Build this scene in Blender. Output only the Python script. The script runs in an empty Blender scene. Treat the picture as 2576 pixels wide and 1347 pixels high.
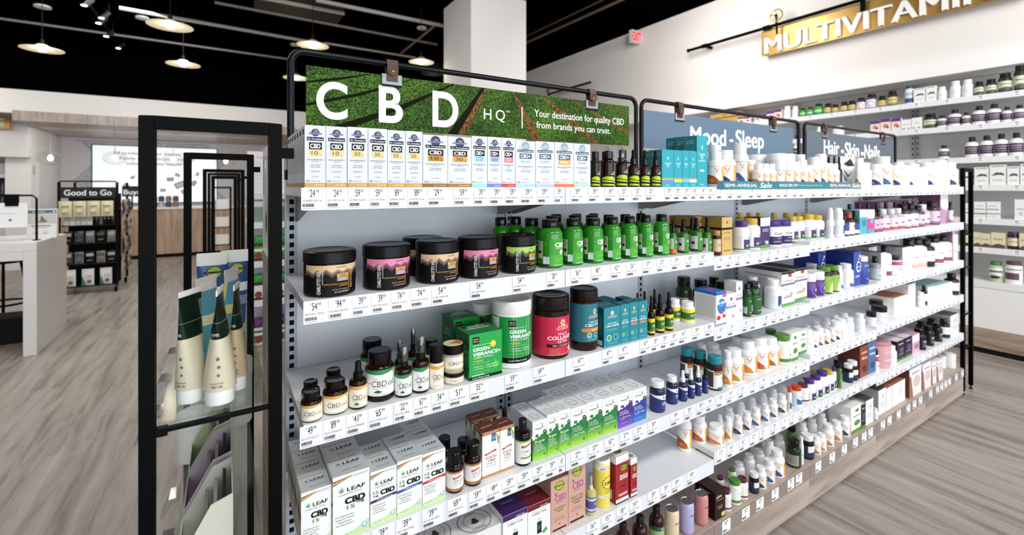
import bpy, bmesh, math, random
from mathutils import Vector
from mathutils.geometry import tessellate_polygon
random.seed(4)
SC = bpy.context.scene
COL = SC.collection
# ---------------------------------------------------------------- camera, world, lights, exposure
F, CX, HY = 1160.0, 1288.0, 470.0          # focal length and principal point in pixels of a 2576x1347 frame
CT, ST = 0.52881, 0.84874                  # camera heading: forward = (CT, ST), right = (ST, -CT)
EYE = 1.5525
cam = bpy.data.cameras.new('camera')
cam.sensor_width = 36.0
cam.lens = F / 2576 * 36.0
cam.shift_y = -(673.5 - HY) / 2576
cam.clip_start = 0.02
cam.dof.use_dof = True
cam.dof.focus_distance = 1.35
cam.dof.aperture_fstop = 2.6
camo = bpy.data.objects.new('camera', cam)
camo.location = (0, 0, EYE)
camo.rotation_euler = (math.pi / 2, 0, -math.atan2(CT, ST))
COL.objects.link(camo)
SC.camera = camo
SC.view_settings.view_transform = 'Standard'
SC.view_settings.look = 'None'
SC.view_settings.gamma = 1
SC.view_settings.exposure = 0.18
w = bpy.data.worlds.new('world'); SC.world = w
w.use_nodes = True
w.node_tree.nodes['Background'].inputs[0].default_value = (0.93, 0.96, 1.0, 1)
w.node_tree.nodes['Background'].inputs[1].default_value = 0.42

def area(name, loc, target, sx, sy, power, col=(1, .97, .93)):
    l = bpy.data.lights.new(name, 'AREA'); l.shape = 'RECTANGLE'; l.size = sx; l.size_y = sy; l.energy = power; l.color = col
    o = bpy.data.objects.new(name, l); o.location = loc
    d = Vector(target) - Vector(loc)
    o.rotation_euler = d.to_track_quat('-Z', 'Y').to_euler()
    COL.objects.link(o)
    return o
# added fill panel behind the camera, brightens the insides of the shelves
area('front_fill', (2.2, -4.6, 1.5), (2.2, 0, 1.25), 9.0, 2.6, 250, (.9, .95, 1))
# ceiling luminaires above the aisle behind and beside the camera
area('aisle_light', (0.4, -1.3, 4.0), (1.2, 1.2, 1.0), 1.6, .5, 46, (.97, .98, 1))
area('aisle_light', (3.4, -1.3, 4.0), (3.6, 1.2, 1.0), 2.4, .5, 66)
area('aisle_light', (4.6, -0.6, 4.1), (6.3, 1.2, 2.4), .5, 2.4, 70)
area('aisle_light', (4.6, 3.6, 4.1), (6.3, 4.4, 2.6), .5, 2.4, 75, (1, .93, .86))
area('store_light', (-1.5, 4.5, 4.1), (-1.5, 5.0, 0), 2.5, 2.5, 105)
area('store_light', (-1.2, 8.3, 4.1), (-2.0, 9.6, 1.0), 3, 1.5, 105)
area('back_store_fill', (-1.2, 11.9, 2.62), (-1.2, 13.6, .6), 3.4, .3, 18)  # added fill standing in for the downlights, lifts the wall under the canopy
area('back_store_fill', (-4.5, 10.2, 3.2), (-4.0, 12.5, 1.2), 1.5, .5, 18)  # second added fill, brightens the left end of the back store
area('store_light', (1.5, 3.6, 4.15), (2.6, 5.6, 3.0), 1.2, .6, 25)

# ---------------------------------------------------------------- pixel measurements to places in the room
def at_Y(px, Y):
    t = (px - CX) / F
    return Y * (t * ST + CT) / (ST - t * CT)
def at_X(px, X):
    t = (px - CX) / F
    return X * (ST - t * CT) / (t * ST + CT)
def dep(X, Y): return X * CT + Y * ST
def at_z(px, py, z):
    t = (px - CX) / F; d = (EYE - z) * F / (py - HY)
    return d * (CT + t * ST), d * (ST - t * CT)
def zof(py, X, Y): return EYE - (py - HY) * dep(X, Y) / F
def pxof(X, Y): return CX + F * (X * ST - Y * CT) / dep(X, Y)

# ---------------------------------------------------------------- materials
MATS = {}
def lin(h):
    h = h.lstrip('#')
    return tuple(((c / 12.92) if c <= .04045 else ((c + .055) / 1.055) ** 2.4) for c in (int(h[i:i+2], 16) / 255 for i in (0, 2, 4))) + (1,)
def M(h, r=.5, metal=0.0, spec=None, emit=0.0):
    if spec is None: spec = .18 if max(lin(h)[:3]) < .03 and r > .2 else .45
    k = (h, r, metal, spec, emit)
    if k in MATS: return MATS[k]
    m = bpy.data.materials.new('paint_' + h.strip('#')); m.use_nodes = True
    b = m.node_tree.nodes['Principled BSDF']
    b.inputs['Base Color'].default_value = lin(h)
    b.inputs['Roughness'].default_value = r
    b.inputs['Metallic'].default_value = metal
    b.inputs['Specular IOR Level'].default_value = spec
    if emit:
        b.inputs['Emission Color'].default_value = lin(h); b.inputs['Emission Strength'].default_value = emit
    MATS[k] = m
    return m
def node_mat(name, fn):
    m = bpy.data.materials.new(name); m.use_nodes = True
    nt = m.node_tree
    fn(nt, nt.nodes['Principled BSDF'], lambda t: nt.nodes.new(t), nt.links.new)
    return m
def glass(name, tint, fac=.12, r=.03, edge=.6):
    m = bpy.data.materials.new(name); m.use_nodes = True
    nt = m.node_tree; nt.nodes.clear()
    o = nt.nodes.new('ShaderNodeOutputMaterial'); mx = nt.nodes.new('ShaderNodeMixShader')
    tr = nt.nodes.new('ShaderNodeBsdfTransparent'); gl = nt.nodes.new('ShaderNodeBsdfGlossy')
    tr.inputs[0].default_value = lin(tint); gl.inputs['Roughness'].default_value = r
    lw = nt.nodes.new('ShaderNodeLayerWeight'); lw.inputs[0].default_value = .35
    ma = nt.nodes.new('ShaderNodeMath'); ma.operation = 'ADD'; ma.use_clamp = True; ma.inputs[1].default_value = fac
    mu = nt.nodes.new('ShaderNodeMath'); mu.operation = 'MULTIPLY'; mu.inputs[1].default_value = edge
    nt.links.new(lw.outputs['Facing'], mu.inputs[0]); nt.links.new(mu.outputs[0], ma.inputs[0])
    nt.links.new(ma.outputs[0], mx.inputs[0]); nt.links.new(tr.outputs[0], mx.inputs[1]); nt.links.new(gl.outputs[0], mx.inputs[2])
    nt.links.new(mx.outputs[0], o.inputs[0])
    return m
GLASS = glass('shelf_glass', '#eef5f1', .015, .14, .25)
GLOBE = glass('globe_glass', '#fafafa', .0, .02, .25)
CLEAR = glass('clear_plastic', '#e6e9ec', .1, .08)
def grain(name, c1, c2, c3, scale, axis, rough=.45, planks=None):
    def fn(nt, b, N, L):
        tc = N('ShaderNodeTexCoord'); mp = N('ShaderNodeMapping')
        sc = [scale] * 3; sc[axis] = scale * .09
        mp.inputs['Scale'].default_value = sc
        L(tc.outputs['Object'], mp.inputs[0])
        n = N('ShaderNodeTexNoise'); n.inputs['Scale'].default_value = 1; n.inputs['Detail'].default_value = 7; n.inputs['Roughness'].default_value = .62; n.inputs['Distortion'].default_value = .6
        L(mp.outputs[0], n.inputs['Vector'])
        cr = N('ShaderNodeValToRGB'); e = cr.color_ramp.elements
        e[0].position = .32; e[0].color = lin(c1); e[1].position = .68; e[1].color = lin(c3)
        x = e.new(.5); x.color = lin(c2)
        src = n.outputs['Fac']
        if planks:
            m2 = N('ShaderNodeMapping'); m2.inputs['Rotation'].default_value = (0, 0, math.pi / 2 if axis == 1 else 0)
            L(tc.outputs['Object'], m2.inputs[0])
            bt = N('ShaderNodeTexBrick'); bt.inputs['Scale'].default_value = 1; bt.inputs['Brick Width'].default_value = 1.22; bt.inputs['Row Height'].default_value = planks
            bt.inputs['Mortar Size'].default_value = .0012; bt.inputs['Color1'].default_value = (0, 0, 0, 1); bt.inputs['Color2'].default_value = (1, 1, 1, 1); bt.inputs['Mortar'].default_value = (.2, .2, .2, 1); bt.offset = .37
            L(m2.outputs[0], bt.inputs[0])
            ad = N('ShaderNodeMath'); ad.operation = 'MULTIPLY_ADD'; ad.inputs[1].default_value = .09
            L(bt.outputs['Color'], ad.inputs[0]); L(n.outputs['Fac'], ad.inputs[2])
            sb = N('ShaderNodeMath'); sb.operation = 'SUBTRACT'; sb.inputs[1].default_value = .045
            L(ad.outputs[0], sb.inputs[0]); src = sb.outputs[0]
        L(src, cr.inputs[0]); L(cr.outputs[0], b.inputs['Base Color'])
        b.inputs['Roughness'].default_value = rough
    return node_mat(name, fn)
FLOOR = grain('vinyl_plank', '#7a716a', '#9c938b', '#aea69f', 15, 1, .38, .18)
WOODX = grain('ash_wood_across', '#8f8076', '#b0a095', '#c0b1a5', 16, 0)
WOODF = grain('pale_ash_upright', '#8d8078', '#a99c93', '#bdb1a8', 22, 2)
WOODZ = grain('oak_wood_upright', '#85705c', '#a98f78', '#bfa68e', 16, 2)
WOODY = grain('oak_wood_along', '#7d6a5c', '#a08c7c', '#b6a393', 16, 1)
def plaster(nt, b, N, L):
    n = N('ShaderNodeTexNoise'); n.inputs['Scale'].default_value = 90
    bp = N('ShaderNodeBump'); bp.inputs['Strength'].default_value = .04
    L(n.outputs['Fac'], bp.inputs['Height']); L(bp.outputs[0], b.inputs['Normal'])
    b.inputs['Base Color'].default_value = lin('#e9e6e4'); b.inputs['Roughness'].default_value = .8
PLASTER = node_mat('white_plaster', plaster)
BLACKM = M('#040404', .5, 0, .1)
def ironf(nt, b, N, L):
    n = N('ShaderNodeTexNoise'); n.inputs['Scale'].default_value = 900
    bp = N('ShaderNodeBump'); bp.inputs['Strength'].default_value = .15
    L(n.outputs['Fac'], bp.inputs['Height']); L(bp.outputs[0], b.inputs['Normal'])
    b.inputs['Base Color'].default_value = lin('#040404'); b.inputs['Roughness'].default_value = .5; b.inputs['Specular IOR Level'].default_value = .07
IRON = node_mat('powder_coated_iron', ironf)
def leatherf(nt, b, N, L):
    n = N('ShaderNodeTexNoise'); n.inputs['Scale'].default_value = 260; n.inputs['Detail'].default_value = 5
    cr = N('ShaderNodeValToRGB'); cr.color_ramp.elements[0].color = lin('#2a100a'); cr.color_ramp.elements[1].color = lin('#5a2c1a')
    L(n.outputs['Fac'], cr.inputs[0]); L(cr.outputs[0], b.inputs['Base Color']); b.inputs['Roughness'].default_value = .42
LEATHER = node_mat('brown_leather', leatherf)
SHELFM = M('#e9ebee', .35)
PANELM = M('#dde3ea', .45)

# ---------------------------------------------------------------- mesh building
class MB:
    def __init__(s): s.v = []; s.f = []; s.m = []; s.mats = []
    def mi(s, mat):
        if isinstance(mat, str): mat = M(mat)
        if mat not in s.mats: s.mats.append(mat)
        return s.mats.index(mat)
    def add(s, vs, fs, mat):
        o = len(s.v); i = s.mi(mat)
        s.v.extend(vs)
        for f in fs: s.f.append([o + k for k in f]); s.m.append(i)
    def box(s, a, b, mat, skip=''):
        x0, y0, z0 = a; x1, y1, z1 = b
        vs = [(x0,y0,z0),(x1,y0,z0),(x1,y1,z0),(x0,y1,z0),(x0,y0,z1),(x1,y0,z1),(x1,y1,z1),(x0,y1,z1)]
        s.add(vs, [(0,3,2,1),(4,5,6,7),(0,1,5,4),(1,2,6,5),(2,3,7,6),(3,0,4,7)], mat); return s
    def prism(s, poly, y0, y1, mat, ax=1):
        n = len(poly)
        def P(u, v, y): return (u, y, v) if ax == 1 else ((y, u, v) if ax == 0 else (u, v, y))
        vs = [P(u, v, y0) for u, v in poly] + [P(u, v, y1) for u, v in poly]
        fs = [list(range(n)), list(range(2*n-1, n-1, -1))] + [(i, i+n, (i+1) % n + n, (i+1) % n) for i in range(n)]
        s.add(vs, fs, mat); return s
    def lathe(s, prof, mat, seg=28, ribs=0.0, c=(0, 0, 0)):
        vs = []; n = len(prof)
        for r, z in prof:
            for i in range(seg):
                a = 2 * math.pi * i / seg
                rr = r * (1 - ribs * (i % 2))
                vs.append((c[0] + rr * math.sin(a), c[1] - rr * math.cos(a), c[2] + z))
        fs = [(j*seg+i, j*seg+(i+1) % seg, (j+1)*seg+(i+1) % seg, (j+1)*seg+i) for j in range(n-1) for i in range(seg)]
        if prof[0][0] > 1e-6: fs.append(list(range(seg-1, -1, -1)))
        if prof[-1][0] > 1e-6: fs.append([(n-1)*seg+i for i in range(seg)])
        s.add(vs, fs, mat); return s
    def tube(s, pts, r, mat, seg=12, closed=False):
        pts = [Vector(p) for p in pts]; n = len(pts); vs = []; up = None
        for i, p in enumerate(pts):
            d = (pts[(i+1) % n if closed else min(i+1, n-1)] - pts[(i-1) % n if closed else max(i-1, 0)]).normalized()
            if up is None: up = d.orthogonal().normalized()
            up = (up - d * up.dot(d)).normalized(); q = d.cross(up)
            for k in range(seg):
                a = 2 * math.pi * k / seg
                vs.append(tuple(p + (up * math.cos(a) + q * math.sin(a)) * r))
        m = n if closed else n - 1
        fs = [(i*seg+k, i*seg+(k+1) % seg, ((i+1) % n)*seg+(k+1) % seg, ((i+1) % n)*seg+k) for i in range(m) for k in range(seg)]
        if not closed: fs += [list(range(seg-1, -1, -1)), [(n-1)*seg+k for k in range(seg)]]
        s.add(vs, fs, mat); return s
    def mesh(s, name, bevel=0):
        me = bpy.data.meshes.new(name)
        me.from_pydata(s.v, [], s.f)
        for m in s.mats: me.materials.append(m)
        me.polygons.foreach_set('material_index', s.m)
        me.update()
        bm = bmesh.new(); bm.from_mesh(me)
        bmesh.ops.remove_doubles(bm, verts=[v for v in bm.verts if v.is_valid], dist=1e-7)
        if bevel:
            es = [e for e in bm.edges if len(e.link_faces) == 2 and e.calc_face_angle(0) > .6]
            if es: bmesh.ops.bevel(bm, geom=es, offset=bevel, segments=2, affect='EDGES', clamp_overlap=True)
        bm.to_mesh(me); bm.free()
        me.polygons.foreach_set('use_smooth', [True] * len(me.polygons))
        me.set_sharp_from_angle(angle=math.radians(38))
        return me
def obj(name, mb, parent=None, loc=(0, 0, 0), rz=0, bevel=0):
    me = mb if isinstance(mb, bpy.types.Mesh) else mb.mesh(name, bevel)
    o = bpy.data.objects.new(name, me); o.location = loc; o.rotation_euler = (0, 0, rz)
    if parent: o.parent = parent
    COL.objects.link(o); return o
def tag(o, label, cat, group=None):
    o['label'] = label; o['category'] = cat
    if group: o['group'] = group
    return o
def thing(name, label, cat, loc=(0, 0, 0), rz=0, group=None):
    o = bpy.data.objects.new(name, None); o.location = loc; o.rotation_euler = (0, 0, rz); o.empty_display_size = .02
    COL.objects.link(o); return tag(o, label, cat, group)
def struct(name, mb):
    o = obj(name, mb); o['kind'] = 'structure'; return o
def copy_tree(o, parent=None):
    c = o.copy(); COL.objects.link(c)
    if parent: c.parent = parent
    for ch in list(o.children): copy_tree(ch, c)
    return c
# ---- lettering and printing
TXT = {}
def text2d(st, bold=0, it=0):
    k = (st, bold, it)
    if k in TXT: return TXT[k]
    cu = bpy.data.curves.new('t', 'FONT'); cu.body = st; cu.size = 1; cu.resolution_u = 9 if st in 'CBDHQMoodSleep' else 4 if len(st) < 14 else 2
    cu.offset = bold if len(st) == 1 else 0; cu.shear = it; cu.fill_mode = 'FRONT'
    o = bpy.data.objects.new('t', cu); COL.objects.link(o)
    dg = bpy.context.evaluated_depsgraph_get()
    me = bpy.data.meshes.new_from_object(o.evaluated_get(dg))
    vs = [(v.co.x, v.co.y) for v in me.vertices]; fs = [list(p.vertices) for p in me.polygons]
    bpy.data.objects.remove(o); bpy.data.curves.remove(cu); bpy.data.meshes.remove(me)
    if bold and len(st) > 1:
        sh = [(-bold, 0), (bold, 0)] if bold < .018 else [(-bold, -bold*.7), (bold, -bold*.7), (bold, bold*.7), (-bold, bold*.7)]
        n0 = len(vs)
        fs = [[i + k*n0 for i in f] for k in range(len(sh)) for f in fs]; vs = [(x + p, y + q) for p, q in sh for x, y in vs]
    if vs:
        x0 = min(v[0] for v in vs); x1 = max(v[0] for v in vs)
    else: x0 = x1 = 0
    TXT[k] = (vs, fs, x0, max(x1 - x0, 1e-3))
    return TXT[k]
def circ(u, v, ru, rv, n=18): return [(u + ru * math.cos(2*math.pi*i/n), v + rv * math.sin(2*math.pi*i/n)) for i in range(n)]
def leaf_polys(u, v, s):
    out = []
    for a, l in ((90, 1), (55, .85), (125, .85), (22, .6), (158, .6), (-8, .35), (188, .35)):
        a = math.radians(a); d = (math.cos(a), math.sin(a)); q = (-d[1], d[0]); wd = .11 * l
        out.append([(u, v), (u + s*(d[0]*l*.5 + q[0]*wd), v + s*(d[1]*l*.5 + q[1]*wd)), (u + s*d[0]*l, v + s*d[1]*l), (u + s*(d[0]*l*.5 - q[0]*wd), v + s*(d[1]*l*.5 - q[1]*wd))])
    out.append([(u - s*.02, v - s*.3), (u + s*.02, v - s*.3), (u + s*.02, v), (u - s*.02, v)])
    return out
def art_polys(cmds, w, h):
    """commands in fractions of w and h -> [(points, faces, colour, layer)] in metres"""
    out = []
    for i, c in enumerate(cmds):
        k = c[0]
        if k == 'r':
            _, u0, v0, u1, v1, col = c
            out.append(([(u0*w, v0*h), (u1*w, v0*h), (u1*w, v1*h), (u0*w, v1*h)], [(0, 1, 2, 3)], col, i))
        elif k in ('t', 'tv', 'ti'):
            st, u, v, wd, hh, col = c[1:7]; bold = c[7] if len(c) > 7 else 0
            vs, fs, x0, tw = text2d(st, bold, .3 if k == 'ti' else 0)
            sy = hh * h / .7 if k != 'tv' else hh * w / .7
            sx = (wd * w / tw if k != 'tv' else wd * h / tw) if wd else sy
            if not wd and k != 'tv' and tw * sx > .96 * w and w < 1: sx = .96 * w / tw
            if k != 'tv': ps = [(u*w + (x - x0 - tw/2)*sx, v*h + (y - .35)*sy) for x, y in vs]
            else: ps = [(u*w - (y - .35)*sy, v*h + (x - x0 - tw/2)*sx) for x, y in vs]
            nc = 1 if not bold or len(st) == 1 else 2 if bold < .018 else 4; m_ = len(ps)//nc; fm = len(fs)//nc
            for j in range(nc): out.append((ps[j*m_:(j+1)*m_], [[q - j*m_ for q in f] for f in fs[j*fm:(j+1)*fm]], col, i + j*.4))
        elif k == 'd':
            _, u, v, r, col = c[:5]
            p = circ(u*w, v*h, r*w, (c[5]*h if len(c) > 5 else r*w), 20)
            out.append((p, [tuple(range(len(p)))], col, i))
        elif k == 'p':
            p = [(u*w, v*h) for u, v in c[1]]
            tri = tessellate_polygon([[Vector((a, b, 0)) for a, b in p]])
            tri = [t if ((p[t[1]][0]-p[t[0]][0])*(p[t[2]][1]-p[t[0]][1])-(p[t[1]][1]-p[t[0]][1])*(p[t[2]][0]-p[t[0]][0])) > 0 else t[::-1] for t in tri]
            out.append((p, tri, c[2], i))
        elif k == 'h':
            _, u, v, s, col = c
            for p in leaf_polys(u*w, v*h, s*w): out.append((p, [tuple(range(len(p)))[::-1]], col, i))
    return out
EPS = .00005
def art_plane(mb, cmds, w, h, o, U, V, Nn):
    for ps, fs, col, ly in art_polys(cmds, w, h):
        e = EPS * (ly + 1) * .6 + .0002
        mb.add([tuple(o[i] + U[i]*u + V[i]*v + Nn[i]*e for i in range(3)) for u, v in ps], fs, col)
def clip_x(poly, x, keep_less):
    out = []
    for i in range(len(poly)):
        a, b = poly[i], poly[(i+1) % len(poly)]
        ia = (a[0] <= x) if keep_less else (a[0] >= x); ib = (b[0] <= x) if keep_less else (b[0] >= x)
        if ia: out.append(a)
        if ia != ib:
            t = (x - a[0]) / (b[0] - a[0]); out.append((x, a[1] + t*(b[1]-a[1])))
    return out
def art_cyl(mb, cmds, w, h, R, flat=1.0):
    """wraps a print around an upright cylinder of radius R; the print's middle faces -Y"""
    step = R * math.radians(11)
    for ps, fs, col, ly in art_polys(cmds, w, h):
        e = R + EPS * (ly + 1) * .6 + .0002
        vs = []; ff = []
        for f in fs:
            poly = [ps[i] for i in f]
            lo = math.floor(min(p[0] for p in poly) / step + 1e-6); hi = math.ceil(max(p[0] for p in poly) / step - 1e-6)
            for k in range(int(lo), int(hi)):
                q = poly
                if hi - lo > 1:
                    q = clip_x(poly, k * step, False)
                    if len(q) > 2: q = clip_x(q, (k+1) * step, True)
                if len(q) < 3: continue
                b0 = len(vs)
                vs += [(e * math.sin(u / R), -e * math.cos(u / R) * flat, v) for u, v in q]
                ff.append(tuple(range(b0, b0 + len(q))))
        if vs: mb.add(vs, ff, col)
ORD = 'first second third fourth fifth sixth seventh eighth ninth tenth eleventh twelfth thirteenth fourteenth fifteenth sixteenth seventeenth eighteenth nineteenth twentieth'.split()
def ordw(i): return ORD[i] if i < 20 else 'twenty-' + ORD[i - 20]
ITEMS = []
def reg(o, look, cat, place, row, px): ITEMS.append((o, look, cat, place, row, px))
def finish_labels():
    g = {}
    for it in ITEMS: g.setdefault((it[1], it[3], it[4]), []).append(it)
    for (look, place, row), L in g.items():
        L.sort(key=lambda i: i[5])
        for i, it in enumerate(L):
            rw = ['', 'behind, ', 'third row, ', 'fourth row, ', 'fifth row, ', 'sixth row, ', 'seventh row, ', 'eighth row, '][row]
            n = '' if len(L) == 1 else (ordw(i) + ' from left, ')
            lab = look + ', ' + n + rw + place
            it[0]['label'] = lab; it[0]['category'] = it[2]
            it[0]['group'] = it[2] + 's, ' + place
            if len(lab.split()) > 16: print('LONG', len(lab.split()), lab)
B = .75                                     # width of one shelving bay
D = 1.5065 * B                              # distance of the shelf fronts from the camera's aisle line
def kx(k): return (k + .199) * B
# ---------------------------------------------------------------- the room
CEIL = 4.28
struct('floor', MB().box((-14, -5, -.1), (8, 22, 0), FLOOR))
struct('ceiling', MB().box((-14, -1.8, CEIL), (8, 22, CEIL + .1), M('#020202', .9, 0, 0.0)))
struct('wall_right', MB().box((6.45, -3, 0), (6.6, 15, CEIL), PLASTER))
mb = MB(); mb.box((6.1, -3, 2.66), (6.449, 15, CEIL), PLASTER)
struct('trim_1', mb)                                    # furred-down wall above the wall shelves
struct('trim_2', MB().box((6.05, -3, 2.66), (6.099, 15, 2.81), M('#f4f3f2', .5)))  # valance board; its paler colour stands for light from below
struct('wall_back', MB().box((-12, 14.0, 0), (6.45, 14.2, 3.24), M('#d9d7d8', .8)))
struct('wall_back_upper', MB().box((-12, 11.3, 2.83), (6.1, 11.45, 3.24), PLASTER))
struct('wall_back_black', MB().box((-12, 11.3, 3.24), (6.1, 11.45, CEIL), M('#020202', .9, 0, 0.0)))
struct('column', MB().box((2.85, 5.63, 0), (3.75, 6.55, CEIL - .001), PLASTER))
# canopy over the counter
struct('trim_3', MB().box((-3.0, 10.9, 2.66), (1.3, 13.99, 2.83), WOODF))
# left block of wall beside the counter, with a recess for a drinks cooler
mb = MB(); mb.box((-9, 12.0, 2.1), (-3.1, 13.99, 3.23), PLASTER); mb.box((-3.45, 12.2, 0), (-3.1, 13.99, 2.1), PLASTER); mb.box((-9, 12.6, 0), (-5.1, 13.99, 2.1), PLASTER)
struct('wall_left', mb)
# patterned paper on the back wall: triangles of stripes
mb = MB(); S = .84; HT = .46
for i in range(-3, 7):
    for j in range(3):
        x = -2.9 + i * S * .5; z = 1.24 + j * HT
        if x - S*.5 < -3.09 or x + S*.5 > 1.25: continue
        up = (i + j) % 2 == 0
        for k in range(3 if (i * 3 + j) % 4 else 2):
            f0, f1 = .96 - k*.32, .74 - k*.32
            cz = z + HT*.36 if up else z + HT*.64; sg = 1 if up else -1
            def tri(f): return [(x - S*.5*f, cz - sg*HT*.36*f), (x + S*.5*f, cz - sg*HT*.36*f), (x, cz + sg*HT*.64*f)]
            A, Bq = tri(f0), tri(max(f1, .02))
            for q in range(3):
                if (q + k) % 3 == 2 and (i + j) % 3 == 0: continue
                p = [A[q], A[(q+1) % 3], Bq[(q+1) % 3], Bq[q]]
                mb.add([(a, 13.995, min(c, 2.655)) for a, c in p], [(0, 1, 2, 3) if up else (3, 2, 1, 0)], M('#b9b7ba', .8))
o = struct('wallpaper_pattern', mb); o.name = 'trim_4'

# ---------------------------------------------------------------- price tags
TAGS = {}
def price_tag_mesh(price, desc, wid=.056, hgt=.05, ink='#16171a'):
    k = (price, desc, ink)
    if k in TAGS: return TAGS[k]
    mb = MB(); mb.box((0, -.0008, -hgt), (wid, 0, 0), M('#f3f4f6', .35))
    d, c = price.split('.') if '.' in price else (price, '99')
    art = [('r', .0, .0, .008, 1, '#b9bec6'), ('t', d, .45, .765, .21 if len(d) > 1 else .1, .34, ink, .012), ('t', c, .65, .845, .13, .17, ink), ('t', '$', .3, .87, .035, .1, ink)]
    art += [('r', .04, .555, .92, .565, '#b0b4ba')]
    if desc: art += [('t', desc, .45, .42, .8, .09, '#33363c')]
    x = .06
    R = random.Random(price + desc)
    while x < .52:
        ww = R.choice((.008, .014, .02)); art.append(('r', x, .14, x + ww, .29, '#2a2c30')); x += ww + R.choice((.008, .012))
    art += [('r', .06, .07, .56, .09, '#8b8f96'), ('r', .68, .12, .72, .14, '#8b8f96'), ('r', .8, .12, .84, .14, '#8b8f96')]
    art_plane(mb, art, wid, hgt, (0, -.0008, -hgt), (1, 0, 0), (0, 0, 1), (0, -1, 0))
    TAGS[k] = mb.mesh('price_tag'); return TAGS[k]
# ---------------------------------------------------------------- the long shelving run
DEPTH = .367
YB = D + DEPTH
ZS = []
for i in range(6):
    f = [(-.002, -.346, -.719, -1.113, -1.446), (-.002, -.346, -.719, -1.113, -1.446), (-.002, -.375, -.75, -1.113, -1.41), (-.002, -.355, -.735, -1.085, -1.42), (-.002, -.352, -.727, -1.066, -1.447), (-.002, -.352, -.727, -1.066, -1.447)][i]
    ZS.append([EYE + B * a for a in f] + [EYE - 1.797 * B])
def shelf_z(s, X):
    i = max(0, min(5, int((X - kx(0)) / B))); return ZS[i][s - 1]
LIP = .0525
def upright(x, z0, z1, Y, mat):
    """slotted channel: a strip with square holes"""
    mb = MB(); wd, hw, pitch = .03, .0125, .0254
    mb.box((x - wd/2, Y - .004, z0), (x - hw/2, Y, z1), mat); mb.box((x + hw/2, Y - .004, z0), (x + wd/2, Y, z1), mat)
    z = z0
    while z < z1 - pitch:
        mb.box((x - hw/2, Y - .004, z), (x + hw/2, Y, z + .011), mat); z += pitch
    mb.box((x - hw/2, Y - .0015, z0), (x + hw/2, Y, z1), M('#101012', .8)); return mb
BAYL = ['leftmost white shelving bay, under the green field sign', 'second white shelving bay, under right half of green sign', 'third white shelving bay, under left half of blue Mood sign', 'fourth white shelving bay, under right half of blue Mood sign', 'fifth white shelving bay, under left half of grey Hair sign', 'last white shelving bay, beside the far black end rack']
BAY_TAGS = {}
def T(s, *a):
    for px, pr, ds in a:
        X = at_Y(px, D - .001); i = max(0, min(5, int((X - kx(0)) / B)))
        BAY_TAGS.setdefault((i, s), []).append((X, pr, ds))
T(1, (757.5, '24', 'CBD PEPPERMINT DROPS 10MG'), (821, '24', 'CBD CHOC MINT DROPS 10MG'), (876, '59', 'CBD PEPPERMINT DROPS 30MG'), (929, '59', 'CBD CHOCE MINT DROPS 30MG'), (976, '89', 'CBD PEPPERMINT DROPS 50MG'), (1026, '89', 'CBD CHOCE MINT DROPS 50MG'), (1076, '29', 'CBD 10MG SOFTGELS 30CT'), (1141, '59', 'CBD 30MG SOFTGELS 30CT'), (1192, '39', 'CBD + STRESS RELIEF 15MG'), (1231, '39', 'CBD + SLEEP 15MG LIQUID'), (1270, '39', 'CBD IMMUNITY RESPONSE 15MG'), (1309, '39', 'CBD + RELAX SOFTGELS'), (1351, '39', 'CBD + SLEEP SOFTGELS'), (1394, '39', 'CBD + TURMERIC'),
  (1436, '39', 'CBD + DHA'), (1480, '39', 'CBD GUMMIES'), (1521, '69', 'CBD 25MG SOFTGELS'), (1555, '35', 'CBD SPRAY 50MG'), (1590, '35', 'CBD DROPS 50MG'), (1624, '35', 'CBD DROPS 25MG'), (1672, '39', 'CBD MINI'), (1695, '39', 'CBD MINI'), (1717, '39', 'CBD MINI'), (1738, '69', 'CBD MINI'), (1759, '34', 'CBD DROPS'), (1780, '44', 'CBD DROPS'))
T(2, (763, '54', 'HEMP EXTRACT CAPSULES'), (826, '94', 'EXTRA STRENGTH HEMP CAPSULE'), (886, '39', 'HEMP OIL OLIVE OIL'), (935, '39', 'HEMP OIL MINT CHOCOLATE'), (984, '74', 'HEMP OIL OLIVE OIL'), (1032, '74', 'HEMP OIL MINT CHOCOLATE'), (1086, '54', 'RECOVERY GUMMIES GINGER'), (1183, '54', 'SLEEP GUMMIES RASPBERRY'), (1289, '54', 'CALM GUMMIES LEMON LIME'), (1375, '28', 'CBD 10MG'),
  (1436, '36', 'CBD 15MG'), (1487, '48', 'CBD SLEEP'), (1536, '42', 'CBD STRESS'), (1576, '26', 'CBD MOOD'), (1616, '17', 'CBD FOCUS'), (1652, '21', 'CBD GELS'), (1689, '19', 'CBD DROPS'), (1724, '19', 'CBD DROPS'), (1757, '45', 'CBD DROPS'))
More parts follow.
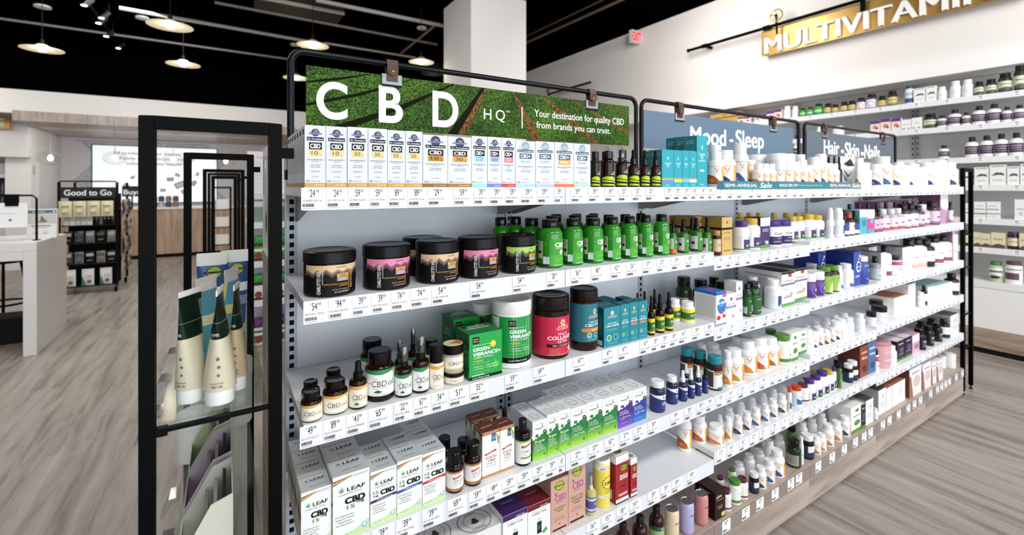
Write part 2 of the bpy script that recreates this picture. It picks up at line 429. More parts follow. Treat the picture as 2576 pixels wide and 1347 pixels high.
T(3, (754, '49', 'CBD OIL SOFTGELS 30CT'), (813, '89', 'CBD OIL SOFTGELS 60CT'), (871, '41', 'CBD OIL DROP PEPPERMINT'), (926, '65', 'CBD OIL CAPSULES 60CT'), (991, '22', 'CBD OIL SPRAY PPRMINT'), (1040, '67', 'CBD OIL SPRAY PPRMINT'), (1085, '34', 'CBD OIL HEMP ROLL-ON'), (1130, '51', 'CBD OIL HEMP BALM'), (1182, '35', 'GREEN VIBRANCE + CBD OIL PACK'), (1270, '59', 'GREEN VIBRANCE + CBD OIL'), (1341, '69', 'MULTI COLLAGEN CBD'),
  (1442, '47', 'ORGANIC CBD HEMP'), (1515, '47', 'ORGANIC CBD HEMP'), (1555, '47', 'ORGANIC CBD HEMP'), (1610, '47', 'ORGANIC CBD HEMP'), (1638, '29', 'CBD TINCTURE'), (1661, '29', 'CBD TINCTURE'), (1684, '59', 'CBD TINCTURE'), (1707, '14', 'CBD CAPSULES'), (1741, '29', 'CBD CAPSULES'), (1774, '89', 'CBD CAPSULES'))
T(4, (857, '24', 'CBD 15MG'), (935, '39', 'CBD 15MG SLEEP'), (996, '39', 'CBD 15MG STRESS'), (1062, '39', 'CBD 15MG PAIN BLEND'), (1125, '69', 'CBD OIL SOFTGELS 30CT'), (1179, '59', 'CBD OIL SOFTGELS 30CT'), (1223, '49', 'CBD OIL HEMP MINT'), (1263, '59', 'XTR STRNGTH CBD OIL'), (1301, '59', 'CBD OIL CHOCOLATE MINT'), (1339, '29', 'CBD OIL CHOCOLATE MINT'), (1373, '39', 'CBD OIL CHOCOLATE'), (1405, '64', 'CBD OIL CHOCOLATE'),
  (1436, '27', 'CBD OIL CAPSULE'), (1480, '37', 'CBD OIL CAPS'), (1521, '63', 'CBD OIL CAPS'), (1559, '37', 'CBD OIL CAPS'), (1593, '37', 'CBD OIL CAPS'), (1630, '39', 'CBD OIL CAPS'), (1687, '79', 'CBD GUMMIES'), (1722, '29', 'CBD DROPS'), (1752, '59', 'CBD DROPS'), (1776, '79', 'CBD DROPS'))
T(5, (1200, '19', 'CBD OIL ROLL'), (1290, '26', 'CBD OIL ROLL'), (1475, '16', 'MASSAGE OIL'), (1513, '15', 'BODY LOTION'), (1551, '18', 'MUSCLE RUB'), (1583, '14', 'MUSCLE RUB'), (1630, '39', 'BALM'), (1662, '39', 'BALM'), (1690, '39', 'BALM'), (1728, '19', 'BALM'))
rt = random.Random(7)
FARP = {1: '8 12 17 10 9 9 9 14 12 19 21 9 7 14'.split(), 2: '15 15 14 10 10 12 12 12 17 9 14 19'.split(), 3: '14 24 24 12 18 23 19 12 14 19'.split(), 4: '79 9 9 14 19 12 17'.split(), 5: '22 29 9 11 14 16 12'.split()}
for i in range(2, 6):
    for s in range(1, 6):
        x = kx(i) + .015; n = 0
        while x < kx(i + 1) - .06:
            BAY_TAGS.setdefault((i, s), []).append((x, FARP[s][(n + i * 5) % len(FARP[s])], ('', 'CAPSULES', 'TABLETS')[n % 3])); n += 1
            x += rt.uniform(.058, .1)
for i in range(6):
    x0, x1 = kx(i), kx(i + 1)
    bay = thing('shelving_bay', BAYL[i], 'shelving bay', ((x0 + x1)/2, D + DEPTH, 0), 0, 'bays of the long white shelving run')
    ox = -(x0 + x1)/2; oy = -(D + DEPTH)
    def L(mbv):
        mbv.v = [(a + ox, b + oy, c) for a, b, c in mbv.v]; return mbv
    obj('back_panel', L(MB().box((x0 + .002, YB, .22), (x1 - .002, YB + .02, EYE + .02), PANELM)), bay)
    for ux in ((x0 + .018,) if i == 0 else ()) + (x1 - .018,) + ((x0 + .018,) if i == 1 else ()):
        obj('upright', L(upright(ux, .22, EYE + .02, YB, M('#b8c0ca', .4))), bay)
    for s in range(1, 6):
        z = ZS[i][s - 1]
        mb = MB().prism([(D, z - LIP), (D + .004, z - LIP), (D + .004, z - .022), (YB - .005, z - .022), (YB - .005, z), (D, z)], x0 + .0015, x1 - .0015, SHELFM, ax=0)
        art_plane(mb, [('r', .001, .03, .999, .97, '#dde1e8')], x1 - x0 - .004, LIP, (x0 + .002, D + .0002, z - LIP), (1, 0, 0), (0, 0, 1), (0, -1, 0))
        sh = obj('shelf', L(mb), bay)
        for bx in (x0 + .03, x1 - .03):
            if s > 1 or (i > 1 and bx > x1 - .1 and i < 5): continue
            obj('bracket', L(MB().prism([(D + .06, z - .0225), (YB - .004, z - .0225), (YB - .004, z - .1), (YB - .03, z - .1), (D + .06, z - .04)], bx - .002, bx + .002, M('#8f8788', .4), ax=0)), sh)
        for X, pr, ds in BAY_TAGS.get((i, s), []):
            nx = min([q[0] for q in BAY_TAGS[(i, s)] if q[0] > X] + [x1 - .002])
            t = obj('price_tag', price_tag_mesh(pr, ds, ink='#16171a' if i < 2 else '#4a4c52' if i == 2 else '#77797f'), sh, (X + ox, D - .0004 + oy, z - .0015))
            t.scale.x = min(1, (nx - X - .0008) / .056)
    mb = MB(); mb.box((x0 + .0005, D + .003, .015), (x1 - .0005, YB - .001, ZS[i][5]), WOODX)
    bs = obj('base', L(mb), bay)
    obj('toe_shadow', L(MB().box((x0 + .001, D + .02, 0), (x1 - .001, YB - .02, .0149), BLACKM)), bs)  # black strip that paints the shadow line of the floor gap
    obj('tag_rail', L(MB().box((x0 + .001, D - .001, ZS[i][5] - .06), (x1 - .001, D + .0028, ZS[i][5] - .004), M('#8d8079', .3))), bs)
    x = x0 + .05
    while x < x1 - .06:
        obj('price_tag', price_tag_mesh(FARP[5][int(x * 7) % 7], ''), bs, (x + ox, D - .0012 + oy, ZS[i][5] - .005)); x += rt.uniform(.065, .15)
# the other face of the run, behind its back panels, and the wood end panel with a poster
core = MB().box((kx(0) + .004, YB + .0205, .1), (kx(6) - .004, YB + .05, EYE + .02), M('#c6c9ce', .5))
o = obj('rear_shelving_panel', core); tag(o, 'pale rear panel along the back of the long shelving run', 'shelving panel')
def end_panel():
    t = thing('poster_board', 'oak board with a white poster, beside the near rack post', 'board', (.0935, D + .03, 0))
    t2 = []
    obj('board', MB().box((-.006, .0, .1), (.006, .26, EYE - .17), WOODY), t)
    p = MB().box((-.006, .005, EYE - .1695), (-.003, .255, EYE + .1), M('#eceae8', .3))
    A = [('r', .3, .1, .42, .8, '#b8b4c4'), ('r', .55, .2, .62, .9, '#cf9c84'), ('d', .5, .3, .12, '#b7bf33'), ('d', .5, .3, .09, '#23302a'), ('r', .1, .55, .2, .9, '#3c4a78'), ('r', .7, .06, .76, .5, '#8f8f98')]
    art_plane(p, A, .25, .27, (-.006, .255, EYE - .1695), (0, -1, 0), (0, 0, 1), (-1, 0, 0))
    obj('poster', p, t)
end_panel()

# ---------------------------------------------------------------- header frames and sign boards
YS = 2.02 * B
def header_frame(pxa, pxb, label):
    X0, X1 = at_Y(pxa, YS), at_Y(pxb, YS); zt = EYE + .545 * B; r = .0098
    t = thing('header_frame', label, 'sign frame', ((X0 + X1)/2, YS, EYE + .01), 0, 'black tube frames holding the shelf signs')
    hx = (X1 - X0)/2; c = .04; pts = [(-hx, 0, .012)]
    for k in range(9):
        a = math.pi - k * math.pi / 16; pts.append((-hx + c + c * math.cos(a), 0, zt - EYE - .01 - c + c * math.sin(a)))
    for k in range(9):
        a = math.pi/2 - k * math.pi / 16; pts.append((hx - c + c * math.cos(a), 0, zt - EYE - .01 - c + c * math.sin(a)))
    pts.append((hx, 0, .012))
    obj('tube', MB().tube(pts, r, M('#15181c', .3, .65, .5), 14), t)
    obj('lower_rail', MB().tube([(-hx, 0, .1), (hx, 0, .1)], .004, IRON, 8), t)
    for sx in (-hx, hx): obj('socket', MB().box((sx - .014, -.012, .0105), (sx + .014, .03, .04), IRON), t)
    return X0, X1, zt
def strap(t, lx, zt, dark=False):
    """leather loop over the bar, with a stud and a steel clip on the board; local frame of the board (top of board at zt)"""
    ztb = EYE + .545 * B
    path = [(-.0075, zt - .02), (-.0105, zt + .012), (-.0125, ztb - .002), (-.009, ztb + .0105), (0, ztb + .0135), (.009, ztb + .0105), (.0125, ztb - .002), (.0105, zt + .012), (.0075, zt - .02)]
    q = []
    n = len(path)
    for sgn in (1, -1):
        e = []
        for k in range(n):
            a, b = path[max(0, k-1)], path[min(n-1, k+1)]
            dx, dz = b[0]-a[0], b[1]-a[1]; l = math.hypot(dx, dz)
            e.append((path[k][0] - sgn * dz/l*.0014, path[k][1] + sgn * dx/l*.0014))
        q += e if sgn == 1 else e[::-1]
    vs = []
    mb = MB()
    m = len(q); wds = .0185
    vs = [(lx - wds, y, z) for y, z in q] + [(lx + wds, y, z) for y, z in q]
    fs = [(i, i+1, n*2-2-i, n*2-1-i) for i in range(n-1)]
    fs += [tuple(a + m for a in f[::-1]) for f in fs] + [(i, i+m, (i+1) % m + m, (i+1) % m) for i in range(m)]
    mb.add(vs, fs, LEATHER)
    s = obj('strap', mb, t)
    mb = MB(); c = []
    for k in range(13):
        a = math.pi + k * math.pi / 12; c.append((lx + wds * math.cos(a), zt + .016 + wds * math.sin(a)))
    mb.prism([(lx + wds, ztb - .01)] + [(lx - wds, ztb - .01)] + c, -.0165, -.0135, LEATHER)
    obj('strap_flap', mb, s)
    obj('stud', MB().lathe([(.0045, -.001), (.0045, .0008), (.003, .003), (0, .0036)], M('#d6b25e', .2, 1.0), 16), s).matrix_local = __import__('mathutils').Matrix.Translation((lx, -.0165, zt + .012)) @ __import__('mathutils').Matrix.Rotation(math.pi/2, 4, 'X')
    obj('clip', MB().box((lx - .033, -.0066, zt - .03), (lx + .033, -.0046, zt + .004), M('#c9ccd4', .18, .9)).box((lx - .033, .0032, zt - .03), (lx + .033, .0052, zt + .004), M('#c9ccd4', .18, .9)).box((lx - .033, -.0085, zt - .037), (lx + .033, -.0046, zt - .0302), M('#111113', .3)), t)
def fieldf(nt, b, N, L):
    tc = N('ShaderNodeTexCoord'); n = N('ShaderNodeTexNoise'); n.inputs['Scale'].default_value = 210; n.inputs['Detail'].default_value = 3; n.inputs['Roughness'].default_value = .6
    n2 = N('ShaderNodeTexNoise'); n2.inputs['Scale'].default_value = 7; n2.inputs['Detail'].default_value = 4
    L(tc.outputs['Object'], n.inputs['Vector']); L(tc.outputs['Object'], n2.inputs['Vector'])
    cr = N('ShaderNodeValToRGB'); e = cr.color_ramp.elements
    e[0].position = .36; e[0].color = lin('#0d1805'); e[1].position = .68; e[1].color = lin('#5f8429'); x = e.new(.5); x.color = lin('#2d5011')
    mx = N('ShaderNodeMath'); mx.operation = 'MULTIPLY_ADD'; mx.inputs[1].default_value = .3
    L(n2.outputs['Fac'], mx.inputs[0]); L(n.outputs['Fac'], mx.inputs[2])
    sb = N('ShaderNodeMath'); sb.operation = 'SUBTRACT'; sb.inputs[1].default_value = .15
    L(mx.outputs[0], sb.inputs[0]); L(sb.outputs[0], cr.inputs[0]); L(cr.outputs[0], b.inputs['Base Color']); b.inputs['Roughness'].default_value = .6; b.inputs['Specular IOR Level'].default_value = .15
FIELD = node_mat('printed_crop_field', fieldf)
def soilf(nt, b, N, L):
    tc = N('ShaderNodeTexCoord'); n = N('ShaderNodeTexNoise'); n.inputs['Scale'].default_value = 130; n.inputs['Detail'].default_value = 4
    L(tc.outputs['Object'], n.inputs['Vector'])
    cr = N('ShaderNodeValToRGB'); e = cr.color_ramp.elements
    e[0].position = .35; e[0].color = lin('#2c2a08'); e[1].position = .62; e[1].color = lin('#8a5a28')
    L(n.outputs['Fac'], cr.inputs[0]); L(cr.outputs[0], b.inputs['Base Color']); b.inputs['Roughness'].default_value = .6; b.inputs['Specular IOR Level'].default_value = .15
SOIL = node_mat('printed_soil', soilf)
FURROW = M('#0d1404', .7, 0, .1)
def board(label, pxa, pxb, ztop, zbot, mat, name='hanging_sign'):
    X0, X1 = at_Y(pxa, YS), at_Y(pxb, YS)
    t = thing(name, label, 'sign', ((X0 + X1)/2, YS, 0), 0, 'signs hung on leather straps over the shelves')
    mb = MB().box((-(X1-X0)/2, -.003, zbot), ((X1-X0)/2, .003, ztop), mat)
    return t, mb, X0, X1
def sgn_txt(mb, t, st, pl, pr, pt, pb, col='#fbfbfb', bold=0, ly=8):
    X0, X1 = at_Y(pl, YS), at_Y(pr, YS); X = (X0 + X1)/2
    z1, z0 = zof(pt, X, YS), zof(pb, X, YS)
    art_plane(mb, [('r', 0, 0, 0, 0, col)] * ly + [('t', st, .5, .5, 1, 1, col, bold)], X1 - X0, z1 - z0, (X0 - t.location.x, YS - .003 - t.location.y, z0), (1, 0, 0), (0, 0, 1), (0, -1, 0))
def sgn_poly(mb, t, pts, mat, ly):
    vs = []
    for px, py in pts:
        X = at_Y(px, YS); vs.append((X - t.location.x, -.003 - .0002 - ly * .00002, zof(py, X, YS)))
    tri = tessellate_polygon([[Vector((v[0], v[2], 0)) for v in vs]])
    mb.add(vs, [tuple(f) for f in tri], mat)
header_frame(731, 1600, 'large black tube frame over the green field sign')
zt, zb = EYE + .491 * B, EYE + .25 * B
tg, mb, X0, X1 = board('green crop field sign with white letters C B D', 770, 1581, zt, zb, FIELD)
def Z1(x, y): return (700 + x/3.0617, 100 + y/3.0617)
def Z2(x, y): return (1150 + x/3.68, 180 + y/3.68)
def clampz(pts):
    out = []
    for px, py in pts:
        px = min(max(px, 770.5), 1580.5); X = at_Y(px, YS); z = min(max(zof(py, X, YS), zb + .0005), zt - .0005)
        out.append((px, HY + (EYE - z) * F / dep(X, YS)))
    return out
for i, (pts, mt) in enumerate([
    ([Z1(218, 318), Z1(480, 290), Z1(720, 252), Z1(720, 268), Z1(480, 310), Z1(218, 335)], FURROW),
    ([Z1(218, 488), Z1(620, 410), Z1(1040, 292), Z1(1040, 308), Z1(640, 432), Z1(218, 512)], FURROW),
    ([Z1(420, 670), Z1(900, 520), Z1(1340, 334), Z1(1360, 340), Z1(980, 530), Z1(560, 690)], FURROW),
    ([Z2(225, 138), Z2(252, 140), Z2(60, 500), Z2(0, 600), Z2(-90, 620)], FURROW),
    ([Z2(252, 140), Z2(276, 143), Z2(110, 520), Z2(60, 610), Z2(0, 600)], SOIL),
    ([Z2(500, 172), Z2(522, 176), Z2(680, 450), Z2(775, 645), Z2(690, 640), Z2(600, 420)], SOIL),
    ([Z2(750, 203), Z2(772, 206), Z2(1010, 400), Z2(1325, 672), Z2(1250, 668), Z2(960, 420)], SOIL),
    ([Z2(1010, 237), Z2(1032, 240), Z2(1260, 370), Z2(1586, 560), Z2(1586, 590), Z2(1240, 380)], SOIL),
    ([Z2(1310, 276), Z2(1330, 278), Z2(1586, 410), Z2(1586, 425)], SOIL)]):
    sgn_poly(mb, tg, clampz(pts), mt, i)
W_ = M('#fdfdfd', .45)
sgn_txt(mb, tg, 'C', 795, 874, 208, 297, W_, .026, 12); sgn_txt(mb, tg, 'B', 952, 1013, 219, 307, W_, .026, 12); sgn_txt(mb, tg, 'D', 1087, 1152, 233, 318, W_, .026, 12)
sgn_txt(mb, tg, 'H', 1216, 1235, 274, 301, W_, 0, 12); sgn_txt(mb, tg, 'Q', 1246, 1269, 277, 303, W_, 0, 12); sgn_txt(mb, tg, 'TM', 1271, 1281, 279, 284, W_, 0, 12)
sgn_poly(mb, tg, [(1311, 270), (1313.4, 270), (1313.4, 323.5), (1311, 323.5)], W_, 14)
sgn_txt(mb, tg, 'Your destination for quality CBD', 1343, 1568, 288, 305, W_, .004, 12)
sgn_txt(mb, tg, 'from brands you can trust.', 1348, 1534, 314, 330, W_, .004, 12)
obj('board', mb, tg)
for px in (985, 1487): strap(tg, at_Y(px, YS) - tg.location.x, zt)
header_frame(1613, 2009, 'black tube frame over the blue Mood Sleep sign')
zt2, zb2 = EYE + .483 * B, EYE + .245 * B
tm, mb, X0, X1 = board('slate blue sign reading Mood Sleep in white', 1618, 1993, zt2, zb2, M('#5b7388', .45))
sgn_txt(mb, tm, 'Mood', 1735, 1825, 322, 364, W_, .02); sgn_txt(mb, tm, '•', 1833, 1844, 345, 363, W_, .01); sgn_txt(mb, tm, 'Sleep', 1849, 1920, 331, 371, W_, .02)
obj('board', mb, tm)
for px in (1708, 1943): strap(tm, at_Y(px, YS) - tm.location.x, zt2)
header_frame(2023, 2252, 'smaller looking black tube frame over the grey Hair Skin Nails sign')
th, mb, X0, X1 = board('slate grey sign reading Hair Skin Nails in white', 2028, 2246, zt2, zb2, M('#596571', .45))
for st, a, b in (('Hair', 2071, 2110), ('•', 2114, 2122), ('Skin', 2124, 2160), ('•', 2164, 2172), ('Nails', 2173, 2212)):
    dy = (a - 2071) * .115
    sgn_txt(mb, th, st, a, b, 354 + dy + (10 if st == '•' else 0), 388 + dy, W_, .02 if st != '•' else .01)
obj('board', mb, th)
for px in (2073, 2220): strap(th, at_Y(px, YS) - th.location.x, zt2)
# sale strip clipped along the top shelf lip
X0, X1 = at_Y(1805, D - .004), at_Y(2166, D - .004); wl = X1 - X0; hl = .034
mb = MB().box((0, -.001, 0), (wl, 0, hl), M('#2b7582', .35))
def su(px): return (at_Y(px, D - .004) - X0) / wl
art = [('p', [(0, 0), (.05, 0), (.02, .98), (0, .98)], '#1f6473'), ('p', [(.12, 0), (.24, 0), (.16, .98), (.1, .98)], '#33838f'), ('p', [(su(2090), .0), (1, .0), (1, .98), (su(2085), .98)], '#5e7580')]
for st, a, b, v, hh, bo in (('SEMI–ANNUAL', 1823, 1906, .48, .42, .008), ('BOGO 50% OFF', 1962, 2007, .5, .36, .012), ('The Vitamin Shoppe & BodyTech brands', 2009, 2069, .5, .16, 0), ('SEMI–ANNUAL', 2088, 2141, .5, .38, .008)):
    art.append(('t', st, (su(a) + su(b))/2, v, su(b) - su(a), hh, '#f2f7f8', bo))
art += [('ti', 'Sale', (su(1911) + su(1942))/2, .5, su(1942) - su(1911), .66, '#ffffff', .015), ('ti', 'Sale', (su(2143) + su(2164))/2, .5, su(2164) - su(2143), .6, '#e6ecee', .015)]
art_plane(mb, art, wl, hl, (0, -.001, 0), (1, 0, 0), (0, 0, 1), (0, -1, 0))
o = obj('sale_strip', mb, None, (X0, D - .0025, ZS[2][0] - .009)); tag(o, 'long teal sale banner strip reading SEMI-ANNUAL along the top shelf edge', 'banner')

# ---------------------------------------------------------------- black end racks with glass shelves
def end_rack(x0, x1, ya, yb, label, glass_z, name='end_rack'):
    t = thing(name, label, 'display rack', ((x0 + x1)/2, (ya + yb)/2, 0), 0, 'black open racks at shelving ends')
    hx = (x1 - x0)/2; hy = (yb - ya)/2; zt = EYE + .138; q = .025
    for y in (-hy, hy):
        f = MB()
        f.box((-hx, y - q/2, .03), (-hx + q, y + q/2, zt), IRON); f.box((hx - q, y - q/2, .03), (hx, y + q/2, zt), IRON)
        f.box((-hx + q, y - q/2, zt - q), (hx - q, y + q/2, zt), IRON)
        fr = obj('frame', f, t, bevel=.0015)
        for sx in (-hx + q/2, hx - q/2): obj('levelling_foot', MB().lathe([(.012, 0), (.012, .006), (.005, .008), (.005, .0299)], BLACKM, 14, c=(sx, y, 0)), fr)
        obj('wall_arm', MB().box((hx + .0002, y - .01, zt - .075), (hx + .024, y + .01, zt - .052), IRON), fr)
    for z in glass_z:
        g = obj('glass_shelf', MB().box((-hx + q + .001, -hy + q/2 + .0005, z - .006), (hx - q - .001, hy - q/2 - .0005, z), GLASS), t)
        for y in (-hy, hy): obj('shelf_bar', MB().box((-hx + q, y - .006, z - .014), (hx - q, y + .006, z - .0062), BLACKM).box((-hx + q, y - .008, z - .02), (-hx + q + .02, y + .008, z - .004), BLACKM), g)
    return t, hx, hy
YF = D + .012
x0, x1 = at_Y(347, YF - .0125), at_Y(710, YF - .0125)
t, hx, hy = end_rack(x0, x1, YF, 2.29, 'tall black open end rack in front, with glass shelves of tubes', (1.08, .655))
RX, RY = t.location.x, t.location.y
for (gz, ys) in ((1.08, (-.5, -.3, -.08)), (.655, (-.42, -.25, -.05))):
    for y in ys:
        obj('tag_holder', MB().prism([(-hx + .005, gz + .001), (-hx + .03, gz + .001), (-hx + .03, gz + .003), (-hx + .006, gz + .003), (-hx - .012, gz - .05), (-hx - .0145, gz - .0495)], y - .03, y + .03, CLEAR), t)
for yy, lb in ((4.35, 'black open rack seen through the near rack, third frame back'), (6.9, 'farthest full height black rack seen through the nested frames')):
    end_rack(x0 - .005, x1 + .03, yy, yy + 1.15, lb, ())
t, hx, hy = end_rack(kx(6) + .012, kx(6) + .225, YF, 2.29, 'tall black end rack at far right end of the shelving run', (1.2, .95, .6, .35))
# ---------------------------------------------------------------- products
DES = {}
AMBER = '#1c0a04'
def G(h): return M(h, .1, 0, .32 if max(lin(h)[:3]) < .03 else .55)            # glossy glass or hard plastic
def P_(h): return M(h, .32)
def cyl(name, cat, look, z1=.62, cz=.78, cr=.74, body='#f2f2f2', cap='#f4f4f4', lab=(.08, .56), art=(), top=(), kind='', glossy=False, seg=28, capart=None, base=None):
    DES[name] = dict(t='cyl', name=cat[1], cat=cat[0], look=look, z1=z1, cz=cz, cr=cr, body=body, cap=cap, lab=lab, art=art, top=top, kind=kind, glossy=glossy, seg=seg, base=base)
def box(name, cat, look, col='#f0f0f2', front=(), side=(), top=(), sidecol=None, topcol=None, depth=1.0):
    DES[name] = dict(t='box', name=cat[1], cat=cat[0], look=look, col=col, front=front, side=side, top=top, sidecol=sidecol, topcol=topcol, depth=depth)
BX = ('carton', 'supplement_carton'); BT = ('bottle', 'supplement_bottle'); JR = ('jar', 'gummy_jar'); DR = ('dropper bottle', 'dropper_bottle'); SP = ('spray bottle', 'spray_bottle'); TB = ('tub', 'powder_tub'); CN = ('can', 'drink_can'); TU = ('tube', 'cream_tube'); PO = ('pouch', 'snack_pouch')
MESH = {}
def build_cyl(d, r, h):
    k = d['kind']; z1, cz, cr = d['z1'], d['cz'], d['cr']; parts = []
    bm_ = G(d['body']) if d['glossy'] else P_(d['body'])
    neck = min(cr * .9, 1)
    b = MB()
    prof = [(.001, 0), (.9, 0), (.97, .012), (1, .04), (1, z1)]
    if cz - z1 > .03: prof += [(.985, z1 + (cz-z1)*.3), (.93, z1 + (cz-z1)*.55), (neck + (.93-neck)*.35, z1 + (cz-z1)*.85), (neck, cz - .005)]
    prof += [(neck, cz + .012), (.001, cz + .012)]
    if k == 'can': prof = [(.001, 0), (.72, 0), (.78, .012), (.96, .07), (1, .1), (1, .84), (.96, .89), (.86, .945), (.8, .925), (.001, .92)]
    b.lathe([(a*r, z*h) for a, z in prof], bm_, d['seg'])
    if k == 'can':
        b.lathe([(.86*r, .945*h), (.88*r, .955*h), (.86*r, .962*h), (.8*r, .95*h), (.78*r, .93*h), (.001, .93*h)], M('#b9bcc0', .22, 1.0), d['seg'])
        parts.append(('body', b, None))
        tb = MB(); tb.prism(circ(0, -.12*r, .2*r, .34*r, 16), .932*h, .938*h, M('#c9ccd0', .2, 1.0), ax=2); tb.prism(circ(0, .32*r, .3*r, .3*r, 16), .9305*h, .932*h, M('#8e9298', .3, 1.0), ax=2)
        parts.append(('pull_tab', tb, None))
    else:
        parts.append(('body', b, None))
    if d['art']:
        m = MB(); art_cyl(m, d['art'], 2*r, h, r); parts.append(('label', m, None))
    if k not in ('can',):
        capm = G(d['cap']) if d['glossy'] and k not in ('wcap', 'jar') else P_(d['cap'])
        cap = MB(); ct = {'drop': .75, 'spray': .93}.get(k, 1.0)
        seg = 56 if d['seg'] > 24 and k not in ('spray', 'roll') else d['seg']
        if k == 'drop':
            cap.lathe([(x*r, z*h) for x, z in ((cr*.98, cz), (cr, cz + .01), (cr, .74), (cr*.8, .75), (.001, .75))], capm, seg, .03)
            parts.append(('collar', cap, None))
            bu = MB(); bu.lathe([(x*r, z*h) for x, z in ((cr*.72, .7505), (cr*.74, .79), (cr*.62, .82), (cr*.6, .95), (cr*.48, .985), (.001, 1))], M(d['base'] or '#0c0c0d', .45), 20)
            parts.append(('rubber_bulb', bu, None))
        elif k == 'spray':
            cap.lathe([(x*r, z*h) for x, z in ((cr, cz), (cr, cz + .09), (cr*.7, cz + .1), (cr*.7, .9), (.001, .93))], capm, 24)
            parts.append(('pump', cap, None))
            oc = MB(); oc.lathe([(x*r, z*h) for x, z in ((cr*1.02, cz + .1), (cr*1.02, .985), (cr*.95, 1), (.001, 1))], CLEAR, 24)
            parts.append(('clear_cap', oc, None))
        elif k == 'cone':
            cap.lathe([(x*r, z*h) for x, z in ((cr, cz), (cr*.98, .86), (cr*.7, .99), (cr*.6, 1), (.001, 1))], capm, 24); parts.append(('cap', cap, None))
        else:
            prof = [(cr*.985, cz), (cr, cz + .008), (cr, 1 - .03*min(1, 2*r/h)), (cr*.93, 1), (cr*.82, 1), (cr*.8, .996), (.001, .996)]
            if k == 'wide': prof = [(cr*.985, cz), (cr, cz + .01), (cr, 1 - .02), (cr*.93, 1), (cr*.72, 1), (cr*.68, .992), (.001, .992)]
            cap.lathe([(x*r, z*h) for x, z in prof], capm, seg, .014 if seg == 56 else 0)
            if d['top']:
                tp = [(x*cr*r/.5, y*cr*r/.5) for x, y in []]
                art_plane(cap, d['top'], 2*cr*r, 2*cr*r, (0, 0, h*.996), (1, 0, 0), (0, 1, 0), (0, 0, 1))
            parts.append(('lid' if k in ('wide', 'jar') else 'cap', cap, None))
    return parts
def build_box(d, w, dp, h):
    mb = MB(); c = P_(d['col'])
    mb.box((-w/2, 0, 0), (w/2, dp, h), c)
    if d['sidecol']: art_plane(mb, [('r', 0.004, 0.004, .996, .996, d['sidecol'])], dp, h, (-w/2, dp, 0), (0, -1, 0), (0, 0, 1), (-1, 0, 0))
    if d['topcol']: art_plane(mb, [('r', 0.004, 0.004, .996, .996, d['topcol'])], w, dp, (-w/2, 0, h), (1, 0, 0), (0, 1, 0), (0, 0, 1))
    if d['front']: art_plane(mb, d['front'], w, h, (0, 0, 0), (1, 0, 0), (0, 0, 1), (0, -1, 0))
    if d['side']: art_plane(mb, [('r', 0, 0, 0, 0, '#ffffff')] + list(d['side']), dp, h, (-w/2, dp/2, 0), (0, -1, 0), (0, 0, 1), (-1, 0, 0))
    if d['top']: art_plane(mb, [('r', 0, 0, 0, 0, '#ffffff')] + list(d['top']), w, dp, (0, dp/2, h), (1, 0, 0), (0, 1, 0), (0, 0, 1))
    return mb
def shear_top(mb, h0, k): pass
def instance(dn, w, dp, h, loc, rz=0):
    d = DES[dn]; key = dn
    if key not in MESH:
        if d['t'] == 'box': MESH[key] = (w, dp, h, build_box(d, w, dp, h).mesh(d['name'], .0006))
        else: MESH[key] = (w, w, h, [(n, m.mesh(n)) for n, m, _ in build_cyl(d, w, h)])
    bw, bd, bh, me = MESH[key]
    sc = (w/bw, dp/bd if d['t'] == 'box' else w/bw, h/bh)
    if d['t'] == 'box':
        o = obj(d['name'], me, None, loc, rz)
    else:
        o = bpy.data.objects.new(d['name'], None); o.empty_display_size = .02; COL.objects.link(o); o.location = loc; o.rotation_euler = (0, 0, rz)
        for n, m in me: obj(n, m, o)
    o.scale = sc
    return o
def solve_round(x0, x1, yf):
    """centre and radius of an upright cylinder whose outline runs from pixel x0 to x1 and whose front touches Y = yf"""
    r = .03
    a0 = math.atan((x0 - CX)/F); a1 = math.atan((x1 - CX)/F); am = (a0 + a1)/2; hs = math.sin((a1 - a0)/2)
    for _ in range(12):
        X = at_Y(CX + F * math.tan(am), yf + r); r = math.hypot(X, yf + r) * hs
    return X, yf + r, r
def places(s, X, wall=False):
    k = (X - kx(0)) / B
    sh = {1: 'top shelf', 2: 'second shelf', 3: 'third shelf', 4: 'fourth shelf', 5: 'fifth shelf', 6: 'bottom deck'}[s]
    return sh + (' under green sign' if k < 2 else ' under blue sign' if k < 3.95 else ' under grey sign')
FOOT = {}
def clash(s, fp):
    """fp = (kind, x, y, hw or r, hd): does it run into something already standing on shelf s"""
    for q in FOOT.get(s, ()):
        ax, ay, aw, ad = fp; bx, by, bw, bd = q
        ox = aw + bw - abs(ax - bx); oy = ad + bd - abs(ay - by)
        if aw == ad and bw == bd:
            if math.hypot(ax - bx, ay - by) < aw + bw + .001: return True
        elif ox > .0003 and oy > .0003: return True
    return False
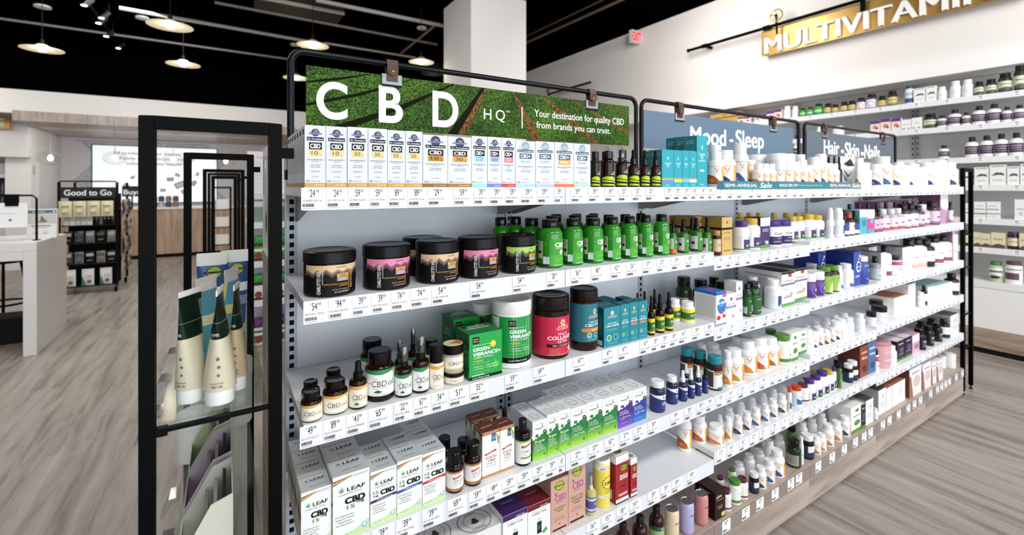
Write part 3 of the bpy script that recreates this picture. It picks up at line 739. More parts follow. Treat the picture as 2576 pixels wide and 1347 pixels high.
def put(s, dn, x0, x1, yt, d=.014, back=0, gap=.004, row=0, dp=None, zoff=0, rz=0, look=None, contig=False):
    """one product in the front row of shelf s (and BACK more behind it), from its left and right outline and top edge in the photo"""
    de = DES[dn]; d0 = d; shrink = 1.0
    for tr in range(60):
        yf = D + d
        if de['t'] == 'box':
            X0, X1 = at_Y(x0, yf), min(at_Y(x1, yf), kx(6) - .004); w = X1 - X0; X = (X0 + X1)/2; depth = (dp or de['depth'] * w) * shrink
            fp = (X, yf + depth/2, w/2 - .0003, depth/2); far = yf + depth
        else:
            X, Y, r = solve_round(x0, x1, yf)
            if contig:      # its left part stands hidden behind its neighbour: the visible strip is the pitch of the row
                r = (at_Y(x1, yf + r) - at_Y(x0, yf + r)) / 2 * .97
                for _ in range(4):
                    am = math.atan((x1 - CX)/F); X = at_Y(x1, yf + r); q = math.hypot(X, yf + r); a2 = am - math.asin(r / q); X = at_Y(CX + F * math.tan(a2), yf + r)
            if (contig or row) and x0 > 1700:
                zb0 = ZS[max(0, min(5, int((X - kx(0))/B)))][s-1]; hh = zof(yt, X + CT*r, Y + ST*r) - zb0
                rm = max(.008, (.5 if de['kind'] in ('wide', 'jar') or de['cat'] == 'jar' else .2 if de['kind'] in ('drop', 'cone') else .4 if row else .29) * hh)
                if r > rm:
                    r = rm; am = math.atan((x1 - CX)/F)
                    for _ in range(4): X = at_Y(x1, yf + r); q = math.hypot(X, yf + r); X = at_Y(CX + F * math.tan(am - math.asin(r / q)), yf + r)
            r *= shrink; X = min(X, kx(6) - .004 - r)
            Y = yf + r
            rr = r; 
            if de['cr'] > 1: r /= de['cr']
            fp = (X, Y, rr, rr); far = Y + rr
        if far > YB - .006:
            d -= .012; shrink *= .93
            if shrink < .6: print('NOFIT', s, dn, x0); return
            continue
        if not clash(s, fp): break
        d += .005
        if d - d0 > .12: d = d0; shrink *= .88
    else:
        print('NOFIT', s, dn, x0, round(d0, 3)); return
    if d - d0 > .03 or shrink < .9: print('moved', s, dn, x0, 'd', round(d0, 3), '->', round(d, 3), 'shrink', round(shrink, 2))
    hw_ = fp[2]; z = max(ZS[max(0, min(5, int((xx - kx(0))/B)))][s-1] for xx in (X - hw_, X, X + hw_)) + zoff
    if de['t'] == 'box': h = zof(yt, X, yf) - z
    else:
        cr = r * de['cr'] * (.7 if de['kind'] not in ('drop', 'spray') else .4)
        h = zof(yt, X + (CT if yt > HY else -CT)*cr, Y + (ST if yt > HY else -ST)*cr) - z
    if s > 1: h = min(h, min(ZS[max(0, min(5, int((xx - kx(0))/B)))][s-2] for xx in (X - hw_, X, X + hw_)) - (.106 if dn == 'mau' else .024) - z)
    if h < .02: print('LOW', s, dn, x0, h); h = .03
    for k in range(back + 1):
        if de['t'] == 'box':
            yy = yf + k * (depth + gap)
            if yy + depth > YB - .003: break
            f = (X, yy + depth/2, w/2 - .0003, depth/2)
            if k and clash(s, f): break
            o = instance(dn, w - .0006, depth, h, (X, yy, z + .0002), rz)
        else:
            yy = Y + k * (2*rr + gap)
            if yy + rr > YB - .003: break
            f = (X, yy, rr, rr)
            if k and clash(s, f): break
            o = instance(dn, r, r, h, (X, yy, z + .0002), rz or (-.75 if dn in ('vo', 'vo2', 'vn', 'vb', 'vg', 'vt', 'clr') else 0))
        FOOT.setdefault(s, []).append(f)
        reg(o, look or de['look'], de['cat'], places(s, X), row + k, x0 + k * .01)
CUR = [1]
def row_(s, *items):
    px = 0
    for it in items:
        kw = dict(it[4]) if len(it) > 4 else {}
        x0, x1 = it[1], it[2]
        if not kw.get('row') and x0 > 1780:
            if abs(x0 - px) < 2.6: kw['contig'] = True
        elif kw.get('row') and x0 > 1780 and DES[it[0]]['t'] == 'cyl': x0 -= (x1 - x0) * .4
        if not kw.get('row'): px = x1
        put(s, it[0], x0, x1, it[3], **kw)
# ---- designs: white hemp drops cartons of the top shelf
def gol(name, look, num, flav, gold, band, plus='', sub=None, subcol=None, silver=False, wide=False):
    k = '#17181c' if not silver else '#3c5568'
    a = [('d', 0, .885, .2, '#23365f' if not silver else '#8f9fb2'), ('p', [(-.1, .9), (.02, .935), (.14, .9), (.05, .885)], '#a98338' if not silver else '#b5bcc5'), ('d', .0, .868, .33, '#2d4d9a' if not silver else '#a4b3c4', .02), ('t', 'Garden of Life', 0, .868, .5, .016, '#dfe6f2', .01),
         ('r', -.4, .752, .4, .812, k), ('t', 'Dr. Formulated', 0, .782, .7, .032, '#e9ecf0', .015), ('r', -.3, .612, .32, .725, k), ('t', 'CBD' + plus, 0, .668, .5, .07, '#f3f4f6', .03),
         ('r', -.3, .5, .32, .61, subcol or gold)]
    if sub:
        ls = sub.split(); 
        for i, st in enumerate(ls): a.append(('t', st, 0, .555 + (len(ls) - 1)*.022 - i*.044, .46, .034 if len(ls) > 1 else .055, '#ffffff' if subcol in ('#d2404f', '#e9a03c') else '#2e6f88' if not subcol == '#a9b4ef' else '#30357a', .01))
    else: a += [('t', num, -.03, .555, .3, .065, '#2a2118'), ('t', 'mg', .22, .53, .08, .02, '#2a2118')]
    a += [('t', 'WHOLE HEMP EXTRACT', 0, .445, .78, .022, '#4a4d54', .008), ('t', '- LIQUID DROPS -', 0, .415, .4, .013, '#6d7078'), ('t', '+ ENTOURAGE', 0, .36, .46, .02, '#74777e'), ('t', 'EFFECT BLEND', 0, .328, .5, .02, '#74777e')]
    if flav: a.append(('t', flav, 0, .255, .44, .019, '#2c8a5e' if flav == 'PEPPERMINT' else '#54504a'))
    a += [('t', 'THC FREE', 0, .17, .3, .019, '#7d8087'), ('t', num or '15', -.37, .103, .14, .034, '#2a2b30'), ('t', 'mg CBD per Serving', -.02, .1, .5, .016, '#4a4d54'), ('r', -.499, .004, .499, .07, band), ('t', 'DIETARY SUPPLEMENT', .2, .035, .5, .016, '#f5f0e0' if not silver else '#7a8ca0')]
    box(name, BX, look, '#d3d6dc', a, [('r', -.42, .8 - i*.037, .35, .815 - i*.037, '#a6a4a2') for i in range(16)] + [('r', -.5, .004, .5, .07, band), ('r', -.2, .86, .2, .95, '#17181c')], depth=1.05)
GO = '#f0cf92'; GB = '#c39a4c'
gol('g10p', 'white carton, tan square reading 10 peppermint', '10', 'PEPPERMINT', GO, GB)
gol('g10c', 'white carton, tan square reading 10 chocolate', '10', 'CHOCOLATE MINT', GO, GB)
gol('g30p', 'white carton, tan square reading 30 peppermint', '30', 'PEPPERMINT', GO, GB)
gol('g30c', 'white carton, tan square reading 30 chocolate', '30', 'CHOCOLATE MINT', GO, GB)
gol('g50p', 'white carton, tan square reading 50 peppermint', '50', 'PEPPERMINT', GO, GB)
gol('g50c', 'white carton, tan square reading 50 chocolate', '50', 'CHOCOLATE MINT', GO, GB)
gol('s10', 'wide white carton with bronze square reading 10', '10', '', '#b77f22', '#8a5a1c')
gol('s30', 'wide white carton with bronze square reading 30', '30', '', '#d99a2b', '#a06f24')
gol('pst', 'white carton with aqua stress relief square', '', '', '#9fdbe0', '#8fd6dc', '+', 'STRESS RELIEF', '#9fdbe0')
gol('psl', 'white carton with lavender sleep square', '', '', '#a9b4ef', '#6d78d8', '+', 'SLEEP', '#a9b4ef')
gol('pim', 'white carton with red immune response square', '', '', '#d2404f', '#c9323f', '+', 'IMMUNE RESPONSE', '#d2404f')
gol('prl', 'wide silvery carton reading relax', '', '', '#cfe6ec', '#a8cfe0', '+', 'RELAX', '#dbeaf0', True)
gol('pss', 'wide silvery carton reading sleep', '', '', '#dfe2f0', '#b9bde4', '+', 'SLEEP', '#e2e6f2', True)
gol('ptu', 'silvery carton with orange square and orange band', '', '', '#e9a03c', '#e0703a', '+', 'TURMERIC', '#e9a03c', True)
gol('pdh', 'silvery carton with pale green D H A', '', '', '#d9ead9', '#b4dcb4', '+', 'DHA', '#dcecdc', True)
K = dict(back=6, gap=.0006)
row_(1, ('g10p', 766.3, 819.5, 316, K), ('g10c', 820, 873, 319, K), ('g30p', 874, 925.4, 320.7, dict(back=2)), ('g30c', 926, 974.5, 324, dict(back=2)), ('g50p', 975, 1019.5, 328.6, dict(back=2)), ('g50c', 1020, 1063, 331, dict(back=2)),
     ('s10', 1063.8, 1126.5, 340.7), ('s30', 1127, 1185.8, 345), ('pst', 1186.4, 1225.8, 343.3), ('psl', 1226.6, 1262, 345.4), ('pim', 1262.4, 1296, 347.7), ('prl', 1296.7, 1346.7, 355.2), ('pss', 1347.5, 1394.8, 356.8), ('ptu', 1395.4, 1443.2, 359.4), ('pdh', 1443.7, 1485, 362.6))
hb = [('r', -1.3, .03, 1.3, .33, '#171a12'), ('p', [(-.8, .04), (.5, .04), (.45, .2), (.1, .29), (-.4, .3), (-.8, .26)], '#b7cf2a'), ('p', [(-.8, .1), (.5, .07), (.5, .085), (.1, .13), (-.8, .14)], '#171a12'), ('p', [(-.8, .2), (.4, .15), (.4, .17), (-.8, .22)], '#171a12'), ('r', .36, .03, .4, .62, '#c7cfd0'), ('d', .38, .52, .13, '#c9d4da'), ('d', .38, .52, .08, '#6d7f8a'), ('t', 'HEMPZEN', .12, .36, .5, .045, '#e8ead8', .01), ('r', .05, .4, .5, .425, '#c5d62f')]
cyl('hgel', BT, 'black capped bottle with lime green swoosh', .66, .78, .8, '#141213', '#0d0d0e', art=hb, glossy=True)
cyl('hgel2', BT, 'amber black capped bottle with lime swoosh', .66, .8, .8, AMBER, '#0d0d0e', art=hb, glossy=True)
cyl('hspr', SP, 'amber spray bottle with lime green swoosh', .52, .62, .55, AMBER, '#17181a', art=hb, kind='spray', glossy=True)
cyl('hdrp', DR, 'amber dropper bottle with lime green swoosh', .48, .6, .56, '#2a0f06', '#0c0c0d', art=hb, kind='drop', glossy=True)
row_(1, ('hgel', 1485.8, 1509, 381.5), ('hgel2', 1510, 1546, 381), ('hspr', 1547.5, 1578, 368), ('hdrp', 1579, 1608, 376), ('hdrp', 1609, 1634.5, 377.5), ('hdrp', 1635.5, 1662, 379), ('hspr', 1516, 1541, 371, dict(d=.075, row=1)), ('hgel', 1556, 1578, 378, dict(d=.08, row=1)))
def teal(nm, look, bandc, bandy, h=1):
    a = [('r', -.12, .72, .12, .82, '#3fb6c0'), ('t', 'S', 0, .77, .12, .05, '#dff4f6'), ('t', 'Social', 0, .64, .5, .045, '#eafafb', .01), ('t', 'CBD', 0, .585, .28, .035, '#eafafb', .01), ('t', 'BROAD', 0, .54, .3, .02, '#d4eef0')]
    a += [('r', -.498, .2, .498, .235, c) if i == 0 else ('r', -.498, .13, .498, .2, c) for i, c in enumerate(bandc)] if bandc else [('r', -.3, .5, .3, .515, '#cdeff2'), ('r', -.2, .3, .2, .34, '#cdeff2')]
    a += [('t', '30 ML', 0, .05, .4, .03, '#d4eef0')]
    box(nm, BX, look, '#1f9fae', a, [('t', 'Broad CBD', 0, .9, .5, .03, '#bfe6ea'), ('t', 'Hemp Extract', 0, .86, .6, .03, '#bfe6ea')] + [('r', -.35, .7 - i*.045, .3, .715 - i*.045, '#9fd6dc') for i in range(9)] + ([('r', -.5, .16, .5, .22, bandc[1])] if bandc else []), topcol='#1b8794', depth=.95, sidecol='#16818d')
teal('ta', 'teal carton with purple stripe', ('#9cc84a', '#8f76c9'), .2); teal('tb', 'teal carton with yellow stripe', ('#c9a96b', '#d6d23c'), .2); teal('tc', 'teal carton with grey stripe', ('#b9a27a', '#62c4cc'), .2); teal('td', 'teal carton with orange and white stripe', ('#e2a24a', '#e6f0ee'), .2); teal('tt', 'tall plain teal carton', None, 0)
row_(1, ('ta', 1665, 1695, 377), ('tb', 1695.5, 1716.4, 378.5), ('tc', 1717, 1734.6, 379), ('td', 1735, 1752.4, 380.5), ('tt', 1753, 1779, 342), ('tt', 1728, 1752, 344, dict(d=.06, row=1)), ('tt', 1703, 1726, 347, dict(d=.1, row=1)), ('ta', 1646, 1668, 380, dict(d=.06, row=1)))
# ---- vitamin shop bottles (white, orange V, gold side band, coloured swoosh)
def vb(nm, look, sw, sw2, cat=BT, **k):
    a = [('r', -1.3, .08, 1.3, .565, '#f4f2ef'), ('r', -1.3, .565, 1.3, .575, k.pop('line', '#2b3c63')), ('p', [(.3, .08), (1.2, .08), (1.2, .565), (.36, .565), (.3, .45), (.36, .3)], k.pop('side', '#dfa63c')), ('p', [(-.9, .08), (.24, .08), (.1, .2), (-.2, .31), (-.5, .34), (-.9, .345)], sw), ('p', [(.02, .08), (.24, .08), (.12, .17)], sw2),
         ('p', [(-.17, .53), (-.1, .53), (-.01, .43), (.07, .53), (.13, .53), (.0, .395)], '#d9762a'), ('t', 'the vitamin shoppe', -.02, .375, .34, .017, '#6e7684'), ('t', k.pop('word', 'herb'), -.38, .2, .26, .035, '#f4f0ea', .01), ('r', -.5, .145, -.2, .155, '#e9d8c4')]
    cyl(nm, cat, look, art=a, **k)
VW = 'white bottle with '
vb('vo', VW + 'orange swoosh label', '#bd5a1c', '#7da23a', line='#c9642e'); vb('vo2', VW + 'tan orange label', '#d98228', '#7da23a', line='#d98228', side='#d9a04a'); vb('vn', VW + 'dark navy swoosh label', '#1d2d68', '#2a4a8e', word='specialty'); vb('vb', VW + 'blue swoosh label', '#2c5c9c', '#1d3c6e', word='specialty')
vb('vt', VW + 'brown tan swoosh label', '#b98a68', '#8c6a50', line='#c9a27a', side='#d9b878'); vb('vg', VW + 'gold and navy label', '#2b3f58', '#3f6a8e', side='#cfa45e')
cyl('wpl', BT, 'plain white bottle with faint label', art=[('r', -1.3, .1, 1.3, .55, '#eceef0'), ('r', -.4, .35, .4, .37, '#9aa2ac'), ('r', -.3, .28, .3, .29, '#b4bac2'), ('r', -1, .1, 1, .17, '#dfe6ea')])
cyl('clr', JR, 'clear jar with wide white lid', .78, .8, 1.0, '#dfe2e4', '#f6f6f6', art=[('r', -1.3, .06, 1.3, .48, '#f1efec'), ('p', [(.3, .06), (1, .06), (1, .48), (.36, .48)], '#dfa63c'), ('p', [(-.8, .06), (.15, .06), (-.3, .2), (-.8, .22)], '#1d2d68'), ('p', [(-.15, .43), (-.08, .43), (0, .35), (.07, .43), (.14, .43), (.0, .31)], '#d9762a'), ('r', -1.3, .48, 1.3, .49, '#2b3c63')], kind='wide')
row_(1, ('vo', 1779.5, 1820, 381, dict(d=.02)), ('vn', 1820.5, 1850.5, 378), ('vb', 1841, 1884, 360, dict(d=.07)), ('vo', 1778, 1820, 365, dict(d=.12, row=1)), ('vn', 1884, 1906, 402.5), ('vo2', 1906.5, 1922, 412), ('vo2', 1922.5, 1938, 412), ('vo2', 1938.5, 1953.5, 413), ('clr', 1890, 1928, 389, dict(d=.12, row=1)), ('clr', 1932, 1955, 387, dict(d=.14, row=1)), ('clr', 1954.5, 1977.5, 386, dict(d=.03)), ('clr', 1978, 2000, 387.5, dict(d=.03)),
     ('vo2', 2000.5, 2016, 407), ('wpl', 1999, 2032, 389, dict(d=.13, row=1)), ('vn', 2017, 2035, 403), ('vo2', 2035.5, 2049, 416), ('vn', 2049.5, 2066.5, 395.5), ('vb', 2067, 2084, 387.5), ('vn', 2084.5, 2099, 411), ('vo2', 2099.5, 2112.5, 412),
     ('vo2', 2151.5, 2165, 410), ('wpl', 2152, 2177, 398, dict(d=.1, row=1)), ('wpl', 2165.5, 2178.5, 408), ('wpl', 2179, 2192.5, 412), ('vn', 2193, 2221.5, 413), ('vb', 2222, 2246, 394), ('wpl', 2196, 2220, 395, dict(d=.12, row=1)), ('vn', 2246.5, 2270, 416), ('wpl', 2270.5, 2288, 415), ('vg', 2288.5, 2302, 416), ('wpl', 2302.5, 2318, 413), ('wpl', 2318.5, 2334, 421), ('vn', 2334.5, 2352, 409), ('wpl', 2352.5, 2368.5, 409), ('wpl', 2369, 2388.5, 404), ('vg', 2389, 2411, 409), ('wpl', 2250, 2278, 409, dict(d=.1, row=1)), ('wpl', 2282, 2306, 411, dict(d=.1, row=1)), ('wpl', 2310, 2332, 410, dict(d=.1, row=1)))
cyl('blk', DR, 'black dropper bottle behind white bottles', .5, .62, .55, '#15110f', '#0c0c0d', kind='drop', glossy=True)
row_(1, ('blk', 2081, 2094, 394, dict(d=.09, row=1)), ('blk', 2095, 2107, 393, dict(d=.09, row=1)), ('blk', 2107.5, 2119, 393.5, dict(d=.09, row=1)))
box('wom', BX, 'white carton printed with dark angular figure', '#eceaea', [('p', [(-.3, .75), (.2, .95), (.45, .7), (.0, .68)], '#2b2526'), ('p', [(-.35, .6), (.05, .4), (.3, .5), (.0, .3)], '#4a5866'), ('p', [(-.4, .5), (-.2, .2), (.0, .22)], '#7c8794')], depth=.6)
row_(1, ('wom', 2114, 2151, 394.6))
# ---- second shelf: gummy jars
def cw(nm, look, top, mid, word, flav, wc, gcol):
    zz = [(-.6, .6), (-.42, .53), (-.33, .6), (-.24, .545), (-.16, .62), (-.05, .53), (.06, .6), (.16, .55), (.28, .6), (.4, .56), (.52, .62), (.7, .56), (1.2, .58)]
    a = [('r', -1.25, .04, 1.25, .7, '#0d0b0a'), ('r', -.62, .47, 1.2, .7, top)]
    for col, dz in ((mid, 0), ('#4a3d38' if wc != '#e05a8c' else '#54303c', -.05), ('#0d0b0a', -.1)):
        for i in range(len(zz) - 1):
            j = .02 * ((i * 7 + int(dz * 100)) % 3 - 1) if dz else 0
            a.append(('p', [(zz[i][0], .3), (zz[i+1][0], .3), (zz[i+1][0], zz[i+1][1] + dz), (zz[i][0], zz[i][1] + dz + 0)], col))
    a += [('tv', "CHARLOTTE'S WEB", -.3, .32, .5, .075, '#f3f3f3', .012), ('tv', 'STANLEY BROTHERS', -.225, .42, .28, .022, '#e6e6e6'), ('r', .28, .1, .29, .56, '#d6a04a'), ('tv', word, .35, .38 if len(word) > 5 else .45, .42 if len(word) > 5 else .24, .06, wc, .005), ('r', .04, .435, .28, .51, '#d9a03e'), ('t', '10', .15, .473, .1, .05, '#3a2808'), ('t', 'mg', .235, .46, .05, .02, '#3a2808'), ('r', .04, .345, .28, .43, '#8d8a86' if gcol is None else gcol), ('t', 'Plant-Based', .16, .405, .17, .018, '#f4f4f4'), ('t', 'Cannabinoids', .16, .38, .17, .018, '#f4f4f4'), ('t', 'per serving', .16, .357, .14, .014, '#f4f4f4'),
          ('t', 'HEMP EXTRACT-INFUSED', .03, .285, .47, .026, '#e0a33c', .01), ('t', 'GUMMIES', .17, .245, .18, .026, '#e0a33c', .01), ('t', 'DIETARY SUPPLEMENT', .11, .165, .3, .024, '#b9b4ae'), ('t', '60 GUMMIES', .13, .11, .27, .03, '#dcd6d0' if wc != '#e05a8c' else '#e6a6c0'), ('t', flav, .14, .655, .2, .03, '#6a5440')]
    cyl(nm, JR, look, .72, .735, 1.035, '#170806', '#101012', art=a, kind='jar', glossy=True, seg=40)
    DES[nm]['capm'] = 1
cw('cwr', 'amber gummy jar, peach recovery label', '#dcbc94', '#8a7058', 'RECOVERY', 'GINGER', '#d9ad74', None)
cw('cws', 'amber gummy jar, pink sleep label', '#e084a8', '#8a4a66', 'SLEEP', 'RASPBERRY', '#e05a8c', '#a886a8')
cw('cwc', 'amber gummy jar, green calm label', '#a6cc5c', '#55702e', 'CALM', 'LEMON LIME', '#c9c08a', '#7f9e7a')
row_(2, ('cwr', 761, 896, 621, dict(d=.006)), ('cws', 911, 1033, 608, dict(d=.006)), ('cwr', 1044.6, 1155.6, 599, dict(d=.006)), ('cws', 1150.5, 1255, 591, dict(d=.008)), ('cwc', 1257, 1348.6, 586, dict(d=.01)), ('cwr', 1012, 1113, 592, dict(d=.1, row=1, look='black lidded amber gummy jar, label hidden')))
# ---- green bottles
def gb(nm, look, caps, sub, big=True):
    a = [('r', -1.3, .03, 1.3, .09, '#123a0c'), ('r', -.62, .09, -.3, .24, '#c9c6de'), ('r', -.62, .09, -.5, .24, '#eef0f4'), ('r', -.36, .05, .95, .6, '#3ba82a'), ('r', -.36, .28, .95, .6, '#31961f'), ('t', 'CBD', .12, .485, .5, .085, '#f8faf6', .03), ('t', sub, .12, .42, .46, .026, '#f0e9c8', .01), ('d', .18, .33, .09, '#f4f6ee', .05), ('p', [(.06, .31), (.12, .37), (.24, .39), (.3, .36), (.25, .3), (.14, .275)], caps), ('d', .13, .255, .015, '#8ed0e0'), ('t', 'ADD A HINT OF', .12, .195, .46, .018, '#c9d84a'), ('t', 'Mind + Body Wellness', .12, .165, .5, .018, '#c9d84a'), ('t', 'LIQUID SOFT-GELS', .12, .065, .62, .025, '#e9f2e6', .01), ('r', -.95, .2, -.64, .56, '#d8d2c4'), ('r', -.9, .3, -.7, .36, '#2a2a2a')]
    a += [('r', -.92, .54 - i*.018, -.68, .545 - i*.018, '#7d7568') for i in range(9)]
    cyl(nm, BT, look, .66, .83, .68, '#27851a', '#0b0b0c', art=a, glossy=True, seg=32)
gb('gb1', 'green glass bottle with pale lime capsule', '#9ccf4a', '10mg Rapid-Relief'); gb('gb2', 'green glass bottle with dark green capsule', '#1d6a3a', '10mg Botanical'); gb('gb3', 'green glass bottle with yellow capsule', '#e8cf2a', '+ SLEEP'); gb('gb4', 'green glass bottle with olive capsule', '#8c9a2a', '+ STRESS RELIEF'); gb('gb5', 'green glass bottle with red capsule', '#d6502a', '+ BRAIN'); gb('gb6', 'green glass bottle with magenta capsule', '#c93f9c', '+ POWER'); gb('gb7', 'green glass bottle with orange capsule', '#e69a2a', '+ ENERGY')
row_(2, ('gb1', 1353, 1416, 551, dict(d=.035)), ('gb2', 1417, 1466.5, 549, dict(d=.035)), ('gb3', 1467, 1517.5, 548, dict(d=.035)), ('gb4', 1518, 1562, 545, dict(d=.035)), ('gb5', 1562.5, 1604, 543, dict(d=.035)), ('gb6', 1604.5, 1643.5, 541, dict(d=.035)), ('gb7', 1644, 1684, 539, dict(d=.035)))
HB = dict(look='green glass bottle, black cap only')
for i, (a, b, y, dd, rw) in enumerate([(1238, 1281, 547, .17, 2), (1275, 1318, 545, .17, 2), (1313, 1362, 548, .1, 1), (1366, 1410, 543, .12, 1), (1424, 1466, 541, .12, 1), (1467, 1508, 541, .12, 1), (1512, 1550, 540, .12, 1), (1554, 1592, 539, .12, 1), (1594, 1630, 537, .12, 1), (1380, 1418, 539, .2, 2), (1432, 1468, 538, .2, 2), (1476, 1510, 537, .2, 2)]):
    put(2, 'gb1', a, b, y, d=dd, row=rw, **HB)
gd = [('r', -1.3, .03, 1.3, .07, '#123a0c'), ('r', -.3, .05, 1.0, .46, '#2c8a1e'), ('t', 'CBD', .15, .36, .6, .05, '#f8faf6', .02), ('d', .2, .22, .08, '#c9e0a0', .02), ('r', -1.2, .08, -.35, .46, '#c9c6c0'), ('r', -.9, .22, -.6, .3, '#2a2a2a')]
cyl('gdr', DR, 'green dropper bottle with black bulb', .5, .62, .58, '#1d6a12', '#0c0c0d', art=gd, kind='drop', glossy=True); cyl('gdo', DR, 'green dropper bottle with orange base', .5, .62, .58, '#1d6a12', '#0c0c0d', art=gd[1:5] + [('r', -1.3, .03, 1.3, .16, '#d6682a')], kind='drop', glossy=True)
row_(2, ('gdo', 1683.5, 1703, 552, dict(d=.03)), ('gdr', 1704.5, 1733, 551, dict(d=.03)), ('gdr', 1736, 1767, 547, dict(d=.03)), ('gdr', 1766, 1790, 546.5, dict(d=.03)), ('gdr', 1730, 1750, 547, dict(d=.09, row=1)))
cyl('mel', BT, 'small amber bottle with gold cap', .68, .8, .8, '#2a1208', '#b98a4a', art=[('r', -1.3, .1, 1.3, .66, '#d8bc9a'), ('t', 'MELATONIN', .1, .42, .8, .07, '#4a3020'), ('r', -1.3, .1, 1.3, .16, '#5a2a18')], glossy=True)
box('gld', BX, 'gold carton with black band', '#c9a860', [('d', 0, .86, .1, '#8a6a2c'), ('r', -.499, .66, .499, .72, '#1c1812'), ('t', '10 MG', 0, .58, .6, .04, '#5a4420'), ('r', -.3, .45, .3, .46, '#6a5430'), ('r', -.3, .4, .3, .41, '#6a5430'), ('t', 'MELATONIN', 0, .1, .7, .04, '#2a2014')], [('r', -.5, .66, .5, .72, '#1c1812')] + [('r', -.35, .5 - i*.05, .3, .515 - i*.05, '#7a6030') for i in range(8)], sidecol='#a9853c', topcol='#5a431e', depth=1.3)
row_(2, ('mel', 1791, 1813.5, 580, dict(d=.018)), ('gld', 1816, 1842, 547, dict(d=.02)), ('gld', 1777, 1806, 546, dict(d=.09, row=1)), ('gld', 1748, 1776, 545, dict(d=.1, row=1)), ('gld', 1722, 1745, 544, dict(d=.13, row=1)), ('mel', 1700, 1716, 576, dict(d=.085, row=1)))
# melatonin run
def na(nm, look, cap, low='#4fa02e', lab='#3a2468', **k):
    cyl(nm, BT, look, k.get('z1', .66), .8, .72, '#f2f1f4', cap, art=[('r', -1.3, .05, 1.3, .1, low), ('r', -.35, .1, 1.0, .4, lab), ('t', 'Melatonin', .25, .45, .6, .06, '#4a3a78', .01), ('d', -.1, .2, .1, '#e8c23a', .035), ('r', .1, .26, .6, .28, '#d8d0ea'), ('r', .1, .21, .5, .225, '#d8d0ea'), ('r', -1.2, .12, -.5, .5, '#e3e0dc')])
na('nap', 'white bottle with purple cap', '#4a2a78'); na('nay', 'white bottle with yellow cap', '#c9a83a')
box('nab', BX, 'dark purple carton with white top panel', '#33205c', [('r', -.499, .72, .499, .999, '#ecebf0'), ('t', 'Melatonin', 0, .8, .8, .05, '#4a3a78'), ('r', -.3, .6, .35, .62, '#cfc8e0'), ('r', -.3, .54, .3, .56, '#cfc8e0'), ('d', .0, .2, .12, '#5aa03a', .03), ('r', .05, .12, .3, .22, '#e6e6ec'), ('r', -.499, .005, .499, .09, '#4f9a34')], sidecol='#241646', topcol='#2a1a50', depth=1.0)
cyl('gum', JR, 'purple capped gummy jar with red fruit', .74, .78, .9, '#ece9f2', '#4a2a82', art=[('r', -1.3, .08, 1.3, .4, '#2d1c4c'), ('t', 'Gummies', .1, .52, .9, .09, '#3a2a6a', .02), ('r', -.2, .32, .6, .34, '#b8a8d8'), ('d', .5, .16, .16, '#c94a30', .08), ('r', -.4, .2, .1, .215, '#d8d0ea')])
row_(2, ('nap', 1844, 1886, 555, dict(d=.02)), ('nay', 1886.5, 1912, 549, dict(d=.035)), ('nab', 1913, 1937.3, 548, dict(d=.02)), ('gum', 1938, 1966, 554), ('gum', 1966.5, 1992, 553.5), ('nay', 1992.5, 2008, 545), ('nay', 2008.5, 2024, 544), ('nay', 2024.5, 2053, 539, dict(d=.02)), ('nay', 2053.5, 2073.5, 541))
for a, b in ((1851, 1872), (1874, 1898), (1898, 1922), (1936, 1958), (1966, 1990), (1994, 2016), (2018, 2042)): put(2, 'nay', a, b, 535.5, d=.13, row=1)
cyl('wsp', SP, 'white spray bottle with tapered cap', .55, .6, .8, '#f0f1f4', '#e4e6ea', art=[('r', -.1, .1, 1.0, .4, '#1f3a86'), ('r', -1, .1, -.3, .4, '#e6e8ec'), ('t', 'Zzz', .3, .3, .4, .08, '#ffffff')], kind='cone')
cyl('bdr', DR, 'amber dropper bottle with blue label', .52, .62, .55, AMBER, '#0c0c0d', art=[('r', -1.3, .06, 1.3, .46, '#2a4a8c'), ('r', -1.3, .06, 1.3, .2, '#e6e8ec')], kind='drop', glossy=True)
cyl('rdr', BT, 'amber bottle with red cap', .6, .74, .62, AMBER, '#a82a24', art=[('r', -1.3, .06, 1.3, .56, '#f0ecea'), ('d', .1, .4, .2, '#c93a30', .06)], glossy=True)
box('tlb', BX, 'teal and white carton', '#4aa6bc', [('r', -.499, .7, .499, .998, '#e6f0f2'), ('d', .1, .45, .25, '#2a7f96', .15), ('t', 'HYPE', 0, .84, .6, .06, '#2a5f76')], topcol='#e0e8ea', depth=.8)
box('pkb', BX, 'pink and white carton', '#c93f86', [('r', -.499, .62, .499, .998, '#f0e6ec'), ('d', .1, .5, .22, '#5ab0c0', .12), ('r', -.499, .005, .499, .14, '#49a0b4'), ('t', 'HYPE', 0, .84, .6, .06, '#6a3a5a')], topcol='#ece4e8', depth=.8)
def pbt(nm, look, lab, low, body='#3a2228', cap='#101012'):
    cyl(nm, BT, look, .62, .76, .58, body, cap, art=[('r', -1.3, .05, 1.3, .58, lab), ('r', -1.3, .05, 1.3, .15, low), ('r', -.3, .3, .5, .36, '#4a4a86'), ('r', -.2, .22, .4, .24, '#8a8088'), ('r', -.2, .45, .4, .47, '#a090a0')], glossy=True)
pbt('pk1', 'bottle with pink label and dark cap', '#e9b8d0', '#b0487c'); pbt('cl1', 'clear bottle with red base band', '#e3dbe2', '#b83a40', '#b9a8ae', '#d0d0d4'); pbt('wh1', 'white label bottle with black cap', '#f0ecef', '#c9a8b4'); pbt('mv1', 'large bottle with mauve label', '#d8c2d2', '#8a6a84')
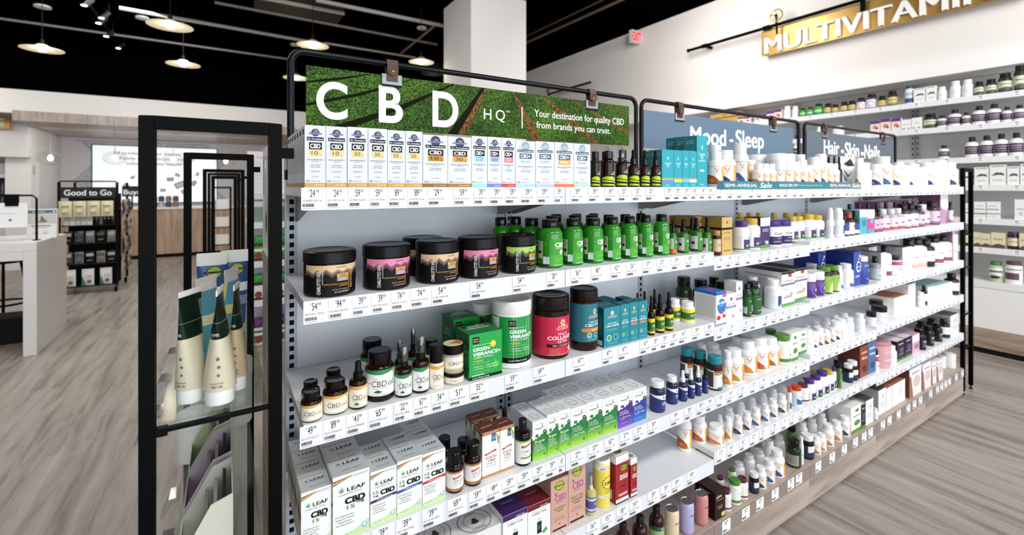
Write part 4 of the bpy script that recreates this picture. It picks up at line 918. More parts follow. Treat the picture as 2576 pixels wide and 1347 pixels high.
row_(2, ('wsp', 2077, 2099, 523), ('wsp', 2101.5, 2124, 523), ('bdr', 2124.5, 2136.5, 528), ('rdr', 2136.5, 2150, 534), ('bdr', 2150.5, 2162, 530), ('tlb', 2162.5, 2181.5, 529), ('pkb', 2182, 2200, 528), ('pk1', 2200.5, 2211, 530), ('pk1', 2211.5, 2221, 527), ('cl1', 2221.5, 2238, 526), ('cl1', 2240, 2259, 525.5), ('cl1', 2260, 2275, 524), ('wh1', 2275.5, 2292, 513), ('wh1', 2293, 2310, 511), ('mv1', 2310.5, 2326, 517), ('cl1', 2326.5, 2339, 514), ('mv1', 2340, 2364.5, 506), ('wh1', 2384, 2398, 508, dict(d=.05)))
DKC = dict(look='dark bottle with black cap')
for k in range(9): put(2, 'wh1', 2128 + k*23, 2146 + k*22.6, 514 - k*1.1, d=.12, row=1, **DKC)
box('mau', BX, 'tall mauve carton', '#8a4a72', [('r', -.4, .5, .1, .98, '#b9a6b6'), ('r', -.45, .5, -.41, .98, '#c04a86')], depth=.3)
row_(2, ('mau', 2206, 2282, 487, dict(d=.27, row=2)), ('mau', 2284, 2360, 486, dict(d=.27, row=2)))
box('wav', BX, 'white and mauve standing display carton', '#efecf2', [('p', [(-.5, 0), (.5, 0), (.5, .5), (.2, .42), (-.5, .55)], '#b48aa8'), ('p', [(.1, 0), (.5, 0), (.5, .4)], '#8c5f84')], sidecol='#7a4a6c', depth=.8)
row_(2, ('wav', 2366, 2385, 486.5, dict(d=.02)), ('wav', 2399, 2413, 485, dict(d=.02)))
# ---- third shelf
def pc(nm, look, kind, wave, c2='#2b2c2e', oil=None, cat=BT, z=(.62, .77, .78), lb=(.05, .6), word='+CBDoil', cap='#0f0d0c', body=AMBER, cut=False, seg=36):
    v0, v1 = lb; hh = v1 - v0
    a = [('r', -1.3, v0, 1.3, v1, '#f2ead8' if oil != '#1f8a4c' else '#f1f1ee'), ('p', [(-1.3, v1 - hh*.12), (-.6, v1 - hh*.14), (-.1, v1 - hh*.18), (.35, v1 - hh*.1), (.7, v1 - hh*.02), (1.3, v1 - hh*.02), (1.3, v1), (-1.3, v1)], wave), ('d', .42, v1 - hh*.12, .06, '#d9a640'), ('t', 'PLUS', -.3, v0 + hh*.66, .16, hh*.05, oil or wave), ('t', '+', -.5, v0 + hh*.48, .09, hh*.12, wave, .01), ('t', 'CBD', -.16, v0 + hh*.48, .52, hh*.22, '#33312e'), ('t', 'oil', .28, v0 + hh*.48, .27, hh*.22, oil or wave, .006), ('r', -.45, v0 + hh*.35, .5, v0 + hh*.358, '#6a5c48'), ('t', 'Full Spectrum Hemp Extract', -.12, v0 + hh*.3, .55, hh*.035, '#5a5246'), ('t', 'HEMP SUPPLEMENT', .3, v0 + hh*.385, .3, hh*.03, '#8a8276'), ('t', 'DIETARY SUPPLEMENT', -.1, v0 + hh*.06, .55, hh*.035, '#6a5a44')]
    if oil == '#1f8a4c' or cut: a += [('p', [(-.36, v0 + hh*.16), (-.2, v0 + hh*.24), (-.04, v0 + hh*.16), (-.2, v0 + hh*.12)], '#2c6a3c'), ('p', [(-.32, v0 + hh*.13), (-.2, v0 + hh*.18), (-.08, v0 + hh*.11)], '#1d5230')]
    cyl(nm, cat, look, z[0], z[1], z[2], body, cap, art=a, kind=kind, glossy=True, seg=seg)
GOLD = '#d9aa54'; GRN = '#1f8a4c'
pc('pc1', 'amber bottle with gold topped cream label', '', GOLD, oil='#d9a23c'); pc('pc2', 'green topped label on big amber bottle', '', '#2c8c4e', oil=GRN, z=(.62, .76, .8), lb=(.13, .66)); pc('pcd', 'amber dropper bottle with gold topped label', 'drop', GOLD, oil='#d9a23c', cat=DR, z=(.52, .64, .56), lb=(.05, .5), cut=True)
pc('pcs', 'amber spray bottle with green topped label', 'spray', '#2c8c4e', oil=GRN, cat=SP, z=(.5, .6, .54), lb=(.05, .46)); pc('pcr', 'cream roll-on bottle with black cap', 'roll', '#dfa23a', oil='#d9a23c', cat=BT, z=(.58, .6, .98), lb=(.06, .54), body='#e6dcc0')
pc('pct', 'squat clear balm tin with black lid', 'jar', '#e6dfd0', oil='#d9962e', cat=JR, z=(.66, .68, 1.02), lb=(.16, .6), body='#b9ac98'); DES['pct']['top'] = [('d', 0, 0, .47, '#ecd9a4'), ('p', [(-.1, .1), (.3, .3), (.42, .05), (.3, -.3), (.1, -.1)], '#d98a2a'), ('t', '+CBDoil', 0, -.02, .6, .12, '#4a4030')]
row_(3, ('pc1', 756, 811, 977, dict(d=.005)), ('pc1', 812, 875, 948, dict(d=.012)), ('pcd', 878, 924, 905, dict(d=.01)), ('pc2', 918, 992, 873, dict(d=.02)), ('pcs', 993, 1036, 869, dict(d=.012)), ('pcs', 1036.5, 1079, 843, dict(d=.012)), ('pcr', 1079.5, 1116, 862, dict(d=.012)), ('pct', 1115, 1167.5, 925, dict(d=.012)),
     ('pc1', 758, 805, 953, dict(d=.07, row=1)), ('pc1', 815, 862, 924, dict(d=.1, row=1)), ('pc2', 905, 966, 848, dict(d=.11, row=1)), ('pcs', 992, 1018, 857, dict(d=.09, row=1)), ('pcs', 1026, 1051, 826, dict(d=.1, row=1)), ('pcr', 1069, 1101, 850, dict(d=.1, row=1)))
def stacked():
    X, Y, r = solve_round(1113, 1166, D + .014); r /= 1.02
    z = ZS[0][2] + zof(925, X, Y + r*.7) - ZS[0][2]
    h = zof(858, X + CT*r*.7, Y + ST*r*.7) - z
    o = instance('pct', r, r, max(h, .03), (X, Y, z + .0004)); reg(o, 'balm tin with cream and orange lid, stacked on another', 'jar', 'third shelf under green sign', 0, 1113)
stacked()
gvf = [('r', -.4, .78, -.2, .93, '#1c1216'), ('t', 'VIBRANT', -.3, .88, .16, .03, '#e8c4d0', .01), ('t', 'HEALTH', -.3, .83, .16, .03, '#e8c4d0', .01), ('t', 'Plant-Based Superfood', -.13, .745, .52, .025, '#e6f2e6'), ('d', .22, .72, .09, '#e6c832'), ('t', 'NEW', .22, .72, .1, .03, '#f6f2c0', .02), ('t', 'GREEN', -.14, .65, .5, .075, '#fbfbf8', .03), ('t', 'VIBRANCE+', .03, .545, .84, .075, '#fbfbf8', .03), ('ti', '25 Billion Probiotics', -.08, .47, .6, .035, '#f0f6ee', .01), ('t', '+CBDoil', -.24, .395, .3, .045, '#e6c832', .015), ('t', 'Clinically Formulated', -.15, .34, .5, .018, '#cfe6cf'), ('t', '> Nutrition   > Digestion', -.06, .275, .64, .03, '#f0f6ee'), ('t', '> Circulation  > Immunity', -.06, .225, .64, .03, '#f0f6ee'), ('t', 'Advanced Adaptogenic Formula', -.14, .155, .5, .018, '#e6c832'), ('h', .3, .2, .22, '#8fd66a'), ('r', -.42, .08, -.05, .1, '#cfe6cf'), ('r', -.499, .004, .499, .065, '#101312'), ('t', "Look What's Inside", -.15, .035, .5, .03, '#f2f2f2', .01)]
gvt = [('t', 'GREEN', 0, .28, .5, .12, '#eef4ec', .02), ('t', 'VIBRANCE', 0, .08, .7, .12, '#eef4ec', .02), ('r', -.4, .2, -.28, .4, '#1c1216'), ('h', .3, -.35, .18, '#2c8a3c'), ('d', .1, .42, .06, '#c98a2a')]
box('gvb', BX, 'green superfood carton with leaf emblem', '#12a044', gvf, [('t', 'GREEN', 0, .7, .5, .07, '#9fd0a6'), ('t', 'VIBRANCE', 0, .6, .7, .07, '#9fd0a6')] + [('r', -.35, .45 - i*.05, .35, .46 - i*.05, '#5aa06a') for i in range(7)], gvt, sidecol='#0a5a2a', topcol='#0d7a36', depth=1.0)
gca = [('r', -1.57, .09, 1.57, .78, '#12933e'), ('r', -1.57, .09, 1.57, .17, '#101312')] + [(c[0], c[1], c[2]*.9 + .02, .13 + c[3]*.66, c[4]*.9, c[5]*.66) + tuple(c[6:]) for c in gvf if c[0] in ('t', 'ti') and c[1] not in ('NEW', "Look What's Inside", 'VIBRANT', 'HEALTH')] + [('r', -.36, .64, -.16, .73, '#1c1216'), ('t', 'VIBRANT', -.26, .7, .16, .018, '#e8c4d0', .01), ('t', 'HEALTH', -.26, .67, .16, .018, '#e8c4d0', .01), ('r', -1.3, .2, -.62, .76, '#e9ede8'), ('h', .62, .25, .22, '#8fd66a'), ('d', .55, .6, .08, '#e6c832'), ('t', "Look What's Inside", -.1, .13, .5, .022, '#f2f2f2', .01)] + [('r', -1.2, .72 - i*.03, -.7, .725 - i*.03, '#70807a') for i in range(16)]
cyl('gvc', TB, 'green superfood canister with white lid', .81, .82, 1.03, '#f0f0ec', '#f2f0ec', art=gca, kind='wide', seg=40)
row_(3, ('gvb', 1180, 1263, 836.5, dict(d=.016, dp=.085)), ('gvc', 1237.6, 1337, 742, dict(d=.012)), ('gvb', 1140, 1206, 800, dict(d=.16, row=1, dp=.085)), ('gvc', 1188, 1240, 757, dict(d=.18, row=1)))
flower = [('d', .03 + .055*math.cos(k*math.pi/3), .74 + .03*math.sin(k*math.pi/3), .035, '#e9c48a') for k in range(6)]
rca = [('r', -1.57, .06, 1.57, .68, '#cc1c46')] + [('d', c[1]*1.0, .585 + (c[2]-.74)*1.2, .03, '#f0c890') for c in flower] + [('t', 'ANCIENT', .05, .525, .36, .032, '#f4dcc8', .008), ('t', 'NUTRITION', .05, .485, .42, .032, '#f4dcc8', .008), ('t', 'MULTI', .03, .405, .28, .036, '#f6eef0'), ('t', 'COLLAGEN', .03, .345, .86, .055, '#fbf6f6', .02), ('t', 'ULTRA', .03, .285, .32, .036, '#f6eef0', .01), ('r', -.42, .2, .6, .245, '#1c1214'), ('t', 'CBD + COLLAGEN + MCT', .06, .222, .66, .024, '#f2e6dc', .01), ('t', 'Supports', -.22, .165, .26, .02, '#e8a04a'), ('t', 'Healthy Joints', -.2, .135, .3, .02, '#e8a04a'), ('t', 'Healthy Skin', -.2, .108, .28, .02, '#e8a04a'), ('p', [(.2, .15), (.28, .17), (.33, .21), (.36, .16), (.44, .155), (.37, .125), (.38, .09), (.31, .11), (.23, .095), (.27, .13)], '#f0dcc0'), ('t', 'DIETARY SUPPLEMENT  NET WT', 0, .075, .8, .016, '#f0d4d8')]
cyl('rca', TB, 'crimson collagen jar with dark lid', .76, .78, .99, '#1a0a08', '#19100e', art=rca, kind='wide', glossy=True, seg=40)
tca = [('r', -1.57, .15, 1.57, .77, '#1b7080')] + [('d', c[1] + .05, .64 + (c[2]-.74)*1.2, .035, '#d9c48a') for c in flower] + [('t', 'ANCIENT', .07, .575, .44, .026, '#e6d8b0', .008), ('t', 'NUTRITION', .07, .545, .5, .026, '#e6d8b0', .008), ('t', 'ORGANIC', .1, .475, .55, .03, '#eef4f2'), ('t', 'CBD HEMP', .12, .425, .86, .045, '#f6f8f6', .015), ('p', [(-.45, .345), (-.4, .375), (1, .375), (1, .315), (-.4, .315)], '#d9822a'), ('t', 'Golden Chai', .2, .345, .5, .028, '#f8ead0', .01), ('d', -.15, .26, .09, '#e6efe8'), ('d', -.15, .26, .07, '#4a9a6a'), ('d', .13, .26, .09, '#cfe0dc'), ('d', .13, .26, .07, '#17616e'), ('t', 'DIETARY SUPPLEMENT', .1, .19, .6, .018, '#cfe0dc')]
cyl('tca', TB, 'teal hemp powder jar with dark lid', .8, .81, 1.0, '#241009', '#17120f', art=tca, kind='wide', glossy=True, seg=40)
def anb(nm, look, sub, orange):
    a = [('d', c[1] - .03, .85 + (c[2]-.74)*1.0, .05, '#d9cf9a') for c in flower] + [('t', 'ANCIENT', 0, .77, .5, .028, '#e6e0c0', .008), ('t', 'NUTRITION', 0, .735, .56, .028, '#e6e0c0', .008), ('t', 'ORGANIC', 0, .59, .58, .038, '#eef4f2'), ('t', 'CBD HEMP', 0, .525, .8, .05, '#f6f8f6', .015)]
    a += [('r', -.35, .42, .35, .475, '#d9603c'), ('t', sub, 0, .447, .5, .028, '#f8ead0')] if orange else [('t', sub, -.02, .43, .62, .036, '#9fd6c0', .01)]
    a += [('d', -.2, .22, .14, '#e6efe8'), ('d', -.2, .22, .11, '#4a9a6a'), ('d', .2, .22, .14, '#8fd0b0'), ('d', .2, .22, .11, '#1d6f7a'), ('t', '30 CAPLETS', 0, .08, .5, .02, '#cfe0dc')]
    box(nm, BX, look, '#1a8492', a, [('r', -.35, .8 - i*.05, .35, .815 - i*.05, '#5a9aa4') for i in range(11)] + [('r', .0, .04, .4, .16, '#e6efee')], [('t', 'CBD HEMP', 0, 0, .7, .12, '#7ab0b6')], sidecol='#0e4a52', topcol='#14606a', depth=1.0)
anb('an1', 'teal hemp carton, green caplet line', '10mg Caplets', False); anb('an2', 'teal hemp carton with orange bar', 'Turmeric', True); anb('an3', 'narrow teal hemp carton', '20mg Caplets', False)
row_(3, ('rca', 1338.5, 1432, 731, dict(d=.012)), ('tca', 1433, 1504, 718, dict(d=.014)), ('an1', 1519, 1561, 773, dict(d=.014)), ('an3', 1561.5, 1583.5, 766), ('an2', 1584, 1606, 761), ('an2', 1606.5, 1628.5, 757.5), ('an1', 1520, 1552, 756, dict(d=.09, row=1)), ('an3', 1569, 1590, 752, dict(d=.09, row=1)))
ss = [('r', -1.3, .06, 1.3, .43, '#2c6a22'), ('r', -1.3, .06, 1.3, .11, '#e3cf2a'), ('p', [(-1.3, .36), (-.4, .33), (.3, .36), (1.3, .31), (1.3, .43), (-1.3, .43)], '#e8d52c'), ('t', 'SUNSOIL', .15, .25, .8, .05, '#f2f4ee', .015), ('d', .25, .33, .13, '#8fb83a', .035), ('t', 'CBD DROPS', .05, .195, .5, .018, '#e3cf2a'), ('t', 'Cinnamon', .12, .14, .5, .028, '#f2f4ee')]
cyl('sdr', DR, 'dark dropper bottle, yellow and green label', .5, .61, .56, '#170a06', '#0c0c0d', art=ss, kind='drop', glossy=True)
cyl('scp', BT, 'small yellow and green bottle, white cap', .66, .78, .82, '#f0f0ee', '#f4f4f4', art=[(c[0], c[1], c[2]*1.5 if not isinstance(c[2], str) else c[2], c[3], c[4]*1.5, c[5]) if c[0] == 'r' else c for c in ss[:2]] + [('p', [(-1.3, .52), (-.4, .48), (.3, .52), (1.3, .46), (1.3, .64), (-1.3, .64)], '#e8d52c'), ('t', 'SUNSOIL', .15, .36, .8, .075, '#f2f4ee', .015), ('t', 'CBD CAPSULES', .1, .28, .5, .03, '#e3cf2a')])
row_(3, ('sdr', 1628.8, 1647.5, 744), ('sdr', 1648, 1672, 739), ('sdr', 1671, 1694, 734), ('scp', 1712.5, 1748, 756, dict(d=.04)), ('scp', 1684, 1712, 750, dict(d=.08, row=1)), ('sdr', 1613, 1630, 732, dict(d=.09, row=1)), ('sdr', 1638, 1655, 727, dict(d=.1, row=1)), ('sdr', 1596, 1611, 736, dict(d=.1, row=1)))
cyl('dkb', BT, 'dark green bottle with black cap', .62, .78, .78, '#16301a', '#0c0c0d', art=[('r', -1.3, .06, 1.3, .52, '#3a3630'), ('r', -1.2, .1, -.2, .5, '#aaa496')] + [('r', -1.1, .46 - i*.04, -.3, .475 - i*.04, '#5a564c') for i in range(8)], glossy=True)
for a, b, y, dd in ((1699, 1741, 694, .14), (1742, 1783, 701, .13), (1780, 1812, 695, .19), (1796, 1832, 706, .12), (1825, 1859, 701, .17)): put(3, 'dkb', a, b, y, d=dd, row=1)
box('slp', BX, 'blue topped sleep carton with strawberries', '#f2f1ef', [('r', -.499, .9, .499, .998, '#2a6ab8'), ('d', .05, .55, .44, '#2a72b8', .23), ('d', .3, .86, .2, '#e6503c', .05), ('t', 'SLEEP', .05, .66, .76, .075, '#f6f8fa', .025), ('t', 'MELATONIN', .05, .57, .5, .03, '#d8e6f4'), ('d', -.25, .22, .2, '#d03428', .07), ('d', .28, .25, .16, '#d03428', .06), ('d', .1, .38, .12, '#e0485a', .03), ('r', -.499, .005, .499, .04, '#3a7cc0')], [('r', -.5, .9, .5, .998, '#2a6ab8')] + [('r', -.42, .82 - i*.05, .42, .835 - i*.05, '#b5b0aa') for i in range(13)], [('d', .2, .1, .2, '#c93a58')], topcol='#2a6ab8', depth=1.5)
box('slw', BX, 'white and lilac sleep carton', '#efedf0', [('p', [(0, .74), (.14, .81), (0, .88), (-.14, .81)], '#2c4a8a'), ('t', 'SLEEP WELL', .0, .63, .8, .05, '#6a6a78'), ('r', -.499, .5, .499, .57, '#7a5aa0'), ('t', 'MELATONIN', 0, .535, .7, .035, '#efe6f6'), ('d', .2, .2, .12, '#a890c0', .06), ('d', -.15, .36, .1, '#c9d6cf', .03)], [('r', -.42, .85 - i*.05, .42, .86 - i*.05, '#b5b0b0') for i in range(14)], sidecol='#d9d4d0', depth=1.2)
row_(3, ('slp', 1801.5, 1827, 734, dict(d=.012)), ('slw', 1827.8, 1851.5, 739, dict(d=.012)), ('slw', 1852, 1868, 709, dict(d=.03)), ('slw', 1770, 1795, 735, dict(d=.1, row=1)))
cyl('ppb', BT, 'dark green power bottle with black cap', .7, .84, .66, '#123a14', '#0c0c0d', art=[('r', -1.3, .05, 1.3, .6, '#1d5a1c'), ('t', 'Power to Sleep', .15, .48, .7, .04, '#e9f2e6', .01), ('d', .25, .33, .14, '#6a3a1c', .05), ('r', -.2, .12, .6, .14, '#c9d6a8'), ('r', -1.2, .1, -.5, .3, '#c9c6de')], glossy=True)
cyl('srb', BT, 'white bottle with blue moon label', .66, .8, .7, '#f2f2f3', '#f4f4f4', art=[('r', -.2, .06, 1.2, .46, '#23408c'), ('r', -1.3, .06, -.25, .46, '#e9ebee'), ('d', .35, .33, .2, '#c98a4a', .06), ('d', .35, .31, .16, '#23408c', .05), ('r', -.1, .12, .8, .15, '#e6ecf4'), ('r', -.2, .06, 1.2, .1, '#e6ecf4')])
box('smn', BX, 'black topped white sleep carton with hands', '#f0eef0', [('r', -.499, .93, .499, .998, '#2b282c'), ('r', .0, .84, .28, .93, '#a83a30'), ('t', 'Somnapure', 0, .74, .86, .07, '#4a4a58'), ('r', -.499, .6, .499, .66, '#4a2a6a'), ('t', 'Natural Sleep Aid', 0, .63, .8, .035, '#efe6f6'), ('r', -.4, .52, .1, .535, '#a8a4ac'), ('r', -.4, .46, .2, .475, '#a8a4ac'), ('p', [(-.4, .26), (-.1, .32), (.1, .3), (.2, .4), (.38, .36), (.3, .24), (-.3, .22)], '#b8a49c'), ('r', -.499, .005, .499, .09, '#4f9a3a')], [('r', -.45, .84, .4, .87, '#8a868c')] + [('r', -.42, .7 - i*.06, .42, .71 - i*.06, '#c9c6c8') for i in range(10)], topcol='#1a181b', sidecol='#dcd8d8', depth=1.7)
cyl('oly', JR, 'purple gummy jar with white lid', .62, .66, .98, '#4a2a78', '#eceaf0', art=[('d', .1, .32, .38, '#8a6ac0', .24), ('d', .1, .32, .32, '#4a2a78', .2), ('d', .1, .32, .12, '#c9b8e6', .07)], kind='wide')
cyl('alv', BT, 'green and white bottle, green cap', .72, .82, .8, '#2a1a10', '#5a8a2c', art=[('r', -1.3, .05, 1.3, .66, '#8fb83a'), ('p', [(-.2, .05), (1.3, .05), (1.3, .6), (.3, .5), (-.1, .3)], '#eef2e6'), ('p', [(-.3, .5), (.3, .62), (.9, .64), (.3, .56)], '#2a6a8c')], glossy=True)
cyl('wpb', BT, 'white bottle with violet label foot', .66, .8, .72, '#f2f1f3', '#f2f2f4', art=[('r', -.3, .06, 1, .5, '#efedf2'), ('p', [(-.3, .06), (1, .06), (1, .2), (.3, .16), (-.3, .24)], '#6a5a9c'), ('d', .4, .12, .16, '#c98a9a', .03), ('t', 'Sleep', .2, .36, .5, .05, '#3a3a5a')])
box('blu', BX, 'royal blue carton with white bubbles', '#27409c', [('d', .2, .78, .06, '#e6ecf6'), ('d', .35, .86, .09, '#e6ecf6'), ('d', .1, .68, .1, '#e6ecf6'), ('d', .2, .55, .34, '#dfe6f4', .16), ('d', .22, .56, .26, '#27409c', .12), ('t', 'qunol', .2, .56, .4, .05, '#f4f6fa', .02), ('r', -.3, .26, .35, .3, '#aebce0')], sidecol='#1f3488', topcol='#1b2e78', depth=1.6)
cyl('blb', BT, 'blue bottle with white cap', .76, .82, .9, '#27409c', '#ecedf2', art=[('t', 'Q', .25, .5, .4, .14, '#eef2fa', .03), ('r', -.3, .66, .6, .7, '#7ac08a'), ('r', -.2, .2, .5, .22, '#aebce0')])
row_(3, ('ppb', 1868.5, 1890.5, 713), ('ppb', 1891.5, 1915, 706), ('srb', 1915.5, 1965, 701, dict(d=.014)), ('smn', 1966.5, 1998.5, 684, dict(d=.012)), ('smn', 1999, 2030, 676, dict(d=.012)), ('oly', 2030.5, 2053, 683), ('oly', 2053.5, 2074, 679), ('alv', 2074.5, 2094, 669), ('alv', 2094.5, 2112, 666), ('wpb', 2112.5, 2121, 668), ('wpb', 2122, 2147, 662), ('blu', 2147.5, 2165.5, 634), ('blb', 2166, 2185, 642), ('srb', 1886, 1912, 694, dict(d=.1, row=1)), ('wpl', 2034, 2060, 662, dict(d=.1, row=1)), ('blu', 2058, 2076, 636, dict(d=.12, row=1)), ('alv', 2062, 2080, 664, dict(d=.09, row=1)))
cyl('amb', BT, 'clear amber bottle with black cap', .58, .72, .5, '#8f9298', '#101012', art=[('r', -1.3, .06, 1.3, .5, '#b4bcc4'), ('d', .2, .62, .12, '#c9683c', .03), ('r', -.2, .3, .6, .33, '#e8e4e2'), ('r', -.2, .16, .6, .2, '#a85a4a')], glossy=True)
box('gry', BX, 'white carton with grey side', '#ecebea', [('r', -.3, .4, .3, .42, '#a8a4a4'), ('r', -.2, .3, .2, .32, '#8fb0b0'), ('d', .1, .7, .18, '#c9d6d4', .1)], sidecol='#a8a4a6', topcol='#4a4648', depth=1.6)
cyl('mgj', JR, 'magenta and white jar with black lid', .74, .78, .74, '#ece8ec', '#141214', art=[('r', -1.3, .52, 1.3, .72, '#a83a7c'), ('r', -.3, .3, .6, .34, '#8a868c'), ('t', 'NEOCELL', .1, .62, .7, .06, '#f2e6ee')], glossy=True)
def pwb(nm, look, a1, cap='#151314', body='#ecebec'):
    cyl(nm, BT, look, .64, .76, .6, body, cap, art=[('r', -1.3, .06, 1.3, .58, '#f0eeee'), ('r', -1.3, .06, 1.3, .2, a1), ('r', -.3, .4, .5, .43, '#8a8688'), ('r', -.2, .3, .4, .32, '#b0acae')], glossy=True)
pwb('pw1', 'white label bottle with blush base', '#d8b4a8'); pwb('pw2', 'dark bottle with white label', '#26302c', body='#141414'); pwb('pw3', 'white bottle with plum lower label', '#8a4a5c')
row_(3, ('amb', 2186, 2216, 644), ('gry', 2216.5, 2230, 636), ('pw3', 2231, 2243, 616), ('mgj', 2243.5, 2270, 641), ('gry', 2270.5, 2294, 622), ('pw1', 2294.5, 2310, 600), ('pw1', 2310.5, 2331, 597), ('pw2', 2331.5, 2351, 600), ('pw3', 2351.5, 2373, 592), ('pw3', 2373.5, 2394, 590), ('gry', 2186, 2206, 622, dict(d=.12, row=1)), ('pw2', 2330, 2350, 592, dict(d=.1, row=1)), ('pw2', 2352, 2372, 590, dict(d=.1, row=1)))
box('pch', PO, 'glossy white and mauve standing pouch', '#f0ecef', [('p', [(-.5, 0), (-.3, 0), (-.35, .98), (-.5, .98)], '#a07a94'), ('p', [(-.2, .98), (.5, .98), (.5, .86), (-.1, .9)], '#b48aa4'), ('r', -.15, .3, .3, .33, '#b4a8b0')], sidecol='#8a5f80', depth=.5)
row_(3, ('pch', 2395, 2412, 582, dict(d=.03)))
# ---- fourth shelf
def lf(nm, look, word, band, num15=True):
    a = [('p', [(-.5, .91), (.0, .957), (.0, .962), (-.5, .935)], '#a83a2c'), ('p', [(-.5, .885), (.0, .95), (.0, .957), (-.5, .91)], '#e0b83a'), ('p', [(-.5, .862), (-.02, .943), (.0, .95), (-.5, .885)], '#3f8a8c'), ('t', 'SOLARAY', .22, .95, .5, .03, '#7a7f86'), ('h', -.27, .735, .17, '#7fae55'), ('h', -.27, .735, .1, '#3f7a34'), ('t', 'LEAF', .13, .755, .5, .06, '#1c1d1f', .02), ('t', 'THERAPEUTICS', -.05, .69, .66, .018, '#3a3b3e')]
    if band:
        a += [('t', '15', -.3, .6, .2, .055, '#6f9a48', .03), ('t', 'mg', -.3, .54, .2, .035, '#2a2a2c', .02), ('t', 'CBD', .15, .575, .55, .085, '#121314', .05), ('p', [(-.5, .465), (.5, .505), (.5, .455), (-.5, .415)], band), ('t', word, .05, .458, .6, .022, '#f0eef2', .01)]
    else: a += [('t', 'CBD', .1, .58, .56, .09, '#121314', .05), ('t', '15', -.02, .475, .22, .06, '#6f9a48', .03), ('t', 'mg', .25, .52, .2, .04, '#2a2a2c', .02)]
    a += [('t', st, -.18, .365 - i*.045, .5 if i != 2 else .36, .024, '#5a5c5e') for i, st in enumerate(('Full-Spectrum', 'Supercritical', 'Hemp Extract', 'with Herbal Extracts'))]
    a += [('p', [(-.5, 0), (.5, 0), (.5, .2), (.1, .09), (-.5, .05)], '#c4dca4'), ('d', .36, .12, .1, '#f0f4f0'), ('d', .36, .12, .085, '#7fa6b0'), ('d', .36, .125, .05, '#eef4f4'), ('t', '30 VEG CAPS', -.25, .06, .3, .016, '#6a7a5a')]
    tp = [('h', -.25, .1, .13, '#3f6a34'), ('t', 'LEAF', .12, .15, .5, .13, '#1c1d1f', .03), ('t', 'THERAPEUTICS', -.02, .02, .6, .04, '#55585a'), ('t', 'NON-GMO', .05, -.25, .5, .09, '#7fa04a', .01), ('r', -.5, .44, .3, .47, '#b4483c')]
    box(nm, BX, look, '#eceeec', a, [('r', -.4, .8 - i*.05, .2, .815 - i*.05, '#a8aaa8') for i in range(10)] + [('r', -.5, .55, .5, .6, '#26282a')], tp, topcol='#cfd3d4', depth=1.0)
lf('lf0', 'white leaf carton reading C B D 15', '', None); lf('lf1', 'white leaf carton with purple band', 'SLEEP BLEND', '#4a2a66'); lf('lf2', 'white leaf carton with blue band', 'STRESS BLEND', '#2c5a9c'); lf('lf3', 'white leaf carton with red band', 'PAIN BLEND', '#c03a34')
lf('lfw', 'wide white leaf carton', '', None)
KB = dict(back=3, gap=.002, d=.012)
row_(4, ('lf0', 757, 834, 1231, dict(back=3, gap=.002, d=.012, dp=.062)), ('lfw', 837, 929.5, 1190, dict(back=2, gap=.002, d=.006, dp=.075)), ('lf1', 931.5, 998, 1180, dict(back=1, gap=.002, d=.012)), ('lf2', 999, 1062, 1154, dict(back=1, gap=.002, d=.012)), ('lf3', 1062.8, 1120.5, 1136, dict(back=2, gap=.002, d=.012)))
bar = [('r', -1.3, .06, 1.3, .56, '#ede9e4'), ('r', -1.3, .51, 1.3, .56, '#b07a44'), ('r', -1.3, .06, 1.3, .13, '#a06a3a'), ('p', [(-.3, .42), (.2, .46), (.2, .41), (-.3, .37)], '#b03a2c'), ('t', "BARLEAN'S", -.05, .417, .4, .022, '#f4e6dc', .01), ('t', 'IDEAL CBD', .05, .335, .6, .04, '#7a5a44'), ('ti', 'Hemp Oil Softgels', .02, .285, .54, .024, '#6a5a50'), ('t', '900 mg CBD', -.02, .24, .4, .022, '#8a7a70'), ('t', '30 Softgels', -.2, .09, .26, .022, '#f0e0d0'), ('d', .6, .28, .1, '#5a2016', .05), ('r', .5, .4, .75, .54, '#3a94a4')]
cyl('bsg', BT, 'dark softgel bottle with copper banded label', .6, .72, .82, '#160905', '#0b0b0c', art=bar, glossy=True, seg=36)
